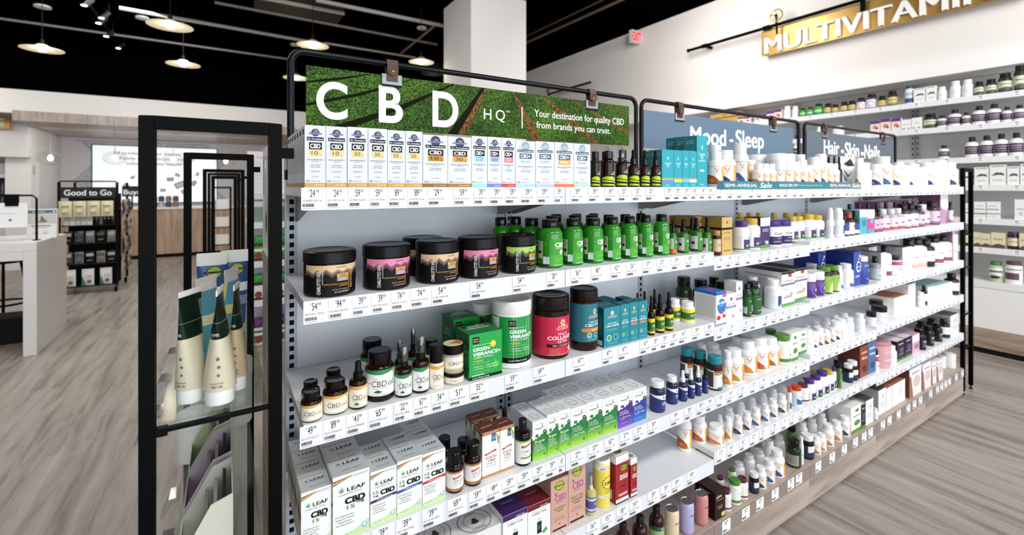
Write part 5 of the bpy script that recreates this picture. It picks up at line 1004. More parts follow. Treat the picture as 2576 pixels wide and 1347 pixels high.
def bbx(nm, look, rib, sub):
    a = [('r', -.499, .93, .499, .998, '#a8652f'), ('t', 'NATURAL MINT', 0, .965, .8, .025, '#f2e0cc', .01), ('p', [(.02, .93), (.28, .93), (.28, .75), (.15, .77), (.02, .75)], rib), ('t', '15 mg', .15, .86, .2, .025, '#e6eef4', .01), ('t', 'CBD', .15, .82, .2, .025, '#e6eef4', .01), ('p', [(.3, .92), (.5, .8), (.42, .74), (.34, .84)], '#8a9a3a'), ('p', [(.34, .86), (.46, .7), (.4, .66)], '#5a7a2a'), ('p', [(-.36, .525), (.3, .575), (.3, .535), (-.36, .485)], '#b03a2c'), ('t', "BARLEAN'S", -.03, .53, .5, .022, '#f4e6dc', .01), ('t', 'IDEAL', .02, .43, .66, .05, '#a8663a', .008), ('t', 'CBD', .02, .36, .44, .05, '#7a4a2c', .008), ('ti', 'Hemp Oil', .02, .3, .5, .032, '#6a5a50'), ('t', sub, 0, .24, .56, .02, '#8a7a70'), ('r', -.3, .18, .3, .185, '#b0a89c'), ('r', -.499, .005, .499, .06, '#b8864c')]
    box(nm, BX, look, '#f0eeec', a, [('p', [(.1, .93), (.5, .93), (.5, .75)], '#7a8a3a'), ('p', [(-.5, .93), (-.1, .9), (-.4, .7)], '#5a7a2a'), ('r', -.5, .93, .5, .998, '#8a4a22')] + [('r', -.3, .6 - i*.04, .35, .61 - i*.04, '#8f8c86') for i in range(10)], [('p', [(-.36, -.06), (.36, .12), (.36, .0), (-.36, -.18)], '#a83228'), ('t', "BARLEAN'S", 0, -.01, .6, .08, '#f0d8cc', .01)], topcol='#5a2a14', sidecol='#d8d2c6', depth=1.0)
bbx('bb1', 'white hemp oil carton with blue ribbon', '#2a6a9c', '675 mg CBD'); bbx('bb2', 'white hemp oil carton with dark green ribbon', '#1f4a3c', '1350 mg CBD')
cyl('bch', BT, 'dark bottle with lime chocolate label', .62, .76, .5, '#140a07', '#0d0c0c', art=[('r', -1.3, .06, 1.3, .58, '#f0efec'), ('r', -1.3, .54, 1.3, .58, '#8fc24a'), ('p', [(-.36, .47), (.36, .51), (.36, .46), (-.36, .42)], '#b03a2c'), ('t', "BARLEAN'S", 0, .466, .5, .022, '#f4e6dc', .01), ('ti', 'Seriously Delicious', .08, .4, .6, .026, '#8fc27a'), ('t', 'CBD', -.05, .335, .52, .05, '#2a2a2a'), ('r', -.4, .17, .6, .22, '#8fc24a'), ('t', 'CHOCOLATE MINT', .1, .195, .7, .026, '#2a4a1c', .01), ('t', '1500 mg CBD', 0, .265, .5, .02, '#7a7a78')], glossy=True, seg=32)
row_(4, ('bsg', 1120.8, 1166, 1127, dict(d=.012)), ('bsg', 1167, 1211, 1106, dict(d=.012)), ('bb1', 1213, 1257.3, 1085, dict(d=.014)), ('bb2', 1258, 1294, 1072, dict(d=.014)), ('bch', 1294.5, 1335.5, 1051, dict(d=.014)), ('bsg', 1100, 1136, 1094, dict(d=.09, row=1)), ('bsg', 1147, 1184, 1099, dict(d=.1, row=1)), ('bb1', 1187, 1221, 1056, dict(d=.075, row=1)), ('bb2', 1222, 1256, 1046, dict(d=.075, row=1)), ('bch', 1256, 1282, 1026, dict(d=.1, row=1)))
def hf(nm, look, c1, c2, word, num, liquid=False):
    cc = lin(c1); mid = c1
    edge = [(-.5, 0), (.5, 0), (.5, .7), (.4, .66), (.3, .68), (.2, .62), (.1, .63), (0, .57), (-.1, .59), (-.2, .54), (-.3, .56), (-.4, .52), (-.5, .54)]
    a = [('p', edge, c1)]
    hx = lambda h: tuple(int(h.lstrip('#')[i:i+2], 16) for i in (0, 2, 4))
    A, Bc = hx(c1), hx(c2); n = 14
    for i in range(n):
        t = 1 - i / (n - 1); a.append(('r', -.499, .004 + i*.03, .499, .034 + i*.03, '#%02x%02x%02x' % tuple(int(A[k] + (Bc[k] - A[k]) * t) for k in range(3))))
    a += [('t', 'Hemp', -.1, .8, .42, .055, '#2a2c2a'), ('p', [(.14, .83), (.2, .9), (.22, .82), (.17, .79)], '#3f8a3a'), ('p', [(.14, .78), (.18, .8), (.18, .75), (.14, .74)], '#d9c83a'), ('t', 'FUSION', .3, .8, .26, .03, '#9aa09a'), ('r', -.3, .9, .3, .908, '#9aa09a'), ('p', circ(-.2, .62, .12, .045, 6), c1), ('p', circ(.34, .68, .11, .055, 6), '#1d2a24'), ('t', num, .34, .68, .1, .04, '#f0f2f0', .02)]
    if liquid: a += [('p', [(-.36, .46), (-.28, .53), (-.2, .46), (-.28, .42)], '#e3d23a'), ('t', 'LIQUID', .08, .46, .5, .045, '#eef4e6', .02)]
    a += [('t', '5 mg CBD', -.15, .4 if liquid else .47, .5, .03, '#eef4ee', .012), ('t', '5 mg Terpenes', -.08, .355 if liquid else .425, .62, .03, '#eef4ee', .012), ('t', "221 mg Omega's", -.08, .31 if liquid else .38, .64, .03, '#eef4ee', .012), ('t', '+ ' + word, -.02, .255 if liquid else .29, .74, .042, '#eef4ee'), ('t', 'BALANCE' if word[0] == 'M' else 'SUPPORT', -.2, .21 if liquid else .24, .3, .02, '#eef4ee'), ('t', 'EXTRA STRENGTH', -.1, .12, .5, .02, '#e3d23a'), ('d', .34, .1, .07, '#3f8a3a')]
    box(nm, BX, look, '#f2f3f2', a, [('p', [(-.5, 0), (.5, 0), (.5, .55), (.2, .6), (-.1, .52), (-.5, .6)], '#1c4a2a'), ('t', 'LIQUID', 0, .4, .5, .04, '#c9d86a')] + [('r', -.35, .3 - i*.04, .35, .31 - i*.04, '#8ab08a') for i in range(6)], [('d', 0, 0, .34, '#6f7d74'), ('d', 0, 0, .31, '#f0f1f0'), ('d', 0, 0, .26, '#7f8d84'), ('d', 0, 0, .24, '#f0f1f0'), ('r', -.38, -.1, .38, .1, '#f0f1f0'), ('t', 'FUSION HEMP', 0, 0, .7, .1, '#5f6d64', .01)], topcol='#eceeed', depth=1.15)
hf('hf1', 'green liquid hemp carton', '#1f7a36', '#9ad03a', 'Mind & Body', '5', True); hf('hf2', 'green hemp carton, mind and body', '#1f7a3a', '#9fcc3a', 'Mind & Body', '10'); hf('hf3', 'purple hemp carton, stress', '#4a2a8c', '#7a4ac0', 'Stress', '5'); hf('hf4', 'blue hemp carton, sleep', '#2a3a9c', '#2a7ad0', 'Sleep', '5')
HK = dict(d=.014, back=1, gap=.003)
row_(4, ('hf1', 1339.5, 1375.5, 1058, HK), ('hf1', 1376, 1404.5, 1042, HK), ('hf1', 1405, 1434.8, 1032, HK), ('hf2', 1435.3, 1475.7, 1024, HK), ('hf2', 1476.2, 1515, 1010, HK), ('hf2', 1515.5, 1553.7, 1000, HK), ('hf3', 1554.2, 1591, 989, HK), ('hf4', 1591.5, 1626, 978, HK))
nv = [('r', -1.3, .05, 1.3, .58, '#1f2f6e'), ('p', [(-1, .58), (1, .58), (1, .46), (.2, .4), (-1, .56)], '#eef0f4'), ('p', [(-.1, .5), (.02, .55), (.14, .5), (.02, .46)], '#3a8ac0'), ('t', 'TRACE', .1, .46, .3, .025, '#5a6a8c'), ('t', 'CBD', .12, .31, .46, .075, '#f4f6fa', .02), ('t', 'Full Spectrum', .1, .24, .5, .024, '#d8def0'), ('t', '25 mg', .16, .15, .3, .024, '#d8def0')]
cyl('nvb', BT, 'navy bottle with white cap', .68, .8, .82, '#141c40', '#f2f2f2', art=nv, glossy=True, kind='wcap', seg=32)
cyl('nvd', DR, 'navy dropper bottle with white bulb', .52, .62, .56, '#141c40', '#f0f0f0', art=[(c[0], c[1]) + tuple(x for x in c[2:]) if c[0] == 't' and 0 else c for c in [('r', -1.3, .05, 1.3, .46, '#1f2f6e'), ('p', [(-1, .46), (1, .46), (1, .38), (.2, .34), (-1, .45)], '#e6e9f0'), ('t', 'CBD', .12, .26, .5, .055, '#f4f6fa', .02), ('t', '500 mg', .1, .16, .4, .025, '#d8def0')]], kind='drop', glossy=True, base='#eceaea')
cyl('nvk', DR, 'navy dropper bottle with black bulb', .52, .62, .56, '#101830', '#0c0c0d', art=[('r', -1.3, .05, 1.3, .46, '#1f2f6e'), ('t', 'CBD', .12, .26, .5, .055, '#f4f6fa', .02), ('d', 0, .14, .1, '#c98a4a', .03)], kind='drop', glossy=True)
row_(4, ('nvb', 1633.6, 1674, 952, dict(d=.018)), ('nvb', 1675, 1705.5, 942, dict(d=.035)), ('nvd', 1706, 1729.5, 931, dict(d=.03)), ('nvd', 1729, 1748, 926, dict(d=.03)), ('nvd', 1747, 1765, 920, dict(d=.03)), ('nvk', 1766, 1782, 914, dict(d=.03)), ('nvd', 1717, 1735, 914, dict(d=.09, row=1)))
cyl('sol', JR, 'clear gummy jar with teal cap', .7, .78, .86, '#2c2422', '#1f8a9c', art=[('r', -1.3, .06, 1.3, .6, '#ecebe6'), ('p', [(-.5, .54), (.9, .54), (.9, .6), (-.5, .6)], '#c03a2c'), ('p', [(-.5, .51), (.9, .51), (.9, .54), (-.5, .54)], '#e0b83a'), ('p', [(-.5, .48), (.9, .48), (.9, .51), (-.5, .51)], '#3f8a5c'), ('t', 'Sleep', .22, .38, .5, .06, '#3a3a3c', .01), ('t', 'BLEND', .22, .31, .4, .03, '#5a5a5c'), ('r', -.3, .06, .9, .12, '#3f94a0'), ('h', .5, .18, .2, '#4a9a4a'), ('r', -1.3, .1, -.55, .56, '#4a4644')])
row_(4, ('sol', 1777.5, 1817.5, 891, dict(d=.018)), ('sol', 1744, 1779, 879, dict(d=.085, row=1)), ('sol', 1711, 1744, 871, dict(d=.12, row=1)), ('wpl', 1752, 1780, 864, dict(d=.2, row=2)), ('wpl', 1785, 1815, 861, dict(d=.15, row=1)))
cyl('ngn', BT, 'white bottle with green cap', .72, .82, .84, '#eeeeea', '#4a8a2c', art=[('r', -1.3, .08, 1.3, .66, '#eef0ea'), ('r', -1.3, .1, 1.3, .22, '#4a8a3a'), ('t', "NATURE'S", .1, .5, .6, .04, '#3a5a3a'), ('d', .1, .35, .12, '#6a9a4a', .05)])
cyl('mar', BT, 'white bottle with maroon cap', .72, .82, .78, '#eeeeea', '#5a1f38', art=[('r', -1.3, .08, 1.3, .66, '#eeece6'), ('r', -1.3, .1, 1.3, .2, '#8a3a4c'), ('d', .1, .35, .12, '#c9963a', .06), ('t', 'HERB', .1, .5, .5, .05, '#4a3a3a')])
box('nwb', BX, 'white and green herb carton', '#eef0ea', [('d', .1, .82, .2, '#4a8a3a', .06), ('r', -.3, .6, .4, .63, '#5a6a5a'), ('d', .1, .35, .3, '#5a8a3c', .1), ('r', -.499, .005, .499, .12, '#4a8a3a')], depth=.9)
row_(4, ('vo2', 1818, 1842.5, 881), ('vo2', 1843, 1871, 873), ('vo2', 1869, 1904, 853, dict(d=.03)), ('vo', 1904.5, 1935, 845), ('vo', 1936, 1960, 845), ('ngn', 1961, 1989, 838), ('nwb', 1990, 2008, 838), ('nwb', 2008.5, 2029, 833), ('wpl', 2029.5, 2048, 826), ('vg', 2048.5, 2061, 832), ('vb', 2061.5, 2075, 822), ('vg', 2075.5, 2090, 828), ('vb', 2090.5, 2104, 824), ('vn', 2104.5, 2118, 806), ('wpl', 2118.5, 2132, 800), ('wpl', 2132.5, 2149, 797), ('wpl', 2149.5, 2176, 788),
     ('wpl', 1846, 1870, 848, dict(d=.13, row=1)), ('wpl', 1890, 1912, 840, dict(d=.13, row=1)), ('ngn', 1932, 1956, 826, dict(d=.12, row=1)), ('mar', 1994, 2016, 823, dict(d=.12, row=1)), ('wpl', 2020, 2042, 816, dict(d=.12, row=1)), ('wpl', 2045, 2066, 805, dict(d=.12, row=1)), ('wpl', 2070, 2090, 796, dict(d=.12, row=1)), ('wpl', 2094, 2112, 790, dict(d=.12, row=1)), ('wpl', 2116, 2136, 785, dict(d=.12, row=1)))
cyl('blj', JR, 'black lidded jar in white card sleeve', .6, .62, 1.0, '#efeeec', '#141214', art=[('r', -.3, .2, .3, .24, '#b4b0b0')], kind='wide', glossy=True)
box('brb', BX, 'white carton with tan top', '#f0eeec', [('r', .1, .4, .16, .7, '#c9c2bc')], topcol='#a8694a', depth=1.4)
box('mnt', BX, 'pale mint and white carton', '#eef1f0', [('r', -.3, .3, .3, .36, '#b4d0cc'), ('r', -.2, .6, .2, .63, '#8fb8b4')], topcol='#9fc8c4', depth=1.3)
row_(4, ('blj', 2178, 2205, 782), ('blj', 2206, 2232, 766), ('blj', 2196, 2222, 752, dict(d=.09, row=1)), ('brb', 2249, 2284, 746, dict(d=.02)), ('brb', 2285, 2303, 714, dict(d=.02)), ('wpl', 2304, 2327, 734), ('pw2', 2328, 2333, 718, dict(d=.03)), ('mnt', 2334, 2350, 722), ('mnt', 2351, 2366, 719), ('mnt', 2367, 2381, 715), ('mnt', 2382, 2396, 711), ('pw2', 2397, 2413, 687), ('mnt', 2332, 2348, 706, dict(d=.1, row=1)), ('mnt', 2350, 2366, 704, dict(d=.1, row=1)))
# ---- fifth shelf
box('wng', BX, 'flat white carton with winged emblem', '#e6e4e2', [], [], [('d', 0, 0, .4, '#2a2a2c'), ('d', 0, 0, .385, '#dddbd9'), ('d', 0, 0, .26, '#2a2a2c'), ('d', 0, 0, .25, '#dddbd9'), ('p', [(-.1, -.1), (-.03, .1), (.03, .1), (.1, -.1), (0, -.14)], '#3a342e'), ('t', 'SLEEPY', 0, .3, .3, .07, '#2a2a2c'), ('t', 'WINGED', 0, -.33, .34, .07, '#2a2a2c')], depth=1.0)
def roc(nm, look, c):
    a = [('r', -.499, .86, .499, .998, c), ('t', '250 MG', .2, .89, .36, .03, '#f0e8ee', .01), ('t', 'FACIAL ROLLER', 0, .81, .7, .018, '#a8a0a4'), ('t', 'CBD OIL', .02, .74, .64, .055, '#3a2a30'), ('r', -.07, .5, .07, .56, '#b4b8b8'), ('d', 0, .56, .07, '#d0d4d4'), ('r', -.1, .2, .1, .5, '#1c2a22'), ('r', -.09, .3, .05, .42, '#2f5a40'), ('p', [(.1, .2), (.3, .3), (.36, .2), (.2, .14)], '#5a9a5a')]
    box(nm, BX, look, '#ecebe9', a, [('tv', 'CBD', .0, .55, .2, .3, '#3a3034', .01)], [('ti', 'rocoon', 0, .1, .5, .1, '#c9b4c4')], topcol=c, sidecol='#dcdad8', depth=1.0)
roc('rc1', 'white oil carton with purple top', '#3a1a5a'); roc('rc2', 'white oil carton with dark red top', '#6a1420')
def kr(nm, look, sub, tall=0):
    a = [('d', 0, .86, .27, '#3a4a1c', .085), ('d', 0, .86, .24, '#a8b83a', .075), ('r', -.28, .845, .28, .875, '#26301a'), ('t', "HILL BUD'S", 0, .86, .46, .016, '#e6ecc0', .01), ('h', -.22, .7, .16, '#b0388c'), ('t', 'CBD', .06, .63, .62, .11, '#b0388c', .01), ('t', '60mg CBD/OZ', 0, .545, .4, .016, '#8a5a68')]
    a += [('t', st, 0, .44 - i*.05, min(.72, .1 + .06*len(st)), .03, '#5a3a34') for i, st in enumerate(sub)] + [('r', -.3, .26, .3, .264, '#8a6258'), ('t', 'RADIANT REVIVES', 0, .22, .6, .016, '#7a5248'), ('h', 0, .12, .1, '#6a4a3a'), ('r', -.4, .03, .4, .06, '#2a2220')]
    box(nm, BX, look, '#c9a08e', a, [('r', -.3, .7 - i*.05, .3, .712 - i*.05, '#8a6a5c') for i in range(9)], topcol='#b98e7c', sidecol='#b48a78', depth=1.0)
kr('kr1', 'dusty pink anti-wrinkle carton', ('ANTI-WRINKLE', 'CREAM')); kr('kr2', 'tall dusty pink night cream carton', ('NIGHT TIME', 'NOURISHING', 'CREAM'))
cyl('mas', SP, 'clear massage oil bottle with lavender label', .5, .62, .38, '#c9bc7a', '#e6e0d8', art=[('r', -1.3, .1, 1.3, .46, '#5a5aa0'), ('r', -1.3, .13, 1.3, .18, '#e6e6f0'), ('r', -1.3, .38, 1.3, .43, '#d8d8ec'), ('d', .1, .3, .14, '#8fb040', .04), ('t', 'CBD', .1, .24, .2, .03, '#26264a'), ('t', 'MASSAGE & BODY', .1, .155, .7, .024, '#3a3a5a', .01)], kind='spray', glossy=True)
cyl('lot', TU, 'yellow body lotion tube', .93, .94, .97, '#ecd85a', '#f4f2ea', art=[('r', -1.57, .8, 1.57, .93, '#f2efd8'), ('t', '120mg CBD OIL', .1, .89, .7, .022, '#2a2618'), ('t', 'BODY LOTION', .06, .84, .92, .035, '#1c1a12', .02), ('t', 'CBD', .08, .53, .5, .06, '#1f1c10', .02)] + [('d', .08 + .4*math.cos(k*.42), .53 + .13*math.sin(k*.42), .035, '#2a2614') for k in range(15)] + [('t', 'HYDRATE DRY', .08, .36, .5, .02, '#6a5a20'), ('t', 'AND SOOTHE', .08, .33, .46, .02, '#6a5a20'), ('r', -1.57, .22, 1.57, .28, '#f2efd8'), ('t', 'AGAVE SCENT', .08, .25, .7, .028, '#2a2618', .01)], kind='wide')
def mr(nm, look):
    a = [('r', -.499, .84, .499, .998, '#eeeae6'), ('t', 'UM BOOST', .1, .87, .5, .025, '#8a8a88'), ('d', .12, .72, .3, '#3a3a1a', .07), ('d', .12, .72, .26, '#8aa032', .06), ('t', "BUD'S", .12, .72, .4, .03, '#1c1c10', .01), ('t', 'MUSCLE', .12, .56, .62, .045, '#f4f0ee', .03), ('t', 'REVIVE', .12, .505, .62, .045, '#f4f0ee', .03), ('t', 'CBD', .1, .34, .36, .035, '#1f1416', .015)] + [('d', .1 + .26*math.cos(k*.52), .34 + .085*math.sin(k*.52), .02, '#4a1418') for k in range(12)] + [('r', -.3, .15, .4, .2, '#d8b0a8'), ('r', -.499, .03, .499, .1, '#ece4e0'), ('r', -.499, .004, .499, .03, '#26201e')]
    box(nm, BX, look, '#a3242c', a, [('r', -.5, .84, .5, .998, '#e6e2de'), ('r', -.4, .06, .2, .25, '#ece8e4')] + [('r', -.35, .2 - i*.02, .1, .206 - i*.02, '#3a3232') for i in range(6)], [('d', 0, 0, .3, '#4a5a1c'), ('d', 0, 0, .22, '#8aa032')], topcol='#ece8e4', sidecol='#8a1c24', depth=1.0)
mr('mr1', 'tall red muscle rub carton'); mr('mr2', 'narrow red muscle rub carton')
row_(5, ('wng', 1060, 1160, 1372, dict(d=.03, dp=.1)), ('wng', 1161, 1262, 1338, dict(d=.03, dp=.1)), ('rc1', 1265, 1327, 1289, dict(d=.014)), ('rc2', 1327.6, 1385, 1265, dict(d=.014)), ('kr1', 1385.6, 1429.2, 1204, dict(d=.014)), ('kr2', 1429.8, 1473, 1165, dict(d=.014)), ('mas', 1472.5, 1500, 1190, dict(d=.014)), ('lot', 1491, 1535, 1142, dict(d=.02)), ('mr1', 1549, 1581, 1145, dict(d=.014)), ('mr2', 1586, 1602.5, 1153, dict(d=.014)))
S5A = [('vo2', 1779, 1822, 1063, dict(d=.012)), ('vo', 1742, 1778, 1040, dict(d=.06)), ('vo', 1704, 1740, 1030, dict(d=.085)), ('vo2', 1822.5, 1842.5, 1047), ('vn', 1843, 1869, 1044), ('vn', 1869.5, 1891.5, 1034), ('vb', 1892, 1914, 1024), ('vb', 1914.5, 1937, 1016), ('vb', 1937.5, 1957.5, 1002), ('vg', 1958, 1980, 991)]
row_(5, *S5A)
cyl('rdc', BT, 'white and blue bottle with orange cap', .68, .78, .86, '#efeeec', '#d0482c', art=[('r', -1.3, .08, 1.3, .6, '#e6eaee'), ('p', [(-.5, .12), (.8, .12), (.8, .4), (.1, .3), (-.5, .42)], '#3a6a9c'), ('t', 'FOCUS', .1, .48, .6, .06, '#3a5a7a')])
row_(5, ('rdc', 1980.5, 1992, 972), ('rdc', 1992.5, 2017.5, 967), ('mar', 2018, 2035.5, 962), ('nap', 2036, 2053, 950), ('nap', 2053.5, 2069, 940), ('nap', 2069.5, 2086, 930), ('nay', 2086.5, 2098, 929), ('nap', 2098.5, 2104, 922))
cyl('grn', BT, 'leaf green bottle with dark cap', .68, .8, .74, '#4a7a34', '#191716', art=[('r', -.4, .1, 1, .56, '#6a9a44'), ('r', -.2, .3, .5, .34, '#e6ecd8')], glossy=True)
cyl('wnb', BT, 'dark bottle with white cap', .68, .78, .86, '#15161c', '#efeeee', art=[('r', -1.3, .08, 1.3, .58, '#22304e'), ('p', [(-.5, .58), (1, .58), (1, .2), (.2, .34), (-.5, .3)], '#ece8de'), ('p', [(.3, .2), (1, .2), (1, .58), (.5, .58)], '#cfa45e')])
box('swb', BX, 'red brown printed carton', '#8a3a2c', [('r', -.3, .74, .4, .8, '#d8a08a'), ('t', 'Slim', .1, .6, .7, .08, '#f0dcd0', .02), ('d', .1, .25, .28, '#5a2418', .1)], sidecol='#5a2218', topcol='#4a1a14', depth=1.1)
box('snb', BX, 'slate blue printed carton', '#4a6a94', [('r', -.3, .74, .4, .8, '#b8cce0'), ('t', 'Nite', .1, .6, .7, .08, '#dce8f2', .02), ('d', .1, .25, .28, '#2a466a', .1)], sidecol='#2c4468', topcol='#24385a', depth=1.1)
cyl('pkt', TB, 'pink powder tub with pink lid', .86, .87, 1.02, '#d8a8ac', '#c98f96', art=[('t', 'BEAUTY', .1, .6, .7, .06, '#f4e6e6'), ('r', -.3, .3, .5, .34, '#f0dcdc')], kind='wide')
box('dpb', BX, 'dark carton with violet print', '#232028', [('r', -.499, .005, .499, .1, '#4a8a3a'), ('d', .1, .5, .26, '#5a4a7c', .14), ('r', -.3, .8, .3, .84, '#d8d4de'), ('r', -.3, .3, .3, .33, '#a89cc0')], topcol='#dcdade', depth=1.2)
box('mvb', BX, 'mauve and white carton', '#cfa8bc', [('r', -.499, .6, .499, .998, '#ecdfe6'), ('d', .1, .35, .25, '#a06a8c', .12)], topcol='#c09ab0', depth=1.2)
cyl('pwk', BT, 'glossy black bottle with pale label', .64, .78, .7, '#121112', '#0d0d0e', art=[('r', -.4, .12, .7, .5, '#4a4648'), ('r', -.3, .4, .5, .44, '#d8d4d4'), ('r', -.2, .2, .4, .24, '#a8a0a0')], glossy=True)
row_(5, ('grn', 2105, 2118, 913), ('wnb', 2119, 2146.5, 913), ('wnb', 2147, 2158.5, 905), ('swb', 2163, 2183, 870), ('snb', 2183.5, 2203, 858), ('mgj', 2203.5, 2212, 877), ('pkt', 2213, 2240, 847), ('wpl', 2241, 2256, 867), ('dpb', 2257, 2276, 857), ('dpb', 2277, 2294, 848), ('mvb', 2295, 2313, 842), ('pwk', 2314, 2330, 825), ('pwk', 2331, 2350, 817), ('pwk', 2351, 2371, 811), ('pw2', 2372, 2390, 800), ('gry', 2391, 2412, 792, dict(d=.02)), ('wnb', 2095, 2120, 897, dict(d=.1, row=1)), ('nap', 2012, 2034, 950, dict(d=.11, row=1)), ('nay', 2040, 2060, 930, dict(d=.11, row=1)), ('nay', 2064, 2082, 922, dict(d=.11, row=1)), ('mvb', 2262, 2282, 835, dict(d=.12, row=1)), ('pwk', 2310, 2330, 806, dict(d=.1, row=1)), ('pwk', 2334, 2354, 800, dict(d=.1, row=1)), ('pwk', 2358, 2378, 794, dict(d=.1, row=1)))
for a, b, y, dd in ((1784, 1818, 1040, .1), (1822, 1846, 1022, .1), (1850, 1874, 1008, .11), (1878, 1902, 998, .11), (1906, 1930, 986, .11), (1934, 1956, 976, .11), (1960, 1980, 966, .11)): put(5, 'wpl', a - 8, b, y, d=dd, row=2 if dd > .15 else 1, look='plain white bottle')
# ---- bottom deck
cyl('rte', BT, 'dark red tea bottle', .6, .84, .5, '#2a0d0a', '#1a1412', art=[('r', -1.3, .06, 1.3, .4, '#6a1420'), ('t', 'detox', .1, .3, .6, .05, '#f0d8d0', .01)], glossy=True)
cyl('gte', BT, 'dark tea bottle with green label', .6, .84, .5, '#2a100a', '#1a1412', art=[('r', -1.3, .06, 1.3, .5, '#9ab87a'), ('r', -1.3, .5, 1.3, .6, '#1f5a34'), ('t', 'detox', .12, .55, .5, .04, '#e6f0e6', .01)], glossy=True)
def can(nm, look, c, tc):
    cyl(nm, CN, look, .8, .9, .9, c, c, art=[('ti', 'Recess', .1, .62, .62, .075, tc, .005), ('t', 'SPARKLING', .2, .34, .36, .014, tc), ('t', 'NATURAL', .2, .31, .3, .014, tc)], kind='can', seg=40)
can('ca1', 'cream drink can', '#e6cfae', '#5a4a3a'); can('ca2', 'lilac drink can', '#b4b0d8', '#3a3a5a'); can('ca3', 'salmon pink drink can', '#d08a86', '#4a2a2c')
box('plx', BX, 'dark chocolate brown drink mix carton', '#2a1613', [('t', 'plnt', -.1, .8, .5, .09, '#e6d8c0', .02), ('r', -.3, .66, .3, .68, '#a89078'), ('t', 'Cocoa', .0, .45, .5, .05, '#b8c06a'), ('t', 'chai', .0, .38, .4, .05, '#d8c8b0'), ('d', .3, .12, .2, '#d9c27a', .08)], [('t', 'plnt', 0, .86, .5, .06, '#e6d8c0')], topcol='#351c18', sidecol='#201010', depth=1.4)
row_(6, ('rte', 1549, 1585, 1310, dict(d=.03)), ('rte', 1590, 1630, 1293, dict(d=.02)), ('gte', 1632, 1671, 1268, dict(d=.02)), ('ca1', 1671.5, 1708.5, 1268, dict(d=.012)), ('ca2', 1709, 1746, 1250, dict(d=.012)), ('ca3', 1746.5, 1782, 1231, dict(d=.012)), ('plx', 1799, 1824.5, 1234, dict(d=.012)),
     ('mar', 1822.5, 1840, 1225), ('ngn', 1841, 1865, 1200), ('mar', 1865.5, 1882, 1197), ('wnb', 1882.5, 1909.5, 1184), ('vg', 1910, 1929, 1170), ('vb', 1929.5, 1951, 1152), ('vb', 1951.5, 1974, 1127), ('dkb', 1977, 2016, 1102, dict(d=.012)), ('wpl', 2016.5, 2022, 1098), ('wnb', 2023, 2048, 1088), ('vt', 2048.5, 2066, 1093), ('vt', 2066.5, 2080, 1088), ('vt', 2080.5, 2099, 1063), ('vt', 2099.5, 2119, 1056), ('vg', 2119.5, 2139, 1044),
     ('nwb', 2141, 2166, 1022, dict(d=.02)), ('dpb', 2167, 2177, 1018), ('gry', 2178, 2197, 1006), ('wpl', 2197.5, 2209.5, 1026), ('gry', 2210, 2229, 980, dict(d=.03)), ('brb', 2230, 2244, 975), ('brb', 2245, 2277, 962, dict(d=.02)))
for i, (a, b, y, dd) in enumerate(((1790, 1822, 1196, .1), (1822, 1852, 1176, .11), (1851, 1874, 1160, .1), (1877, 1900, 1140, .1), (1902, 1924, 1128, .11), (1928, 1950, 1104, .1), (1953, 1974, 1092, .1), (1985, 2006, 1070, .1), (2010, 2032, 1058, .1), (2036, 2056, 1050, .1), (2060, 2080, 1036, .1), (2084, 2104, 1026, .1), (2108, 2128, 1018, .1), (1880, 1900, 1120, .19), (1906, 1926, 1108, .19), (2040, 2060, 1030, .19), (2066, 2084, 1018, .19))):
    put(6, ('mar', 'ngn')[i % 2] if i < 2 else ('wpl' if i != 7 else 'grn'), a - 7, b, y, d=dd, row=2 if dd > .15 else 1, **(dict(look='plain white bottle') if i > 1 and i != 7 else {}))
box('pw', PO, 'white snack pouch with rose print', '#efedec', [('d', .1, .5, .3, '#d8c0bc', .2), ('r', -.3, .8, .3, .84, '#8a7a78'), ('p', [(-.5, 0), (-.2, 0), (-.35, .7), (-.5, .8)], '#a06a5c')], sidecol='#6a3a30', depth=.5)
cyl('wtb', TB, 'white powder tub with white lid', .84, .85, 1.0, '#f0f0f0', '#f4f4f4', art=[('r', -.3, .5, .5, .56, '#b4b4b4'), ('r', -.2, .3, .4, .34, '#c9c9c9')], kind='wide')
row_(6, ('pw', 2288, 2318, 925, dict(d=.02)), ('pw', 2320, 2342, 915), ('pw', 2343, 2356, 912), ('pw', 2357, 2372, 907), ('wtb', 2358, 2380, 893, dict(d=.07)), ('wtb', 2379, 2405, 886, dict(d=.02)), ('pw', 2296, 2316, 915, dict(d=.1, row=1)))

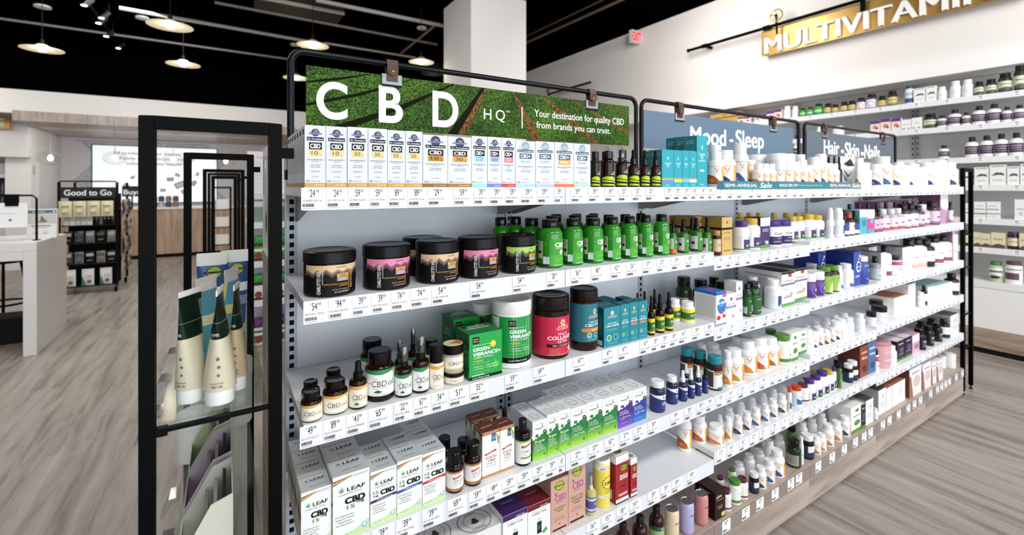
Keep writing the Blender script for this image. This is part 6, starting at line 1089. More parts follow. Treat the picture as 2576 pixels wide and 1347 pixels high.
# ---------------------------------------------------------------- cream tubes, tubs and pastel cartons on the near rack
def tube_shape(r, h, wd, body, lower, capc, art, label, loc, rz, name='cream_tube', cr=.9):
    """squeeze tube standing on its cap; the section goes from round at the cap to a flat crimp on top"""
    t = thing(name, label, 'tube', loc, rz, 'squeeze tubes on the upper glass shelf')
    c = MB(); c.lathe([(r*cr*.98, 0), (r*cr, .003), (r*cr, h*.13), (.001, h*.13)], M(capc, .35), 32)
    obj('cap', c, t)
    pm = MB(); art_cyl(pm, art, 2*r, h, r)
    def ab(z):
        u = min(max((z - h*.13) / (h*.95 - h*.13), 0), 1)
        return r * (1 + .12 * u) * (1 - u) + (wd/2) * u, r * max(.025, 1 - u**1.35)
    q = []
    for x, y, z in pm.v:
        th_ = math.atan2(x, -y); e = math.hypot(x, y) - r; a_, b_ = ab(z); q.append(((a_ + e + .0004)*math.sin(th_), -(b_ + e + .0004)*math.cos(th_), z))
    pm.v = q
    def sect(z0, z1, z2, col, nm, n=9, ee=0):
        vs = []; seg = 32
        for j in range(n):
            z = z0 + (z1 - z0) * j / (n-1); u = (z - h*.13) / (h*.95 - h*.13); u = min(max(u, 0), 1)
            a = r * (1 + .12 * u) * (1 - .0 * u) ; b = r * max(.025, 1 - u**1.35)
            a = a * (1 - u) + (wd/2) * u
            for i in range(seg):
                th = 2*math.pi*i/seg; vs.append(((a + ee)*math.sin(th), -(b + ee)*math.cos(th), z))
        fs = [(j*seg+i, j*seg+(i+1) % seg, (j+1)*seg+(i+1) % seg, (j+1)*seg+i) for j in range(n-1) for i in range(seg)] + [list(range(seg-1, -1, -1)), [(n-1)*seg+i for i in range(seg)]]
        m = MB(); m.add(vs, fs, M(col, .25))
        if ee == 0:
            for f, mi in zip(pm.f, pm.m):
                zc = sum(pm.v[k][2] for k in f) / len(f)
                if z0 < zc <= z1: m.add([pm.v[k] for k in f], [tuple(range(len(f)))], pm.mats[mi])
        return obj(nm, m, t)
    zm = h*.13 + .0002
    if lower:
        sect(zm, h*.58, h, lower, 'lower_body'); sect(h*.58 + .0002, h*.95, h, body, 'upper_body')
        sect(h*.72, h*.722, h, '#b7c08a', 'gold_line', 2, .0006)
    else: sect(zm, h*.95, h, body, 'body')
    obj('crimp', MB().box((-wd/2, -.0013, h*.9502), (wd/2, .0013, h), M('#ece9df', .35)), t)
    return t
gt = [('r', -.55 + .0, .5 - i*.02, -.2, .507 - i*.02, '#5a5a4a') for i in range(9)]
def gtube(px, py, r, rz, lb, body='#10241a', low='#d6ceb4', h=.245):
    X, Y = at_z(px, py, 1.0804)
    pr = [('h', -.75, .4, .16, '#2f5a34'), ('h', -.72, .33, .14, '#2f5a34'), ('h', -.74, .26, .12, '#2f5a34'), ('t', 'HAMMER', -.9, .62, .5, .025, '#dfe6d8'), ('t', 'rehydrate', -.8, .2, .4, .014, '#4a4a3a'), ('t', 'CBD OIL', -.8, .17, .36, .02, '#4a4a3a', .01)] + [('r', .3, .88 - i*.016, .85, .886 - i*.016, '#cfd6c4') for i in range(9)] + [('r', .25, .5 - i*.014, .8, .505 - i*.014, '#6a6450') for i in range(8)] + [('r', .55 + i*.03, .22, .565 + i*.03, .3, '#26261e') for i in range(8)]
    tube_shape(r, h, r*2.5, body, low, '#f1f0ec', pr, lb, (X, Y + r, 1.0804), rz)
gtube(477, 1019, .0285, 1.0, 'dark green and cream tube, leftmost, label facing left')
gtube(553, 1023, .032, 1.42, 'dark green and cream tube in the middle, crimp turned sideways', h=.25)
gtube(596, 985, .0225, 1.35, 'dark green and honey tube behind the middle one', low='#c6b48f')
def ctube(px, py, Yd, r, rz, h, cols, lb):
    X = at_Y(px, Yd)
    pr = [('r', -1.4, .52, 1.4, .62, cols[2]), *([('d', .1, .78, .3, '#2a3a1c', .07), ('d', .1, .78, .25, '#9ab03a', .06), ('r', -.3, .77, .5, .79, '#26301a'), ('t', 'DRY SKIT', .05, .9, .5, .02, '#3a4a4a')] if rz == 0 else [('p', [(-1.2, .7), (-.6, .95), (-.2, .95), (-.9, .6)], '#e2dc80')]), ('r', -1.4, .86, 1.4, .95, '#ecebe6')] + [('r', .2, .46 - i*.015, .8, .465 - i*.015, '#e6ecf0') for i in range(7)]
    tube_shape(r, h, r*2.5, cols[0], None, cols[1], pr, lb, (X, Yd, 1.0804), rz)
ctube(520, 0, 1.40, .03, 1.0, .245, ('#5fa6bc', '#eceae4', '#ece9c0'), 'light blue tube with yellow edge behind left green tube')
ctube(582, 0, 1.50, .029, 1.1, .245, ('#5fa6bc', '#eceae4', '#e6e48a'), 'light blue tube with crumpled yellow top, behind middle tube')
ctube(533, 0, 1.68, .031, .0, .27, ('#1f4f86', '#eceae4', '#ecebe6'), 'blue and white tube at rear, farther left of two')
ctube(590, 0, 1.72, .03, .0, .27, ('#1f4f86', '#eceae4', '#ecebe6'), 'blue and white tube at rear beside rack post')
# pastel display cartons on the lower glass shelf
GZ = .6554
def pastel(y, col, lb, x0=-.088, x1=.016, dp=.165, h=.212):
    X = (x0 + x1)/2; t = thing('display_carton', lb, 'display carton', (X, y, GZ), 0, 'pastel display cartons on the lower glass shelf')
    hw = (x1 - x0)/2; c = M(col, .5); th = .0025
    side = [(-hw, 0), (hw, 0), (hw, h), (hw*.2, h*.94), (-hw, h*.42)]
    f = MB(); f.prism(side, 0, th, c); f.prism(side, dp - th, dp, c)
    f.box((hw - th, th + .0002, 0), (hw, dp - th - .0002, h), c); f.box((-hw, th + .0002, 0), (-hw + th, dp - th - .0002, h*.42), c); f.box((-hw + th, th + .0002, 0), (hw - th, dp - th - .0002, th), c)
    obj('box', f, t)
    for k in range(3):
        p = MB(); q = .014 + k*.018
        p.prism([(hw - q - .007, .003), (hw - q, .003), (hw - q + .001, h*.9 - k*.02), (hw - q - .006, h*.92 - k*.02)], th + .01, dp - th - .01, M(('#2a2422', '#c9bfc6', '#8f8c84')[k], .3))
        o = obj('snack_pouch', p, None, (X, y, GZ)); tag(o, ('dark', 'pale lilac', 'grey silver')[k] + ' pouch standing inside the ' + lb.split(',')[0], 'pouch', 'pouches in the pastel cartons')
pastel(1.205, '#cfd0c0', 'pale grey green display carton, nearest of three')
pastel(1.40, '#c0aebb', 'lilac display carton, middle of three')
pastel(1.59, '#b4c49c', 'soft green display carton, farthest of three')
def tub(X, Y, r, h, z, lb, body='#f0efec', cap='#f4f3f0', name='white_tub', cat='tub', art=(), grp=None):
    t = thing(name, lb, cat, (X, Y, z), 0, grp)
    obj('body', MB().lathe([(.001, 0), (r*.95, 0), (r, .006), (r, h*.7), (r*.94, h*.72), (.001, h*.72)], M(body, .35), 28), t)
    if art:
        m = MB(); art_cyl(m, art, 2*r, h, r); obj('label', m, t)
    obj('lid', MB().lathe([(r*1.02, h*.7205), (r*1.04, h*.74), (r*1.04, h*.97), (r*.98, h), (.001, h)], M(cap, .35), 40, .01), t)
    return t
tub(at_Y(490, 1.86), 1.86, .05, .15, GZ, 'white tub on lower glass shelf, left of cartons', grp='white tubs on the lower glass shelf')
tub(at_Y(522, 2.0), 2.0, .052, .2, GZ, 'taller white tub on lower glass shelf, behind the other', grp='white tubs on the lower glass shelf')
tub(at_Y(600, 2.05), 2.05, .045, .24, GZ, 'white tub on lower glass shelf, near the rack post', grp='white tubs on the lower glass shelf')
# ---------------------------------------------------------------- shelving along the right wall
WX = 6.0                                    # front of the wall shelves
WZ = [EYE + v for v in (.861, .59, .28, .018, -.296, -.566, -.88)]
WY = [-.49, .73, 1.95, 3.17, 4.39]
WL = ['nearest wall shelving bay, at the right picture edge', 'wall shelving bay under the gold sign, second from right', 'wall shelving bay behind grey Hair sign', 'farthest wall shelving bay, behind blue Mood sign']
for i in range(4):
    y0, y1 = WY[i], WY[i+1]
    t = thing('wall_shelving_bay', WL[i], 'shelving bay', (WX, (y0 + y1)/2, 0), 0, 'white shelving bays along the right wall')
    h = (y1 - y0)/2 - .001
    obj('back_panel', MB().box((.432, -h, .7), (.449, h, 2.655), M('#cfcecd', .6)), t)
    for yy in (-h + .02, h - .02):
        u = MB().box((.418, yy - .015, .7), (.4318, yy + .015, 2.655), M('#b5b5b7', .4))
        z = .75
        while z < 2.6: u.box((.4172, yy - .005, z), (.4182, yy + .005, z + .03), '#141416'); z += .06
        obj('upright', u, t)
    for z in WZ[:-1]:
        s = obj('shelf', MB().box((.004, -h, z - .025), (.417, h, z), SHELFM).box((0, -h, z - .055), (.004, h, z), SHELFM), t)
        for k in range(5):
            obj('price_tag', MB().box((-.0012, -.025, -.042), (-.0002, .025, 0), M('#f4f4f4', .4)).box((-.0016, -.012, -.014), (-.0012, .012, -.006), '#55575c').box((-.0016, -.016, -.032), (-.0012, .01, -.025), '#9a9ca2'), s, (0, -h + .12 + k * .235 + (i * 7 % 5) * .012, z - .005))
    c = obj('cabinet', MB().box((0, -h, .235), (.44, h, WZ[-1]), M('#efeeec', .45)), t)
    obj('lip', MB().box((-.006, -h, WZ[-1] - .058), (-.0002, h, WZ[-1]), SHELFM), c)
    obj('plinth', MB().box((.0, -h, .05), (.44, h, .2348), WOODY), t)
    obj('kick', MB().box((.004, -h, .0), (.43, h, .0498), M('#0a0a0b', .6)), t)
WF = {}
def wput(s, dn, x0, x1, yt, d=.02, row=0, zoff=0):
    """product on wall shelf s (1 = top), seen from its left and right outline and top edge in the photo"""
    de = DES[dn]; X = WX + d
    ya, yb = at_X(x1, X), at_X(x0, X); w = (yb - ya) * .97; Y = (ya + yb)/2; z = WZ[s-1] + zoff
    if de['t'] == 'box':
        h = zof(yt, X, Y) - z; dpt = min(.12, w * de['depth'])
        o = instance(dn, w, dpt, h, (X, Y, z + .0002), -math.pi/2)
    else:
        r = w/2 / max(1, de['cr'])
        h = zof(yt, X + r, Y) - z
        o = instance(dn, r, r, h, (X + w/2, Y, z + .0002), -math.pi/2)
    sh = ('topmost', 'second', 'third', 'fourth', 'fifth', 'sixth', 'lowest')[s-1]
    k = pxof(X, Y)
    reg(o, de['look'], de['cat'], sh + ' wall shelf', row, x0)
def wrow(s, *items):
    for it in items: wput(s, *it[:4], **(it[4] if len(it) > 4 else {}))
def zz(*v): return [1780 + q/3.0615 for q in v]
cyl('wgb', BT, 'small green vitamin bottle', .68, .8, .74, '#2f8a34', '#16281a', art=[('r', -1.3, .08, 1.3, .6, '#3fae3a'), ('r', -.4, .3, .6, .42, '#d9ecc8'), ('r', -1.3, .08, 1.3, .16, '#2a7a9c')], seg=20)
cyl('way', BT, 'amber bottle with yellow label', .68, .8, .78, '#2a2414', '#1c1a14', art=[('r', -1.3, .08, 1.3, .58, '#d8c07a'), ('r', -1.3, .08, 1.3, .2, '#8a9a4a'), ('r', -.3, .36, .5, .42, '#8a7a4a')], seg=20)
cyl('wpu', BT, 'white bottle with purple label and dark cap', .66, .8, .76, '#4a3a54', '#241c2a', art=[('r', -1.3, .08, 1.3, .62, '#efeaf2'), ('d', .1, .34, .34, '#8a5aa0', .18), ('d', .1, .34, .27, '#efeaf2', .14)], seg=20)
cyl('wcb', BT, 'clear bottle with blue base band', .7, .84, .72, '#dfe4ea', '#2a3a5c', art=[('r', -1.3, .06, 1.3, .3, '#2c4a8a'), ('r', -.3, .45, .5, .6, '#a9b8cc')], seg=20)
cyl('wol', BT, 'olive labelled bottle with dark green cap', .66, .8, .8, '#2c3026', '#1c241c', art=[('r', -1.3, .08, 1.3, .58, '#d8d6c0'), ('p', [(-.8, .08), (1, .08), (1, .2), (.2, .28), (-.8, .18)], '#4a5a48'), ('r', -.3, .4, .5, .45, '#7a7a68')], seg=20)
cyl('wdp', BT, 'white bottle with dark plum label and cap', .6, .76, .5, '#f1f0ef', '#2a2230', art=[('r', -1.3, .14, 1.3, .54, '#35283a'), ('r', -.4, .42, .6, .46, '#b8a8c0'), ('r', -.4, .32, .5, .36, '#a898b0'), ('r', -.3, .22, .6, .26, '#8a7a92')], seg=20)
box('wpx', BX, 'purple topped carton with fruit print', '#ecdfe2', [('r', -.499, .75, .499, .998, '#5a2f7a'), ('d', 0, .45, .26, '#d8853c', .16), ('d', .2, .35, .14, '#8a3a54', .1)], topcol='#4a2668', depth=.6)
box('wwx', BX, 'white carton with small coloured foot', '#f0eeee', [('r', -.3, .5, .3, .56, '#b0aab0'), ('r', -.4, .06, -.1, .2, '#c98aa0'), ('r', .1, .06, .4, .2, '#7ab0b8')], depth=.6)
box('wlx', BX, 'white carton printed with grey bird shape', '#efeeec', [('p', [(-.4, .45), (-.1, .62), (.3, .6), (.45, .45), (.1, .5)], '#4a4e4e'), ('r', -.4, .9, .4, .95, '#8a8c8c'), ('r', -.3, .2, .3, .24, '#b4b4b4')], depth=.6)
box('wsx', BX, 'low white carton with green stripe', '#f0f0ee', [('r', -.45, .3, .45, .38, '#8a8f6a'), ('r', -.3, .6, .3, .66, '#b0b0a8')], depth=.6)
box('wgx', BX, 'white carton with green top', '#efefed', [('r', -.3, .5, .4, .55, '#b0b4b0'), ('d', .1, .3, .2, '#c9d0c8', .1)], topcol='#6fa06a', depth=.7)
box('wpo', PO, 'cream pouch with dark foot', '#e0d6b4', [('p', [(-.5, 0), (.5, 0), (.5, .2), (0, .3), (-.5, .15)], '#5a4a44'), ('ti', 'Ancient', 0, .6, .7, .14, '#4a4438')], depth=.4)
cyl('wdj', JR, 'dark jar with purple lid and cream label', .8, .82, .95, '#2c2430', '#3a2a4c', art=[('r', -1.3, .2, 1.3, .66, '#e0d6b4'), ('ti', 'Ancient', .1, .45, .8, .1, '#3a3438')], kind='wide', seg=20)
cyl('wgt', TB, 'clear green tub with green lid', .76, .82, .8, '#b4c6a8', '#4a7a44', art=[('r', -1.3, .3, 1.3, .7, '#e6e8dc'), ('r', -.5, .48, .6, .56, '#4a4a48'), ('d', .0, .25, .4, '#3a2a2c', .08)], kind='wide', seg=20)
cyl('wmt', TB, 'white tub with maroon lid', .8, .84, .84, '#efefed', '#6a4a52', art=[('r', -.6, .2, .4, .5, '#6a4450'), ('r', -.4, .62, .6, .68, '#8a8a88')], kind='wide', seg=20)
wrow(1, *[(dn,) + tuple(zz(a, b)) + (y,) for dn, a, b, y in (('wpx', 232, 282, 295), ('wpx', 284, 330, 294), ('wpx', 360, 400, 290), ('wpx', 402, 452, 288), ('wpx', 455, 510, 281), ('wpx', 512, 570, 276), ('wpl', 574, 630, 268), ('wpl', 640, 690, 268), ('wgb', 700, 748, 273), ('wgb', 756, 806, 270), ('wgb', 810, 876, 262), ('way', 888, 945, 261), ('way', 948, 1000, 263), ('way', 1014, 1070, 257), ('way', 1073, 1132, 254), ('wpu', 1138, 1206, 247), ('wpu', 1210, 1290, 237.5), ('way', 1305, 1365, 242), ('way', 1376, 1450, 229), ('wcb', 1508, 1582, 216), ('wlx', 1586, 1676, 222), ('wlx', 1680, 1760, 217), ('wpl', 1764, 1834, 219), ('wpl', 1856, 1944, 205), ('wpl', 1950, 2040, 201), ('wol', 2044, 2122, 206), ('wol', 2130, 2220, 200), ('wol', 2226, 2338, 185), ('wol', 2348, 2450, 165))])
wrow(2, *[(dn,) + tuple(zz(a, b)) + (y,) for dn, a, b, y in (('wpl', 830, 885, 318), ('wpl', 950, 1035, 318), ('wpx', 1252, 1328, 305), ('wpx', 1330, 1410, 299), ('wpx', 1414, 1488, 298), ('wwx', 1490, 1568, 301), ('wwx', 1570, 1648, 296), ('wol', 1652, 1752, 287), ('wdp', 1756, 1836, 291), ('wdp', 1838, 1946, 276), ('wdp', 1948, 2020, 283), ('wdp', 2024, 2136, 267), ('wdp', 2140, 2254, 262), ('wdp', 2257, 2340, 269), ('wdp', 2344, 2445, 264))])
wrow(3, *[(dn,) + tuple(zz(a, b)) + (y,) for dn, a, b, y in (('wdp', 1768, 1852, 366), ('wdp', 1970, 2080, 345), ('wdp', 2085, 2194, 341), ('wdp', 2198, 2308, 337), ('wdp', 2312, 2425, 334), ('wdp', 655, 690, 340))])
def ze(*v): return [2200 + q*.4159 for q in v]
wrow(4, *[(dn,) + tuple(ze(a, b)) + (y,) for dn, a, b, y in (('wlx', 535, 572, 430), ('wlx', 602, 690, 421), ('wlx', 694, 796, 415), ('wlx', 800, 876, 419), ('wlx', 880, 960, 413))])
wrow(5, *[(dn,) + tuple(ze(a, b)) + (y,) for dn, a, b, y in (('wsx', 538, 572, 512), ('wsx', 600, 674, 540), ('wsx', 677, 756, 540), ('wgx', 846, 910, 502))])
wput(5, 'wsx', *ze(600, 674), 508, row=1, zoff=.049); wput(5, 'wsx', *ze(677, 756), 508, row=1, zoff=.049)
wrow(6, *[(dn,) + tuple(ze(a, b)) + (y,) for dn, a, b, y in (('wdj', 540, 570, 578), ('wpo', 598, 640, 585), ('wpo', 641, 702, 588), ('wpo', 703, 792, 586), ('wdj', 796, 872, 584), ('wpo', 874, 950, 588))])
wrow(7, *[(dn,) + tuple(ze(a, b)) + (y,) for dn, a, b, y in (('wgt', 682, 772, 658), ('wmt', 777, 890, 658))])
wput(1, 'gld', 1786, 1860, 285, d=.1)
# gold MULTIVITAMINS sign on its pipe rail
SX = 5.97
def sx(px, py): return at_X(px, SX), zof(py, SX, at_X(px, SX))
gs = thing('wall_sign', 'gold sign with raised white letters MULTIVITAMINS on the right wall', 'sign', (SX, 2.2, 3.4), 0)
def brass(nt, b, N, L):
    n = N('ShaderNodeTexNoise'); n.inputs['Scale'].default_value = 3
    cr = N('ShaderNodeValToRGB'); cr.color_ramp.elements[0].color = lin('#a98545'); cr.color_ramp.elements[1].color = lin('#c09a58')
    L(n.outputs['Fac'], cr.inputs[0]); L(cr.outputs[0], b.inputs['Base Color']); b.inputs['Metallic'].default_value = .55; b.inputs['Roughness'].default_value = .34
BRASS = node_mat('brushed_brass', brass)
yl = sx(1916, 0)[0]; yr = .95; zb_ = sx(1918, 143)[1]; zt_ = zb_ + .335
c = []
for cy, cz_, a0 in ((yl - .03, zt_ - .03, 0), (yr + .03, zt_ - .03, 90), (yr + .03, zb_ + .03, 180), (yl - .03, zb_ + .03, 270)):
    for k in range(6):
        a = math.radians(a0 + k * 18); c.append((cy + .03*math.cos(a) - 2.2, cz_ + .03*math.sin(a) - 3.4))
obj('plate', MB().prism(c, 0, .012, BRASS, ax=0), gs)
m = MB(); vs, fs, x0, tw = text2d('MULTIVITAMINS', .0)
yA, yB = sx(1927, 0)[0], 1.08; zA = sx(1930, 136)[1]; hh = .205
ps = [(yA - (x - x0) / tw * (yA - yB) - 2.2, zA + y / .7 * hh - 3.4) for x, y in vs]
n = len(ps)
LW = M('#fbfaf8', .4)
for dy in (-.007, .0, .007): m.add([(-.03 - dy*.02, y + dy, z) for y, z in ps], fs, LW)
ed = {}
for f in fs:
    for i in range(len(f)):
        e = (f[i], f[(i+1) % len(f)]); ed[e] = ed.get((e[1], e[0]), 0) + 1
bnd = [e for e in ed if (e[1], e[0]) not in ed]
for dy in (-.007, .007): m.add([(-.03, y + dy, z) for y, z in ps] + [(-.0002, y + dy, z) for y, z in ps], [(a, b, b + n, a + n) for a, b in bnd], LW)
obj('lettering', m, gs)
def rail(label, X, ya, yb, z, studs, wheel_y):
    t = thing('pipe_rail', label, 'rail', (X, (ya + yb)/2, z), 0, 'black pipe rails on the right wall')
    h = (ya - yb)/2
    obj('pipe', MB().tube([(0, -h, 0), (0, h, 0)], .021, IRON, 12).tube([(0, h - .02, 0), (0, h, 0)], .028, IRON, 12), t)
    for s in studs: obj('standoff', MB().tube([(0, s - (ya + yb)/2, 0), (6.098 - X, s - (ya + yb)/2, 0)], .024, IRON, 12).tube([(0, s - (ya + yb)/2 - .04, 0), (0, s - (ya + yb)/2 + .04, 0)], .029, IRON, 12), t)
    for wy in wheel_y:
        o = MB(); R = .075; yy = wy - (ya + yb)/2
        o.tube([(-.05, yy + R*math.cos(k*math.pi/12), .1 + R*math.sin(k*math.pi/12)) for k in range(24)], .009, M('#b39a45', .35, .7), 8, True)
        for k in range(5): o.tube([(-.05, yy, .1), (-.05, yy + R*math.cos(k*1.2566 + .3), .1 + R*math.sin(k*1.2566 + .3))], .006, M('#b39a45', .35, .7), 6)
        o.tube([(-.06, yy, .1), (-.04, yy, .1)], .018, IRON, 10)
        w_ = obj('valve_wheel', o, t); obj('valve_stem', MB().tube([(-.045, yy, .1), (-.045, yy, .0), (-.03, yy, -.13)], .012, IRON, 8), t)
RXX = 5.93
y1_ = at_X(1730, RXX); z1_ = zof(128, RXX, y1_)
rail('long black pipe rail carrying the gold MULTIVITAMINS sign', RXX, y1_, .9, z1_, (at_X(1772, RXX), at_X(1928, RXX), 1.4), (at_X(1958, RXX), 1.9))
for px in (2170,):
    yy = at_X(px, RXX); obj('hanger', MB().box((-.05, yy - 2.2 - .02, z1_ - 3.4 - .13), (-.02, yy - 2.2 + .02, z1_ - 3.4 + .02), IRON), gs)
y2_ = at_X(1486, RXX); z2_ = zof(207, RXX, y2_)
rail('short black pipe rail above the green sign, far along the wall', RXX, at_X(1380, RXX), y2_, z2_, (at_X(1425, RXX),), (at_X(1383, RXX),))
# EXIT sign standing out from the wall
Y_, Z_ = at_X(1600, 6.0), 0
Z_ = zof(94, 6.0, Y_)
ex = thing('exit_sign', 'white exit sign with red letters high on the right wall', 'sign', (6.0, Y_, Z_))
m = MB().box((-.13, -.035, -.105), (.0985, .035, .105), M('#e4e4e6', .4))
obj('housing', m, ex)
m = MB(); art_plane(m, [('t', 'EXIT', .5, .5, .9, .8, '#d8141c', .03)], .228, .16, (-.13, -.0352, -.08), (1, 0, 0), (0, 0, 1), (0, -1, 0))
m2 = MB().box((-.1298, -.0362, -.1048), (.0982, -.0352, .1048), M('#cfc8c8', .5)); art_plane(m2, [('t', 'EXIT', .5, .5, .9, .86, M('#e0101a', .5, 0, .3, .7), .04)], .228, .17, (-.1298, -.0362, -.085), (1, 0, 0), (0, 0, 1), (0, -1, 0))
obj('face', m2, ex)

# ---------------------------------------------------------------- ceiling
EMIT = M('#fff3dc', .5, 0, .5, 9.0)
def disc_lamp(px, py, lb, dia=.44, z=EYE + 1.9):
    X, Y = (lambda d, t: (d*(CT + t*ST), d*(ST - t*CT)))((EYE - z) * F / (py - HY), (px - CX)/F)
    t = thing('pendant_lamp', lb, 'pendant lamp', (X, Y, z), 0, 'disc pendant lamps under the black ceiling')
    R = dia/2
    obj('shade', MB().lathe([(.05, .06), (.08, .035), (R*.7, .012), (R, 0), (R, .004), (R*.7, .017), (.08, .045), (.05, .07), (.001, .075)], M('#efe4c8', .5), 32), t)
    obj('bulb', MB().lathe([(.001, -.03), (.035, -.022), (.055, .005), (.045, .03), (.001, .04)], EMIT, 20), t)
    obj('stem', MB().lathe([(.025, .0755), (.02, .14), (.004, .145), (.004, CEIL - z - .001)], M('#0c0c0c', .6), 10), t)
    l = bpy.data.lights.new('pendant_bulb', 'POINT'); l.energy = 2.5; l.shadow_soft_size = .05; l.color = (1, .9, .76)
    o = bpy.data.objects.new('pendant_bulb', l); o.parent = t; o.location = (0, 0, -.3); COL.objects.link(o)
for px, py, lb, dd in ((428, 66, 'largest disc pendant lamp, above the near rack', .46), (106, 125, 'disc pendant lamp nearest the left picture edge', .46), (461, 163, 'disc pendant lamp below the largest one', .45), (745, 197, 'disc pendant lamp behind left post of the green sign frame', .42), (787, 115, 'warm disc pendant lamp just above the green sign frame', .4), (1060, 157, 'warm disc pendant lamp left of the white column', .38)):
    disc_lamp(px, py, lb, dd)
def on_ceil(px, py, z=CEIL):
    d = (EYE - z) * F / (py - HY); t = (px - CX)/F
    return d*(CT + t*ST), d*(ST - t*CT)
for i, (px, py, r, lb) in enumerate(((155, 165, .28, 'round ceiling vent under leftmost pendant lamp'), (220, 205, .26, 'round ceiling vent lowest at left, near pale bulkhead'), (456, 230, .26, 'round ceiling vent above the near rack'), (1090, 184, .26, 'round ceiling vent left of the column, above the green sign'), (760, 232, .22, 'round ceiling vent beside the left edge of green sign'))):
    X, Y = on_ceil(px, py, 4.1)
    t = thing('ceiling_vent', lb, 'ceiling vent', (X, Y, 4.1), 0, 'round vents on the black ceiling')
    m = MB()
    for k in range(3): m.lathe([(r*(1 - k*.3), 0), (r*(1 - k*.3) - .012, -.012 - k*.01), (r*(1 - k*.3) - .03, 0)], M('#6a6866', .5), 32)
    obj('rings', m, t); obj('duct', MB().lathe([(r*.8, .002), (r*.8, CEIL - 4.1 - .001)], M('#0a0a0a', .6), 24), t)
for px, py, r, lb in ((358, 43, .09, 'white round disc left of the largest pendant'), (788, 14, .1, 'white round disc at top, above the warm pendant'), (1061, 69, .08, 'white round disc left of the column'), (742, 111, .08, 'white round disc beside the warm pendant'), (107, 15, .1, 'grey round disc at top left')):
    X, Y = on_ceil(px, py)
    o = obj('ceiling_speaker', MB().lathe([(.001, -.03), (r, -.025), (r, -.0005)], M('#e2e0dc', .5), 24), None, (X, Y, CEIL)); tag(o, lb + ' on the black ceiling', 'ceiling speaker', 'white discs on the black ceiling')
X, Y = on_ceil(375, 167, 4.0)
o = obj('ceiling_sensor', MB().box((-.13, -.13, 0), (.13, .13, CEIL - 4.0 - .001), M('#7a7a7c', .6)), None, (X, Y, 4.0)); tag(o, 'grey square box hanging under the ceiling, left of centre pendant', 'sensor')
SPM = M('#ffffff', .5, 0, .5, 6.0)
for i, (px, py) in enumerate(((215, 13), (258, 45), (251, 58), (270, 91), (300, 121), (314, 147))):
    X, Y = on_ceil(px, py, 4.0)
    t = thing('track_spot', 'white track spotlight, ' + ordw(i) + ' from the top of the diagonal track', 'spotlight', (X, Y, 4.0), 0, 'spotlights on the diagonal ceiling track')
    obj('can', MB().tube([(0, 0, .0), (.06, .05, .1)], .035, M('#1c1c1c', .4), 16), t); obj('lens', MB().lathe([(.03, 0), (.034, .006), (.001, .008)], SPM, 16, c=(-.012, -.01, -.014)), t)
    obj('stem', MB().tube([(.06, .05, .1), (.06, .05, CEIL - 4.0 - .031)], .008, BLACKM, 8), t)
A_, B2_ = on_ceil(205, 0, CEIL - .015), on_ceil(330, 165, CEIL - .015)
o = obj('lighting_track', MB().tube([(A_[0] + .06, A_[1] + .05, CEIL - .0155), (B2_[0] + .06, B2_[1] + .05, CEIL - .0155)], .015, M('#161616', .5), 6)); tag(o, 'thin black diagonal lighting track on the ceiling', 'track')
def pipe(p, q, z, r, col, lb, nm='conduit_pipe', met=.0, fr=(.12, .5, .88)):
    a, b = on_ceil(*p, z), on_ceil(*q, z); 
    m = MB().tube([(a[0], a[1], z), (b[0], b[1], z)], r, M(col, .4, met), 10)
    for f in fr: m.tube([(a[0] + (b[0]-a[0])*f, a[1] + (b[1]-a[1])*f, z + r*.8), (a[0] + (b[0]-a[0])*f, a[1] + (b[1]-a[1])*f, CEIL - .0005)], .005, BLACKM, 6)
    o = obj(nm, m); tag(o, lb, 'pipe', 'pipes under the black ceiling'); return o
pipe((-60, 38), (735, 150), 4.14, .02, '#8a8683', 'thin grey pipe running across at left, through the pendants')
pipe((300, 20), (780, 105), 4.1, .028, '#9a9794', 'ribbed grey conduit beside the largest pendant')
pipe((-40, 133), (720, 208), 4.05, .014, '#4a4846', 'lowest faint pipe at left, above the bulkhead')
pipe((540, 6), (1100, 112), 4.02, .02, '#6f6660', 'grey pipe passing behind the warm pendant', fr=(.72, .95))
pipe((795, 0), (1115, 65), 4.15, .03, '#a8a4a0', 'bright ribbed conduit leading to the column top')
pipe((815, 108), (1045, 145), 4.1, .02, '#a8a39c', 'pale ribbed conduit just over green sign frame')
pipe((1010, 133), (1092, 66), 4.2, .02, '#8a7c6e', 'short diagonal pale bar left of the column', )
pipe((1318, 110), (1640, -35), 4.1, .02, '#5a4a3c', 'brown pipe right of the column', )
pipe((1318, 94), (1600, -40), 4.15, .012, '#4a3e34', 'thin dark pipe right of the column', )
a, b = on_ceil(640, 12, 4.13), on_ceil(862, 42, 4.13)
du = thing('air_duct', 'dark brown rectangular air duct at the top, left of the column', 'air duct', ((a[0] + b[0])/2, a[1], 4.13))
hl = abs(b[0] - a[0])/2
obj('duct', MB().box((-hl, -.3, 0), (hl, .3, CEIL - 4.13 - .001), M('#2c221b', .5)), du); obj('flange', MB().box((-hl, -.318, -.02), (hl, -.3002, .03), M('#a3968a', .4)), du)

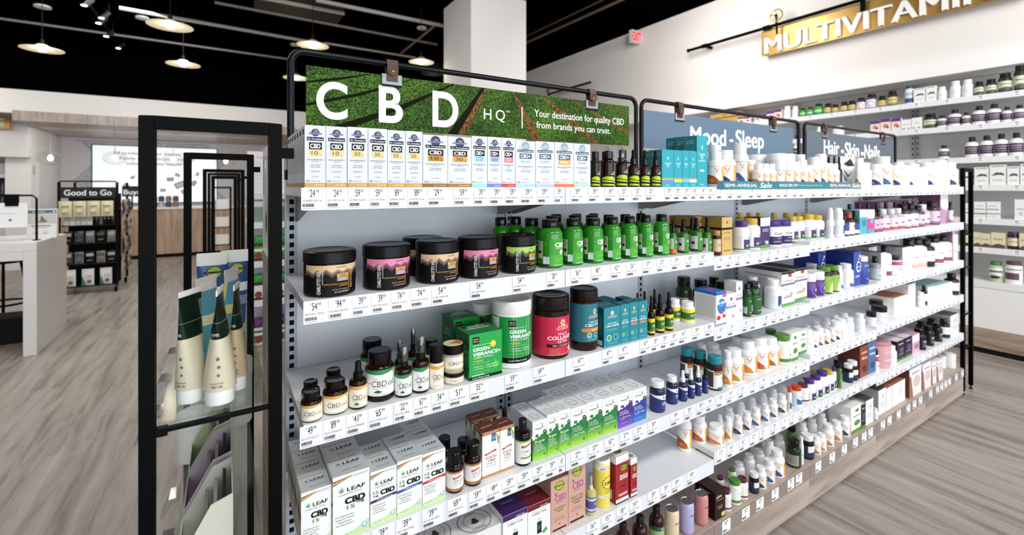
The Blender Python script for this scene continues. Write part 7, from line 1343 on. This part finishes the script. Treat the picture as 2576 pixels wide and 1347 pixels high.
# ---------------------------------------------------------------- left: counter, stool, rack, service counter
ct = thing('waterfall_counter', 'white waterfall-edge counter at the left picture edge', 'counter', (-1.47, 5.92, 0))
CM = M('#e2e0df', .3)
obj('side_panel', MB().box((-.09, 0, 0), (0, .95, .96), CM), ct, bevel=.003); obj('top', MB().box((-2.2, 0, .9602), (0, .95, 1.04), CM), ct, bevel=.003)
obj('apron', MB().box((-2.2, 0, .88), (-.0902, .03, .96), CM), ct); obj('inner_base', MB().box((-2.2, .55, 0), (-.0902, .9, .25), M('#151414', .6)), ct); obj('side_panel', MB().box((-2.2, .0302, 0), (-2.12, .95, .96), CM), ct)
def stool():
    X, Y = at_z(8, 648, .78)
    t = thing('bar_stool', 'round wood seated bar stool with black legs under the counter', 'stool', (X, Y, 0))
    obj('seat', MB().lathe([(.001, .75), (.165, .75), (.18, .76), (.18, .782), (.17, .79), (.001, .79)], M('#8a7c72', .5), 32), t)
    obj('seat_ring', MB().lathe([(.14, .72), (.172, .725), (.172, .7498), (.14, .7498)], BLACKM, 32), t)
    for k in range(4):
        a = math.pi/4 + k*math.pi/2 - .5
        obj('leg', MB().tube([(.13*math.cos(a), .13*math.sin(a), .73), (.24*math.cos(a), .24*math.sin(a), 0.012)], .012, BLACKM, 10), t)
    obj('foot_ring', MB().tube([(.2*math.cos(k*math.pi/16), .2*math.sin(k*math.pi/16), .28) for k in range(32)], .012, BLACKM, 8, True), t)
stool()
# things on the counter
YT_ = 6.15; XT = at_Y(70, YT_)
st = thing('sign_stand', 'white sign panel hung from a black wire stand on the counter', 'sign stand', (at_Y(40, YT_), YT_, 1.0402))
hw = XT - at_Y(40, YT_); ztop = zof(492, XT, YT_) - 1.0402
obj('wire_frame', MB().tube([(hw + .06, 0, .006), (hw + .06, 0, ztop - .03), (hw + .03, 0, ztop), (-.5, 0, ztop), (-.53, 0, ztop - .03), (-.53, 0, .006)], .009, IRON, 8), st)
obj('foot', MB().lathe([(.03, 0), (.03, .006), (.001, .008)], IRON, 16, c=(hw + .06, 0, 0)), st); obj('foot', MB().lathe([(.03, 0), (.03, .006), (.001, .008)], IRON, 16, c=(-.53, 0, 0)), st)
pm = MB().box((-.5, -.006, .13), (hw, .006, ztop - .07), M('#f0f0f0', .4)); art_plane(pm, [('d', .8, .3, .02, '#3f8090'), ('r', .6, .55, .85, .57, '#b4b4b4')], hw + .5, ztop - .2, (-.5, -.006, .13), (1, 0, 0), (0, 0, 1), (0, -1, 0))
obj('panel', pm, st); obj('clip', MB().box((-.07, -.012, ztop - .1), (.02, .012, ztop + .012), BLACKM), st)
YB2 = 6.35; xa, xb = at_Y(66, YB2), at_Y(143, YB2); zt2_ = zof(526, xb, YB2)
m = MB().box((xa, YB2, 1.0404), (xb, YB2 + .06, zt2_), M('#e9e7e4', .4))
art_plane(m, [('r', .02, .86, .98, .97, '#3f7286'), ('t', 'NEW & NOW', .4, .915, .4, .05, '#e6eef0'), ('d', .9, .915, .04, '#c9dce0'), ('r', .02, .5, .98, .85, '#c9c2be'), ('p', [(.3, .55), (.7, .55), (.5, .75), (.45, .6)], '#7a6a64'), ('d', .5, .72, .04, '#5a3a30'), ('r', .15, .42, .8, .45, '#55565a'), ('r', .2, .36, .75, .38, '#8a8b8e'), ('d', .3, .2, .09, '#d8d6d4', .09), ('d', .62, .2, .09, '#d8d6d4', .09), ('r', .2, .16, .4, .18, '#a8a8aa'), ('r', .52, .16, .72, .18, '#a8a8aa')], xb - xa, zt2_ - 1.0404, (xa, YB2, 1.0404), (1, 0, 0), (0, 0, 1), (0, -1, 0))
o = obj('display_carton', m); tag(o, 'white display box with blue heading standing on the white counter', 'display box')
o = obj('paper_stack', MB().box((-2.35, 6.2, 1.0402), (-1.98, 6.45, 1.05), M('#f4f4f2', .6)).box((-2.33, 6.22, 1.0502), (-1.99, 6.44, 1.056), M('#dedcda', .6))); tag(o, 'small stack of white paper on the counter below the sign panel', 'paper stack')
# black rack: Good to Go
RK = thing('snack_rack', 'black wheeled snack rack with Good to Go header', 'display rack', (-1.67, 8.89, 0))
rw, rd = .33, .85
for x in (-rw, rw - .03):
    for y in (0, rd - .03): obj('post', MB().box((x, y, .09), (x + .03, y + .03, 1.62), BLACKM), RK)
for x in (-rw + .03, rw - .03):
    for y in (.03, rd - .03):
        cs = obj('caster', MB().tube([(x - .015, y, .04), (x + .015, y, .04)], .0395, BLACKM, 16), RK); obj('bracket', MB().box((x - .01, y - .01, .0798), (x + .01, y + .01, .0898), M('#8a8a8a', .3, .8)), cs)
obj('back_board', MB().box((-rw + .03, rd/2 - .02, .1), (rw - .03, rd/2 + .02, 1.45), M('#101010', .7)), RK)
for z in (.1, .42, .72, .98, 1.2): obj('shelf', MB().box((-rw + .0302, .04, z), (rw - .0302, rd/2 - .021, z + .015), M('#141414', .5)), RK)
def hdr(x0, x1, y, st, lb, z0=1.39, z1=1.545):
    m = MB().box((x0, y - .012, z0), (x1, y, z1), M('#2a2a2c', .5)); art_plane(m, [('t', st, .5, .5, .86, .52, '#ecebea', .02)], x1 - x0, z1 - z0, (x0, y - .012, z0), (1, 0, 0), (0, 0, 1), (0, -1, 0)); return m
obj('header', hdr(-rw + .03, rw - .03, -.002, 'Good to Go', ''), RK)
obj('header_bar', MB().tube([(-rw + .015, .0, 1.6), (-rw + .03, 0, 1.63), (rw - .03, 0, 1.63), (rw - .015, 0, 1.6)], .01, BLACKM, 8), RK)
obj('side_header', hdr(rw + .001, rw + .24, .3, 'Buys', '', 1.4, 1.54), RK)
obj('side_arm', MB().tube([(rw + .12, .31, 1.2), (rw + .12, .31, 1.56)], .01, BLACKM, 8).box((rw, .302, 1.54), (rw + .24, .315, 1.56), BLACKM), RK)
rx, ry = RK.location.x, RK.location.y
def pouch(x, y, z, wd, h, col, art, lb, g, rz=0):
    m = MB(); n = 7; vs = []
    for j in range(n):
        v = j/(n-1); th = .002 + .022*math.sin(math.pi*min(max((v - .04)*1.06, 0), 1))
        for i in range(9):
            u = i/8; e = th*math.sin(math.pi*u)**.6 if 0 < i < 8 else .001
            vs.append((wd*(u - .5), -e, h*v))
        for i in range(9): vs.append((wd*(.5 - i/8), .0 + (.3*th*math.sin(math.pi*i/8) if 0 < i < 8 else .001), h*v))
    fs = [(j*18+i, j*18+(i+1) % 18, (j+1)*18+(i+1) % 18, (j+1)*18+i) for j in range(n-1) for i in range(18)] + [list(range(17, -1, -1)), [(n-1)*18+i for i in range(18)]]
    m.add(vs, fs, M(col, .3))
    art_plane(m, art, wd, h, (0, -.0245, 0), (1, 0, 0), (0, 0, 1), (0, -1, 0))
    o = obj('snack_pouch', m, None, (x, y, z), rz); tag(o, lb, 'pouch', g); return o
zu = zof(545, rx, ry)
for i in range(4):
    pouch(rx - rw + .09 + i*.15, ry - .03, zu, .142, .225, '#cfcba4', [('r', -.3, .62, .3, .7, '#8a8668'), ('d', .0, .4, .2, '#e2dfc4', .1), ('r', -.2, .2, .2, .25, '#a8a484')], ordw(i) + ' pale cream pouch from left, under Good to Go header', 'cream pouches on the snack rack')
zl = .18
for i in range(3):
    pouch(rx - rw + .11 + i*.2, ry + .08, .1152, .135, .24, '#e6e4e0', [('p', [(-.48, .02), (-.1, .02), (-.45, .6)], '#2f7a54'), ('d', .12, .25, .2, '#7a5a4c', .1), ('d', .1, .55, .28, '#d8c0bc', .12)], ordw(i) + ' white and green pouch from left, bottom of snack rack', 'white and green pouches on the snack rack')
for i in range(5):
    xx = rx - rw + .085 + i*.062
    o = obj('snack_box', MB().box((-.028, 0, 0), (.028, .1, .12), M(('#d6d4d2', '#e2e0de', '#cfcdcc')[i % 3], .5)).box((-.02, -.001, .06), (.02, -.0002, .1), '#b4b0ac'), None, (xx, ry + .05, .9952)); tag(o, ordw(i) + ' small white box from left, upper shelf of snack rack', 'box', 'white boxes on the snack rack')
for i in range(6):
    xx = rx + .03 + i*.045
    o = pouch(xx, ry + .1, .997 if i < 4 else .997, .04, .15, ('#1c1a1a', '#3a3634', '#8a8682', '#2a2626')[i % 4], [('r', -.3, .5, .3, .7, '#8f8b88')], ordw(i) + ' dark snack bar from left, upper right of snack rack', 'dark bars on the snack rack')
for k, (z, n) in enumerate(((.7352, 5), (.4352, 5))):
    for i in range(n):
        o = pouch(rx - rw + .09 + i*.12, ry + .1, z, .1, .17, ('#24211f', '#4a4644', '#6f7a86', '#1a1818', '#8a8478')[(i + k) % 5], [('r', -.4, .6, .4, .85, ('#b4b0aa', '#55524f')[i % 2]), ('r', -.3, .2, .3, .3, '#77736f')], ordw(i) + ' dark pouch from left, ' + ('third' if k == 0 else 'fourth') + ' level of snack rack', 'dark pouches on the snack rack')
for k in range(4):
    for j in range(3):
        o = pouch(rx + rw + .03, ry + .2 + j*.25, .25 + k*.29, .2, .24, ('#d2cdca', '#3a3635', '#bfb8b4', '#6a4a48')[(k + j) % 4], [('r', -.35, .6, .35, .85, ('#5a4644', '#d8d4d0')[(k + j) % 2]), ('d', 0, .3, .25, '#8a7c78', .12)], ('nearest', 'middle', 'farthest')[j] + ' pouch on right side of snack rack, ' + ('lowest', 'second', 'third', 'upper')[k] + ' peg', 'pouches on the side of the snack rack', math.pi/2)
# service counter and screen
sc = thing('service_counter', 'oak fronted service counter along the back wall', 'counter', (-.6, 12.6, 0))
obj('front', MB().box((-2.2, 0, .08), (1.9, .7, 1.06), WOODZ), sc); obj('kick', MB().box((-2.18, .04, 0), (1.88, .68, .0798), BLACKM), sc); obj('worktop', MB().box((-2.22, -.02, 1.0602), (1.92, .72, 1.1), M('#e4e2e0', .3)), sc)
X0, X1 = at_Y(233, 13.93), at_Y(545, 13.93); z1 = zof(365, X0, 13.93); z0 = zof(512, X0, 13.93); W2 = X1 - X0; H2 = z1 - z0
sn = thing('wall_screen', 'large bright white screen with dark frame on the back wall', 'screen', ((X0 + X1)/2, 13.93, z0))
def scr(nt, b, N, L):
    b.inputs['Base Color'].default_value = lin('#e9eef2'); b.inputs['Emission Color'].default_value = lin('#eef4f8'); b.inputs['Emission Strength'].default_value = .55; b.inputs['Roughness'].default_value = .3
SCR = node_mat('lit_screen', scr)
m = MB().box((-W2/2, -.02, 0), (W2/2, .0, H2), SCR)
sa = [('t', 'All products at The Vitamin Shoppe', .5, .88, .7, .052, '#55585c', .01), ('t', 'Family of Brands must exceed', .5, .79, .6, .052, '#55585c', .01), ('t', 'industry quality standards', .5, .7, .5, .052, '#55585c', .01)]
R = random.Random(3)
for u, v, a_, sz, cc in ((.38, .42, 20, .05, '#6a7076'), (.45, .5, -25, .04, '#9aa0a8'), (.3, .45, 40, .03, '#8a8f94'), (.6, .42, 4, .045, '#2f3a34'), (.66, .5, -30, .035, '#7a8088'), (.68, .32, 25, .075, '#b4bac0'), (.72, .2, 30, .05, '#a4aab4'), (.54, .22, 0, .035, '#3a4046'), (.8, .35, 60, .045, '#5a6a84'), (.25, .3, -30, .04, '#a8adb2'), (.42, .26, 15, .05, '#c0c6ca'), (.83, .52, 70, .03, '#6f86a4')):
    ca, sb_ = math.cos(math.radians(a_)), math.sin(math.radians(a_))
    sa.append(('p', [(u + (p*ca - q*sb_)*sz, v + (p*sb_ + q*ca)*sz*W2/H2) for p, q in ((-.6, -.4), (.6, -.4), (.6, .4), (-.6, .4))], cc)); sa.append(('p', [(u + (p*ca - q*sb_)*sz, v + (p*sb_ + q*ca)*sz*W2/H2) for p, q in ((-.4, -.2), (.4, -.2), (.4, .2), (-.4, .2))], '#dfe4e8'))
art_plane(m, sa, W2, H2, (-W2/2, -.02, 0), (1, 0, 0), (0, 0, 1), (0, -1, 0))
obj('panel', m, sn)
fb = MB()
for a, b in (((-W2/2 - .02, -.03, -.02), (W2/2 + .02, .0, -.0002)), ((-W2/2 - .02, -.03, H2 + .0002), (W2/2 + .02, .0, H2 + .02)), ((-W2/2 - .02, -.03, 0), (-W2/2 - .0002, .0, H2)), ((W2/2 + .0002, -.03, 0), (W2/2 + .02, .0, H2))): fb.box(a, b, BLACKM)
obj('frame', fb, sn)
for i, px in enumerate((388, 406, 424, 442)):
    for k in range(2):
        X = at_Y(px, 12.75); zz_ = 1.1004 if k == 0 else 1.2254
        o = obj('snack_jar', MB().lathe([(.001, 0), (.055, 0), (.055, .09), (.045, .1), (.045, .12), (.001, .12)], M(('#5a4a4c', '#b4aeb0', '#3a4a5c', '#8a6a5c')[(i + k) % 4], .4), 16), None, (X, 12.75 + .0, zz_)); tag(o, ordw(i) + ' jar from left, ' + ('lower' if k == 0 else 'upper') + ' layer on the service counter', 'jar', 'jars on the service counter')
# clear globe lamps over the service counter
for i, (px, py) in enumerate(((127, 398), (289, 398), (436, 402), (568, 406))):
    Yg = 11.7; X = at_Y(px, Yg); z = zof(py, X, Yg)
    t = thing('globe_pendant', 'clear glass globe pendant, ' + ordw(i) + ' from left over the service counter', 'pendant lamp', (X, Yg, z), 0, 'clear globe pendants over the service counter')
    obj('globe', MB().lathe([(.03, .13)] + [(.19*math.cos(a*.1745) + .001, .13*math.sin(a*.1745)) for a in range(7, -10, -1)], GLOBE, 24), t)
    obj('bulb', MB().lathe([(.001, -.05), (.03, -.035), (.04, 0), (.02, .05), (.001, .06)], M('#fff6e8', .5, 0, .5, 14.0), 16), t)
    obj('cord', MB().tube([(0, 0, .0602), (0, 0, 2.6595 - z)], .006, M('#d8d6d4', .6), 6), t)
for i, (px, py) in enumerate(((165, 324), (312, 330), (450, 337), (570, 347))):
    X, Y = on_ceil(px, py, 2.66)
    o = obj('downlight', MB().lathe([(.001, -.006), (.07, -.004), (.085, -.0005)], M('#8a807a', .4), 20), None, (X, Y, 2.66)); tag(o, ordw(i) + ' recessed downlight from left in the wood canopy', 'downlight', 'downlights in the wood canopy')
# drinks cooler and gold sign at far left
X0, X1 = at_Y(-40, 12.3), at_Y(98, 12.3)
co = thing('drinks_cooler', 'white cooler with dark bottle shelves at far left', 'cooler', ((X0 + X1)/2, 12.3, 0)); h = (X1 - X0)/2
obj('body', MB().box((-h, 0, 0), (h, .29, 1.98), M('#d8d6d5', .4)), co)
obj('interior', MB().box((-h + .1, -.004, .9), (h - .12, -.0002, 1.72), M('#161617', .6)), co)
obj('header_panel', MB().box((-h + .05, -.02, 1.8), (h - .05, -.0002, 1.95), M('#b4aca6', .7)), co)
for z in (1.2, 1.42): obj('shelf', MB().box((-h + .12, -.06, z), (h - .14, -.0045, z + .012), M('#5a5a5c', .4)), co)
bx_ = co.location.x
for k, z in enumerate((1.2124, 1.4324)):
    for i in range(8):
        o = obj('drink_bottle', MB().lathe([(.001, 0), (.024, 0), (.024, .13), (.01, .16), (.01, .19), (.001, .19)], M(('#2a2c30', '#4a4e54', '#1c1e20')[i % 3], .3), 12), None, (bx_ + h - .2 - i*.07, 12.3 - .03, z)); tag(o, ordw(i) + ' dark bottle from right, ' + ('lower' if k == 0 else 'upper') + ' shelf of the white cooler', 'bottle', 'dark bottles in the cooler')
X1 = at_Y(25, 11.9); zs1, zs0 = zof(292, X1, 11.9), zof(325, X1, 11.9)
m = MB().box((X1 - 2.2, 11.9, zs0), (X1, 11.93, zs1), BRASS); art_plane(m, [('t', 'VITAMINS', .6, .5, .74, .58, '#f6f4f0', .02)], 2.2, zs1 - zs0, (X1 - 2.2, 11.9, zs0), (1, 0, 0), (0, 0, 1), (0, -1, 0))
m.tube([(X1 - 2.4, 11.95, zs1 + .12), (X1 + .35, 11.95, zs1 + .12)], .02, IRON, 8); m.box((X1 - .3, 11.94, zs1), (X1 - .26, 11.96, zs1 + .12), IRON)
o = obj('wall_sign', m); tag(o, 'gold sign ending in letter S at the far left wall', 'sign')

# ---------------------------------------------------------------- second shelving run seen through the near rack
b2 = thing('shelving_bay', 'white shelving bay beyond the rack, seen between the frame posts', 'shelving bay', (.62, 4.3, 0))
obj('base', MB().box((-.46, 0, 0), (.46, .35, .25), WOODX), b2); obj('back_panel', MB().box((-.46, .352, .0), (.46, .37, 1.62), PANELM), b2)
obj('upright', upright(-.445, .26, 1.6, .3515, M('#b8c0ca', .4)), b2)
lev = (.62, .94, 1.26, 1.5)
for z in lev: obj('shelf', MB().box((-.46, .004, z - .02), (.46, .35, z), SHELFM).box((-.46, 0, z - .05), (.46, .004, z), SHELFM), b2)
m = MB().box((.155, 4.285, 1.52), (.42, 4.3, 1.84), M('#efeeee', .4)); art_plane(m, [('r', .1, .1, .102, .95, '#55555a'), ('t', 'SUGGESTED', .55, .85, .6, .05, '#8a8a90')] + [('r', .2, .7 - i*.08, .8, .71 - i*.08, '#c0c0c4') for i in range(6)], .265, .32, (.155, 4.285, 1.52), (1, 0, 0), (0, 0, 1), (0, -1, 0))
o = obj('notice_board', m); tag(o, 'white notice panel on the shelving beyond, seen right of the nested frames', 'notice')
for i, (z, cap, body, ac, lb) in enumerate(((.9404, '#2f9a3c', '#5a2a2c', '#3fae4a', 'tub with green lid and berry label, upper'), (.6204, '#2f9a3c', '#4a1f38', '#efeeec', 'tub with green lid and plum label, middle'), (.2504, '#5a2a6a', '#e6e4e2', '#4a6a3c', 'white tub with purple lid, lowest'))):
    for k in range(3): tub(.235 + k*.16, 4.38, .07, .2, z, lb + (', nearest rack post', ', second from rack post', ', third from rack post')[k] + ', on shelving beyond', body, cap, 'powder_tub', 'tub', [('r', -.6, .1, .6, .6, ac), ('r', -.4, .4, .4, .5, '#f0f0ee'), ('d', 0, .22, .2, '#8a3a2c')], 'tubs on the shelving beyond the rack')
for k in range(3): tub(.23 + k*.14, 4.4, .06, .17, 1.2604, 'pale tub on upper shelf beyond, ' + ('nearest', 'second', 'third')[k] + ' from the rack post', '#8a9a94', '#dfe6e4', 'powder_tub', 'tub', (), 'tubs on the shelving beyond the rack')
# small ladder rack with white cartons far back
X0, X1 = at_Y(537, 9.3), at_Y(580, 9.3)
lr = thing('ladder_rack', 'small black ladder rack with white cartons, deepest of the nested frames', 'display rack', ((X0 + X1)/2, 9.3, 0)); h = (X1 - X0)/2
for s_ in (-1, 1): obj('post', MB().box((s_*h - .015, -.015, 0), (s_*h + .015, .015, EYE), IRON), lr)
obj('top_rail', MB().box((-h + .0152, -.015, EYE - .03), (h - .0152, .015, EYE), IRON), lr)
for z in (.55, .85, 1.15): obj('shelf', MB().box((-h + .0152, -.015, z), (h - .0152, .2, z + .015), IRON), lr)
for k, z in enumerate((.5652, .8652, 1.1652)):
    o = obj('carton', MB().box((-h*.8, .0, 0), (h*.8, .15, .17), M('#e6e4e2', .5)), None, (lr.location.x, 9.32, z)); tag(o, ('lowest', 'middle', 'upper')[k] + ' white carton on the small black ladder rack', 'carton', 'cartons on the ladder rack')
finish_labels()
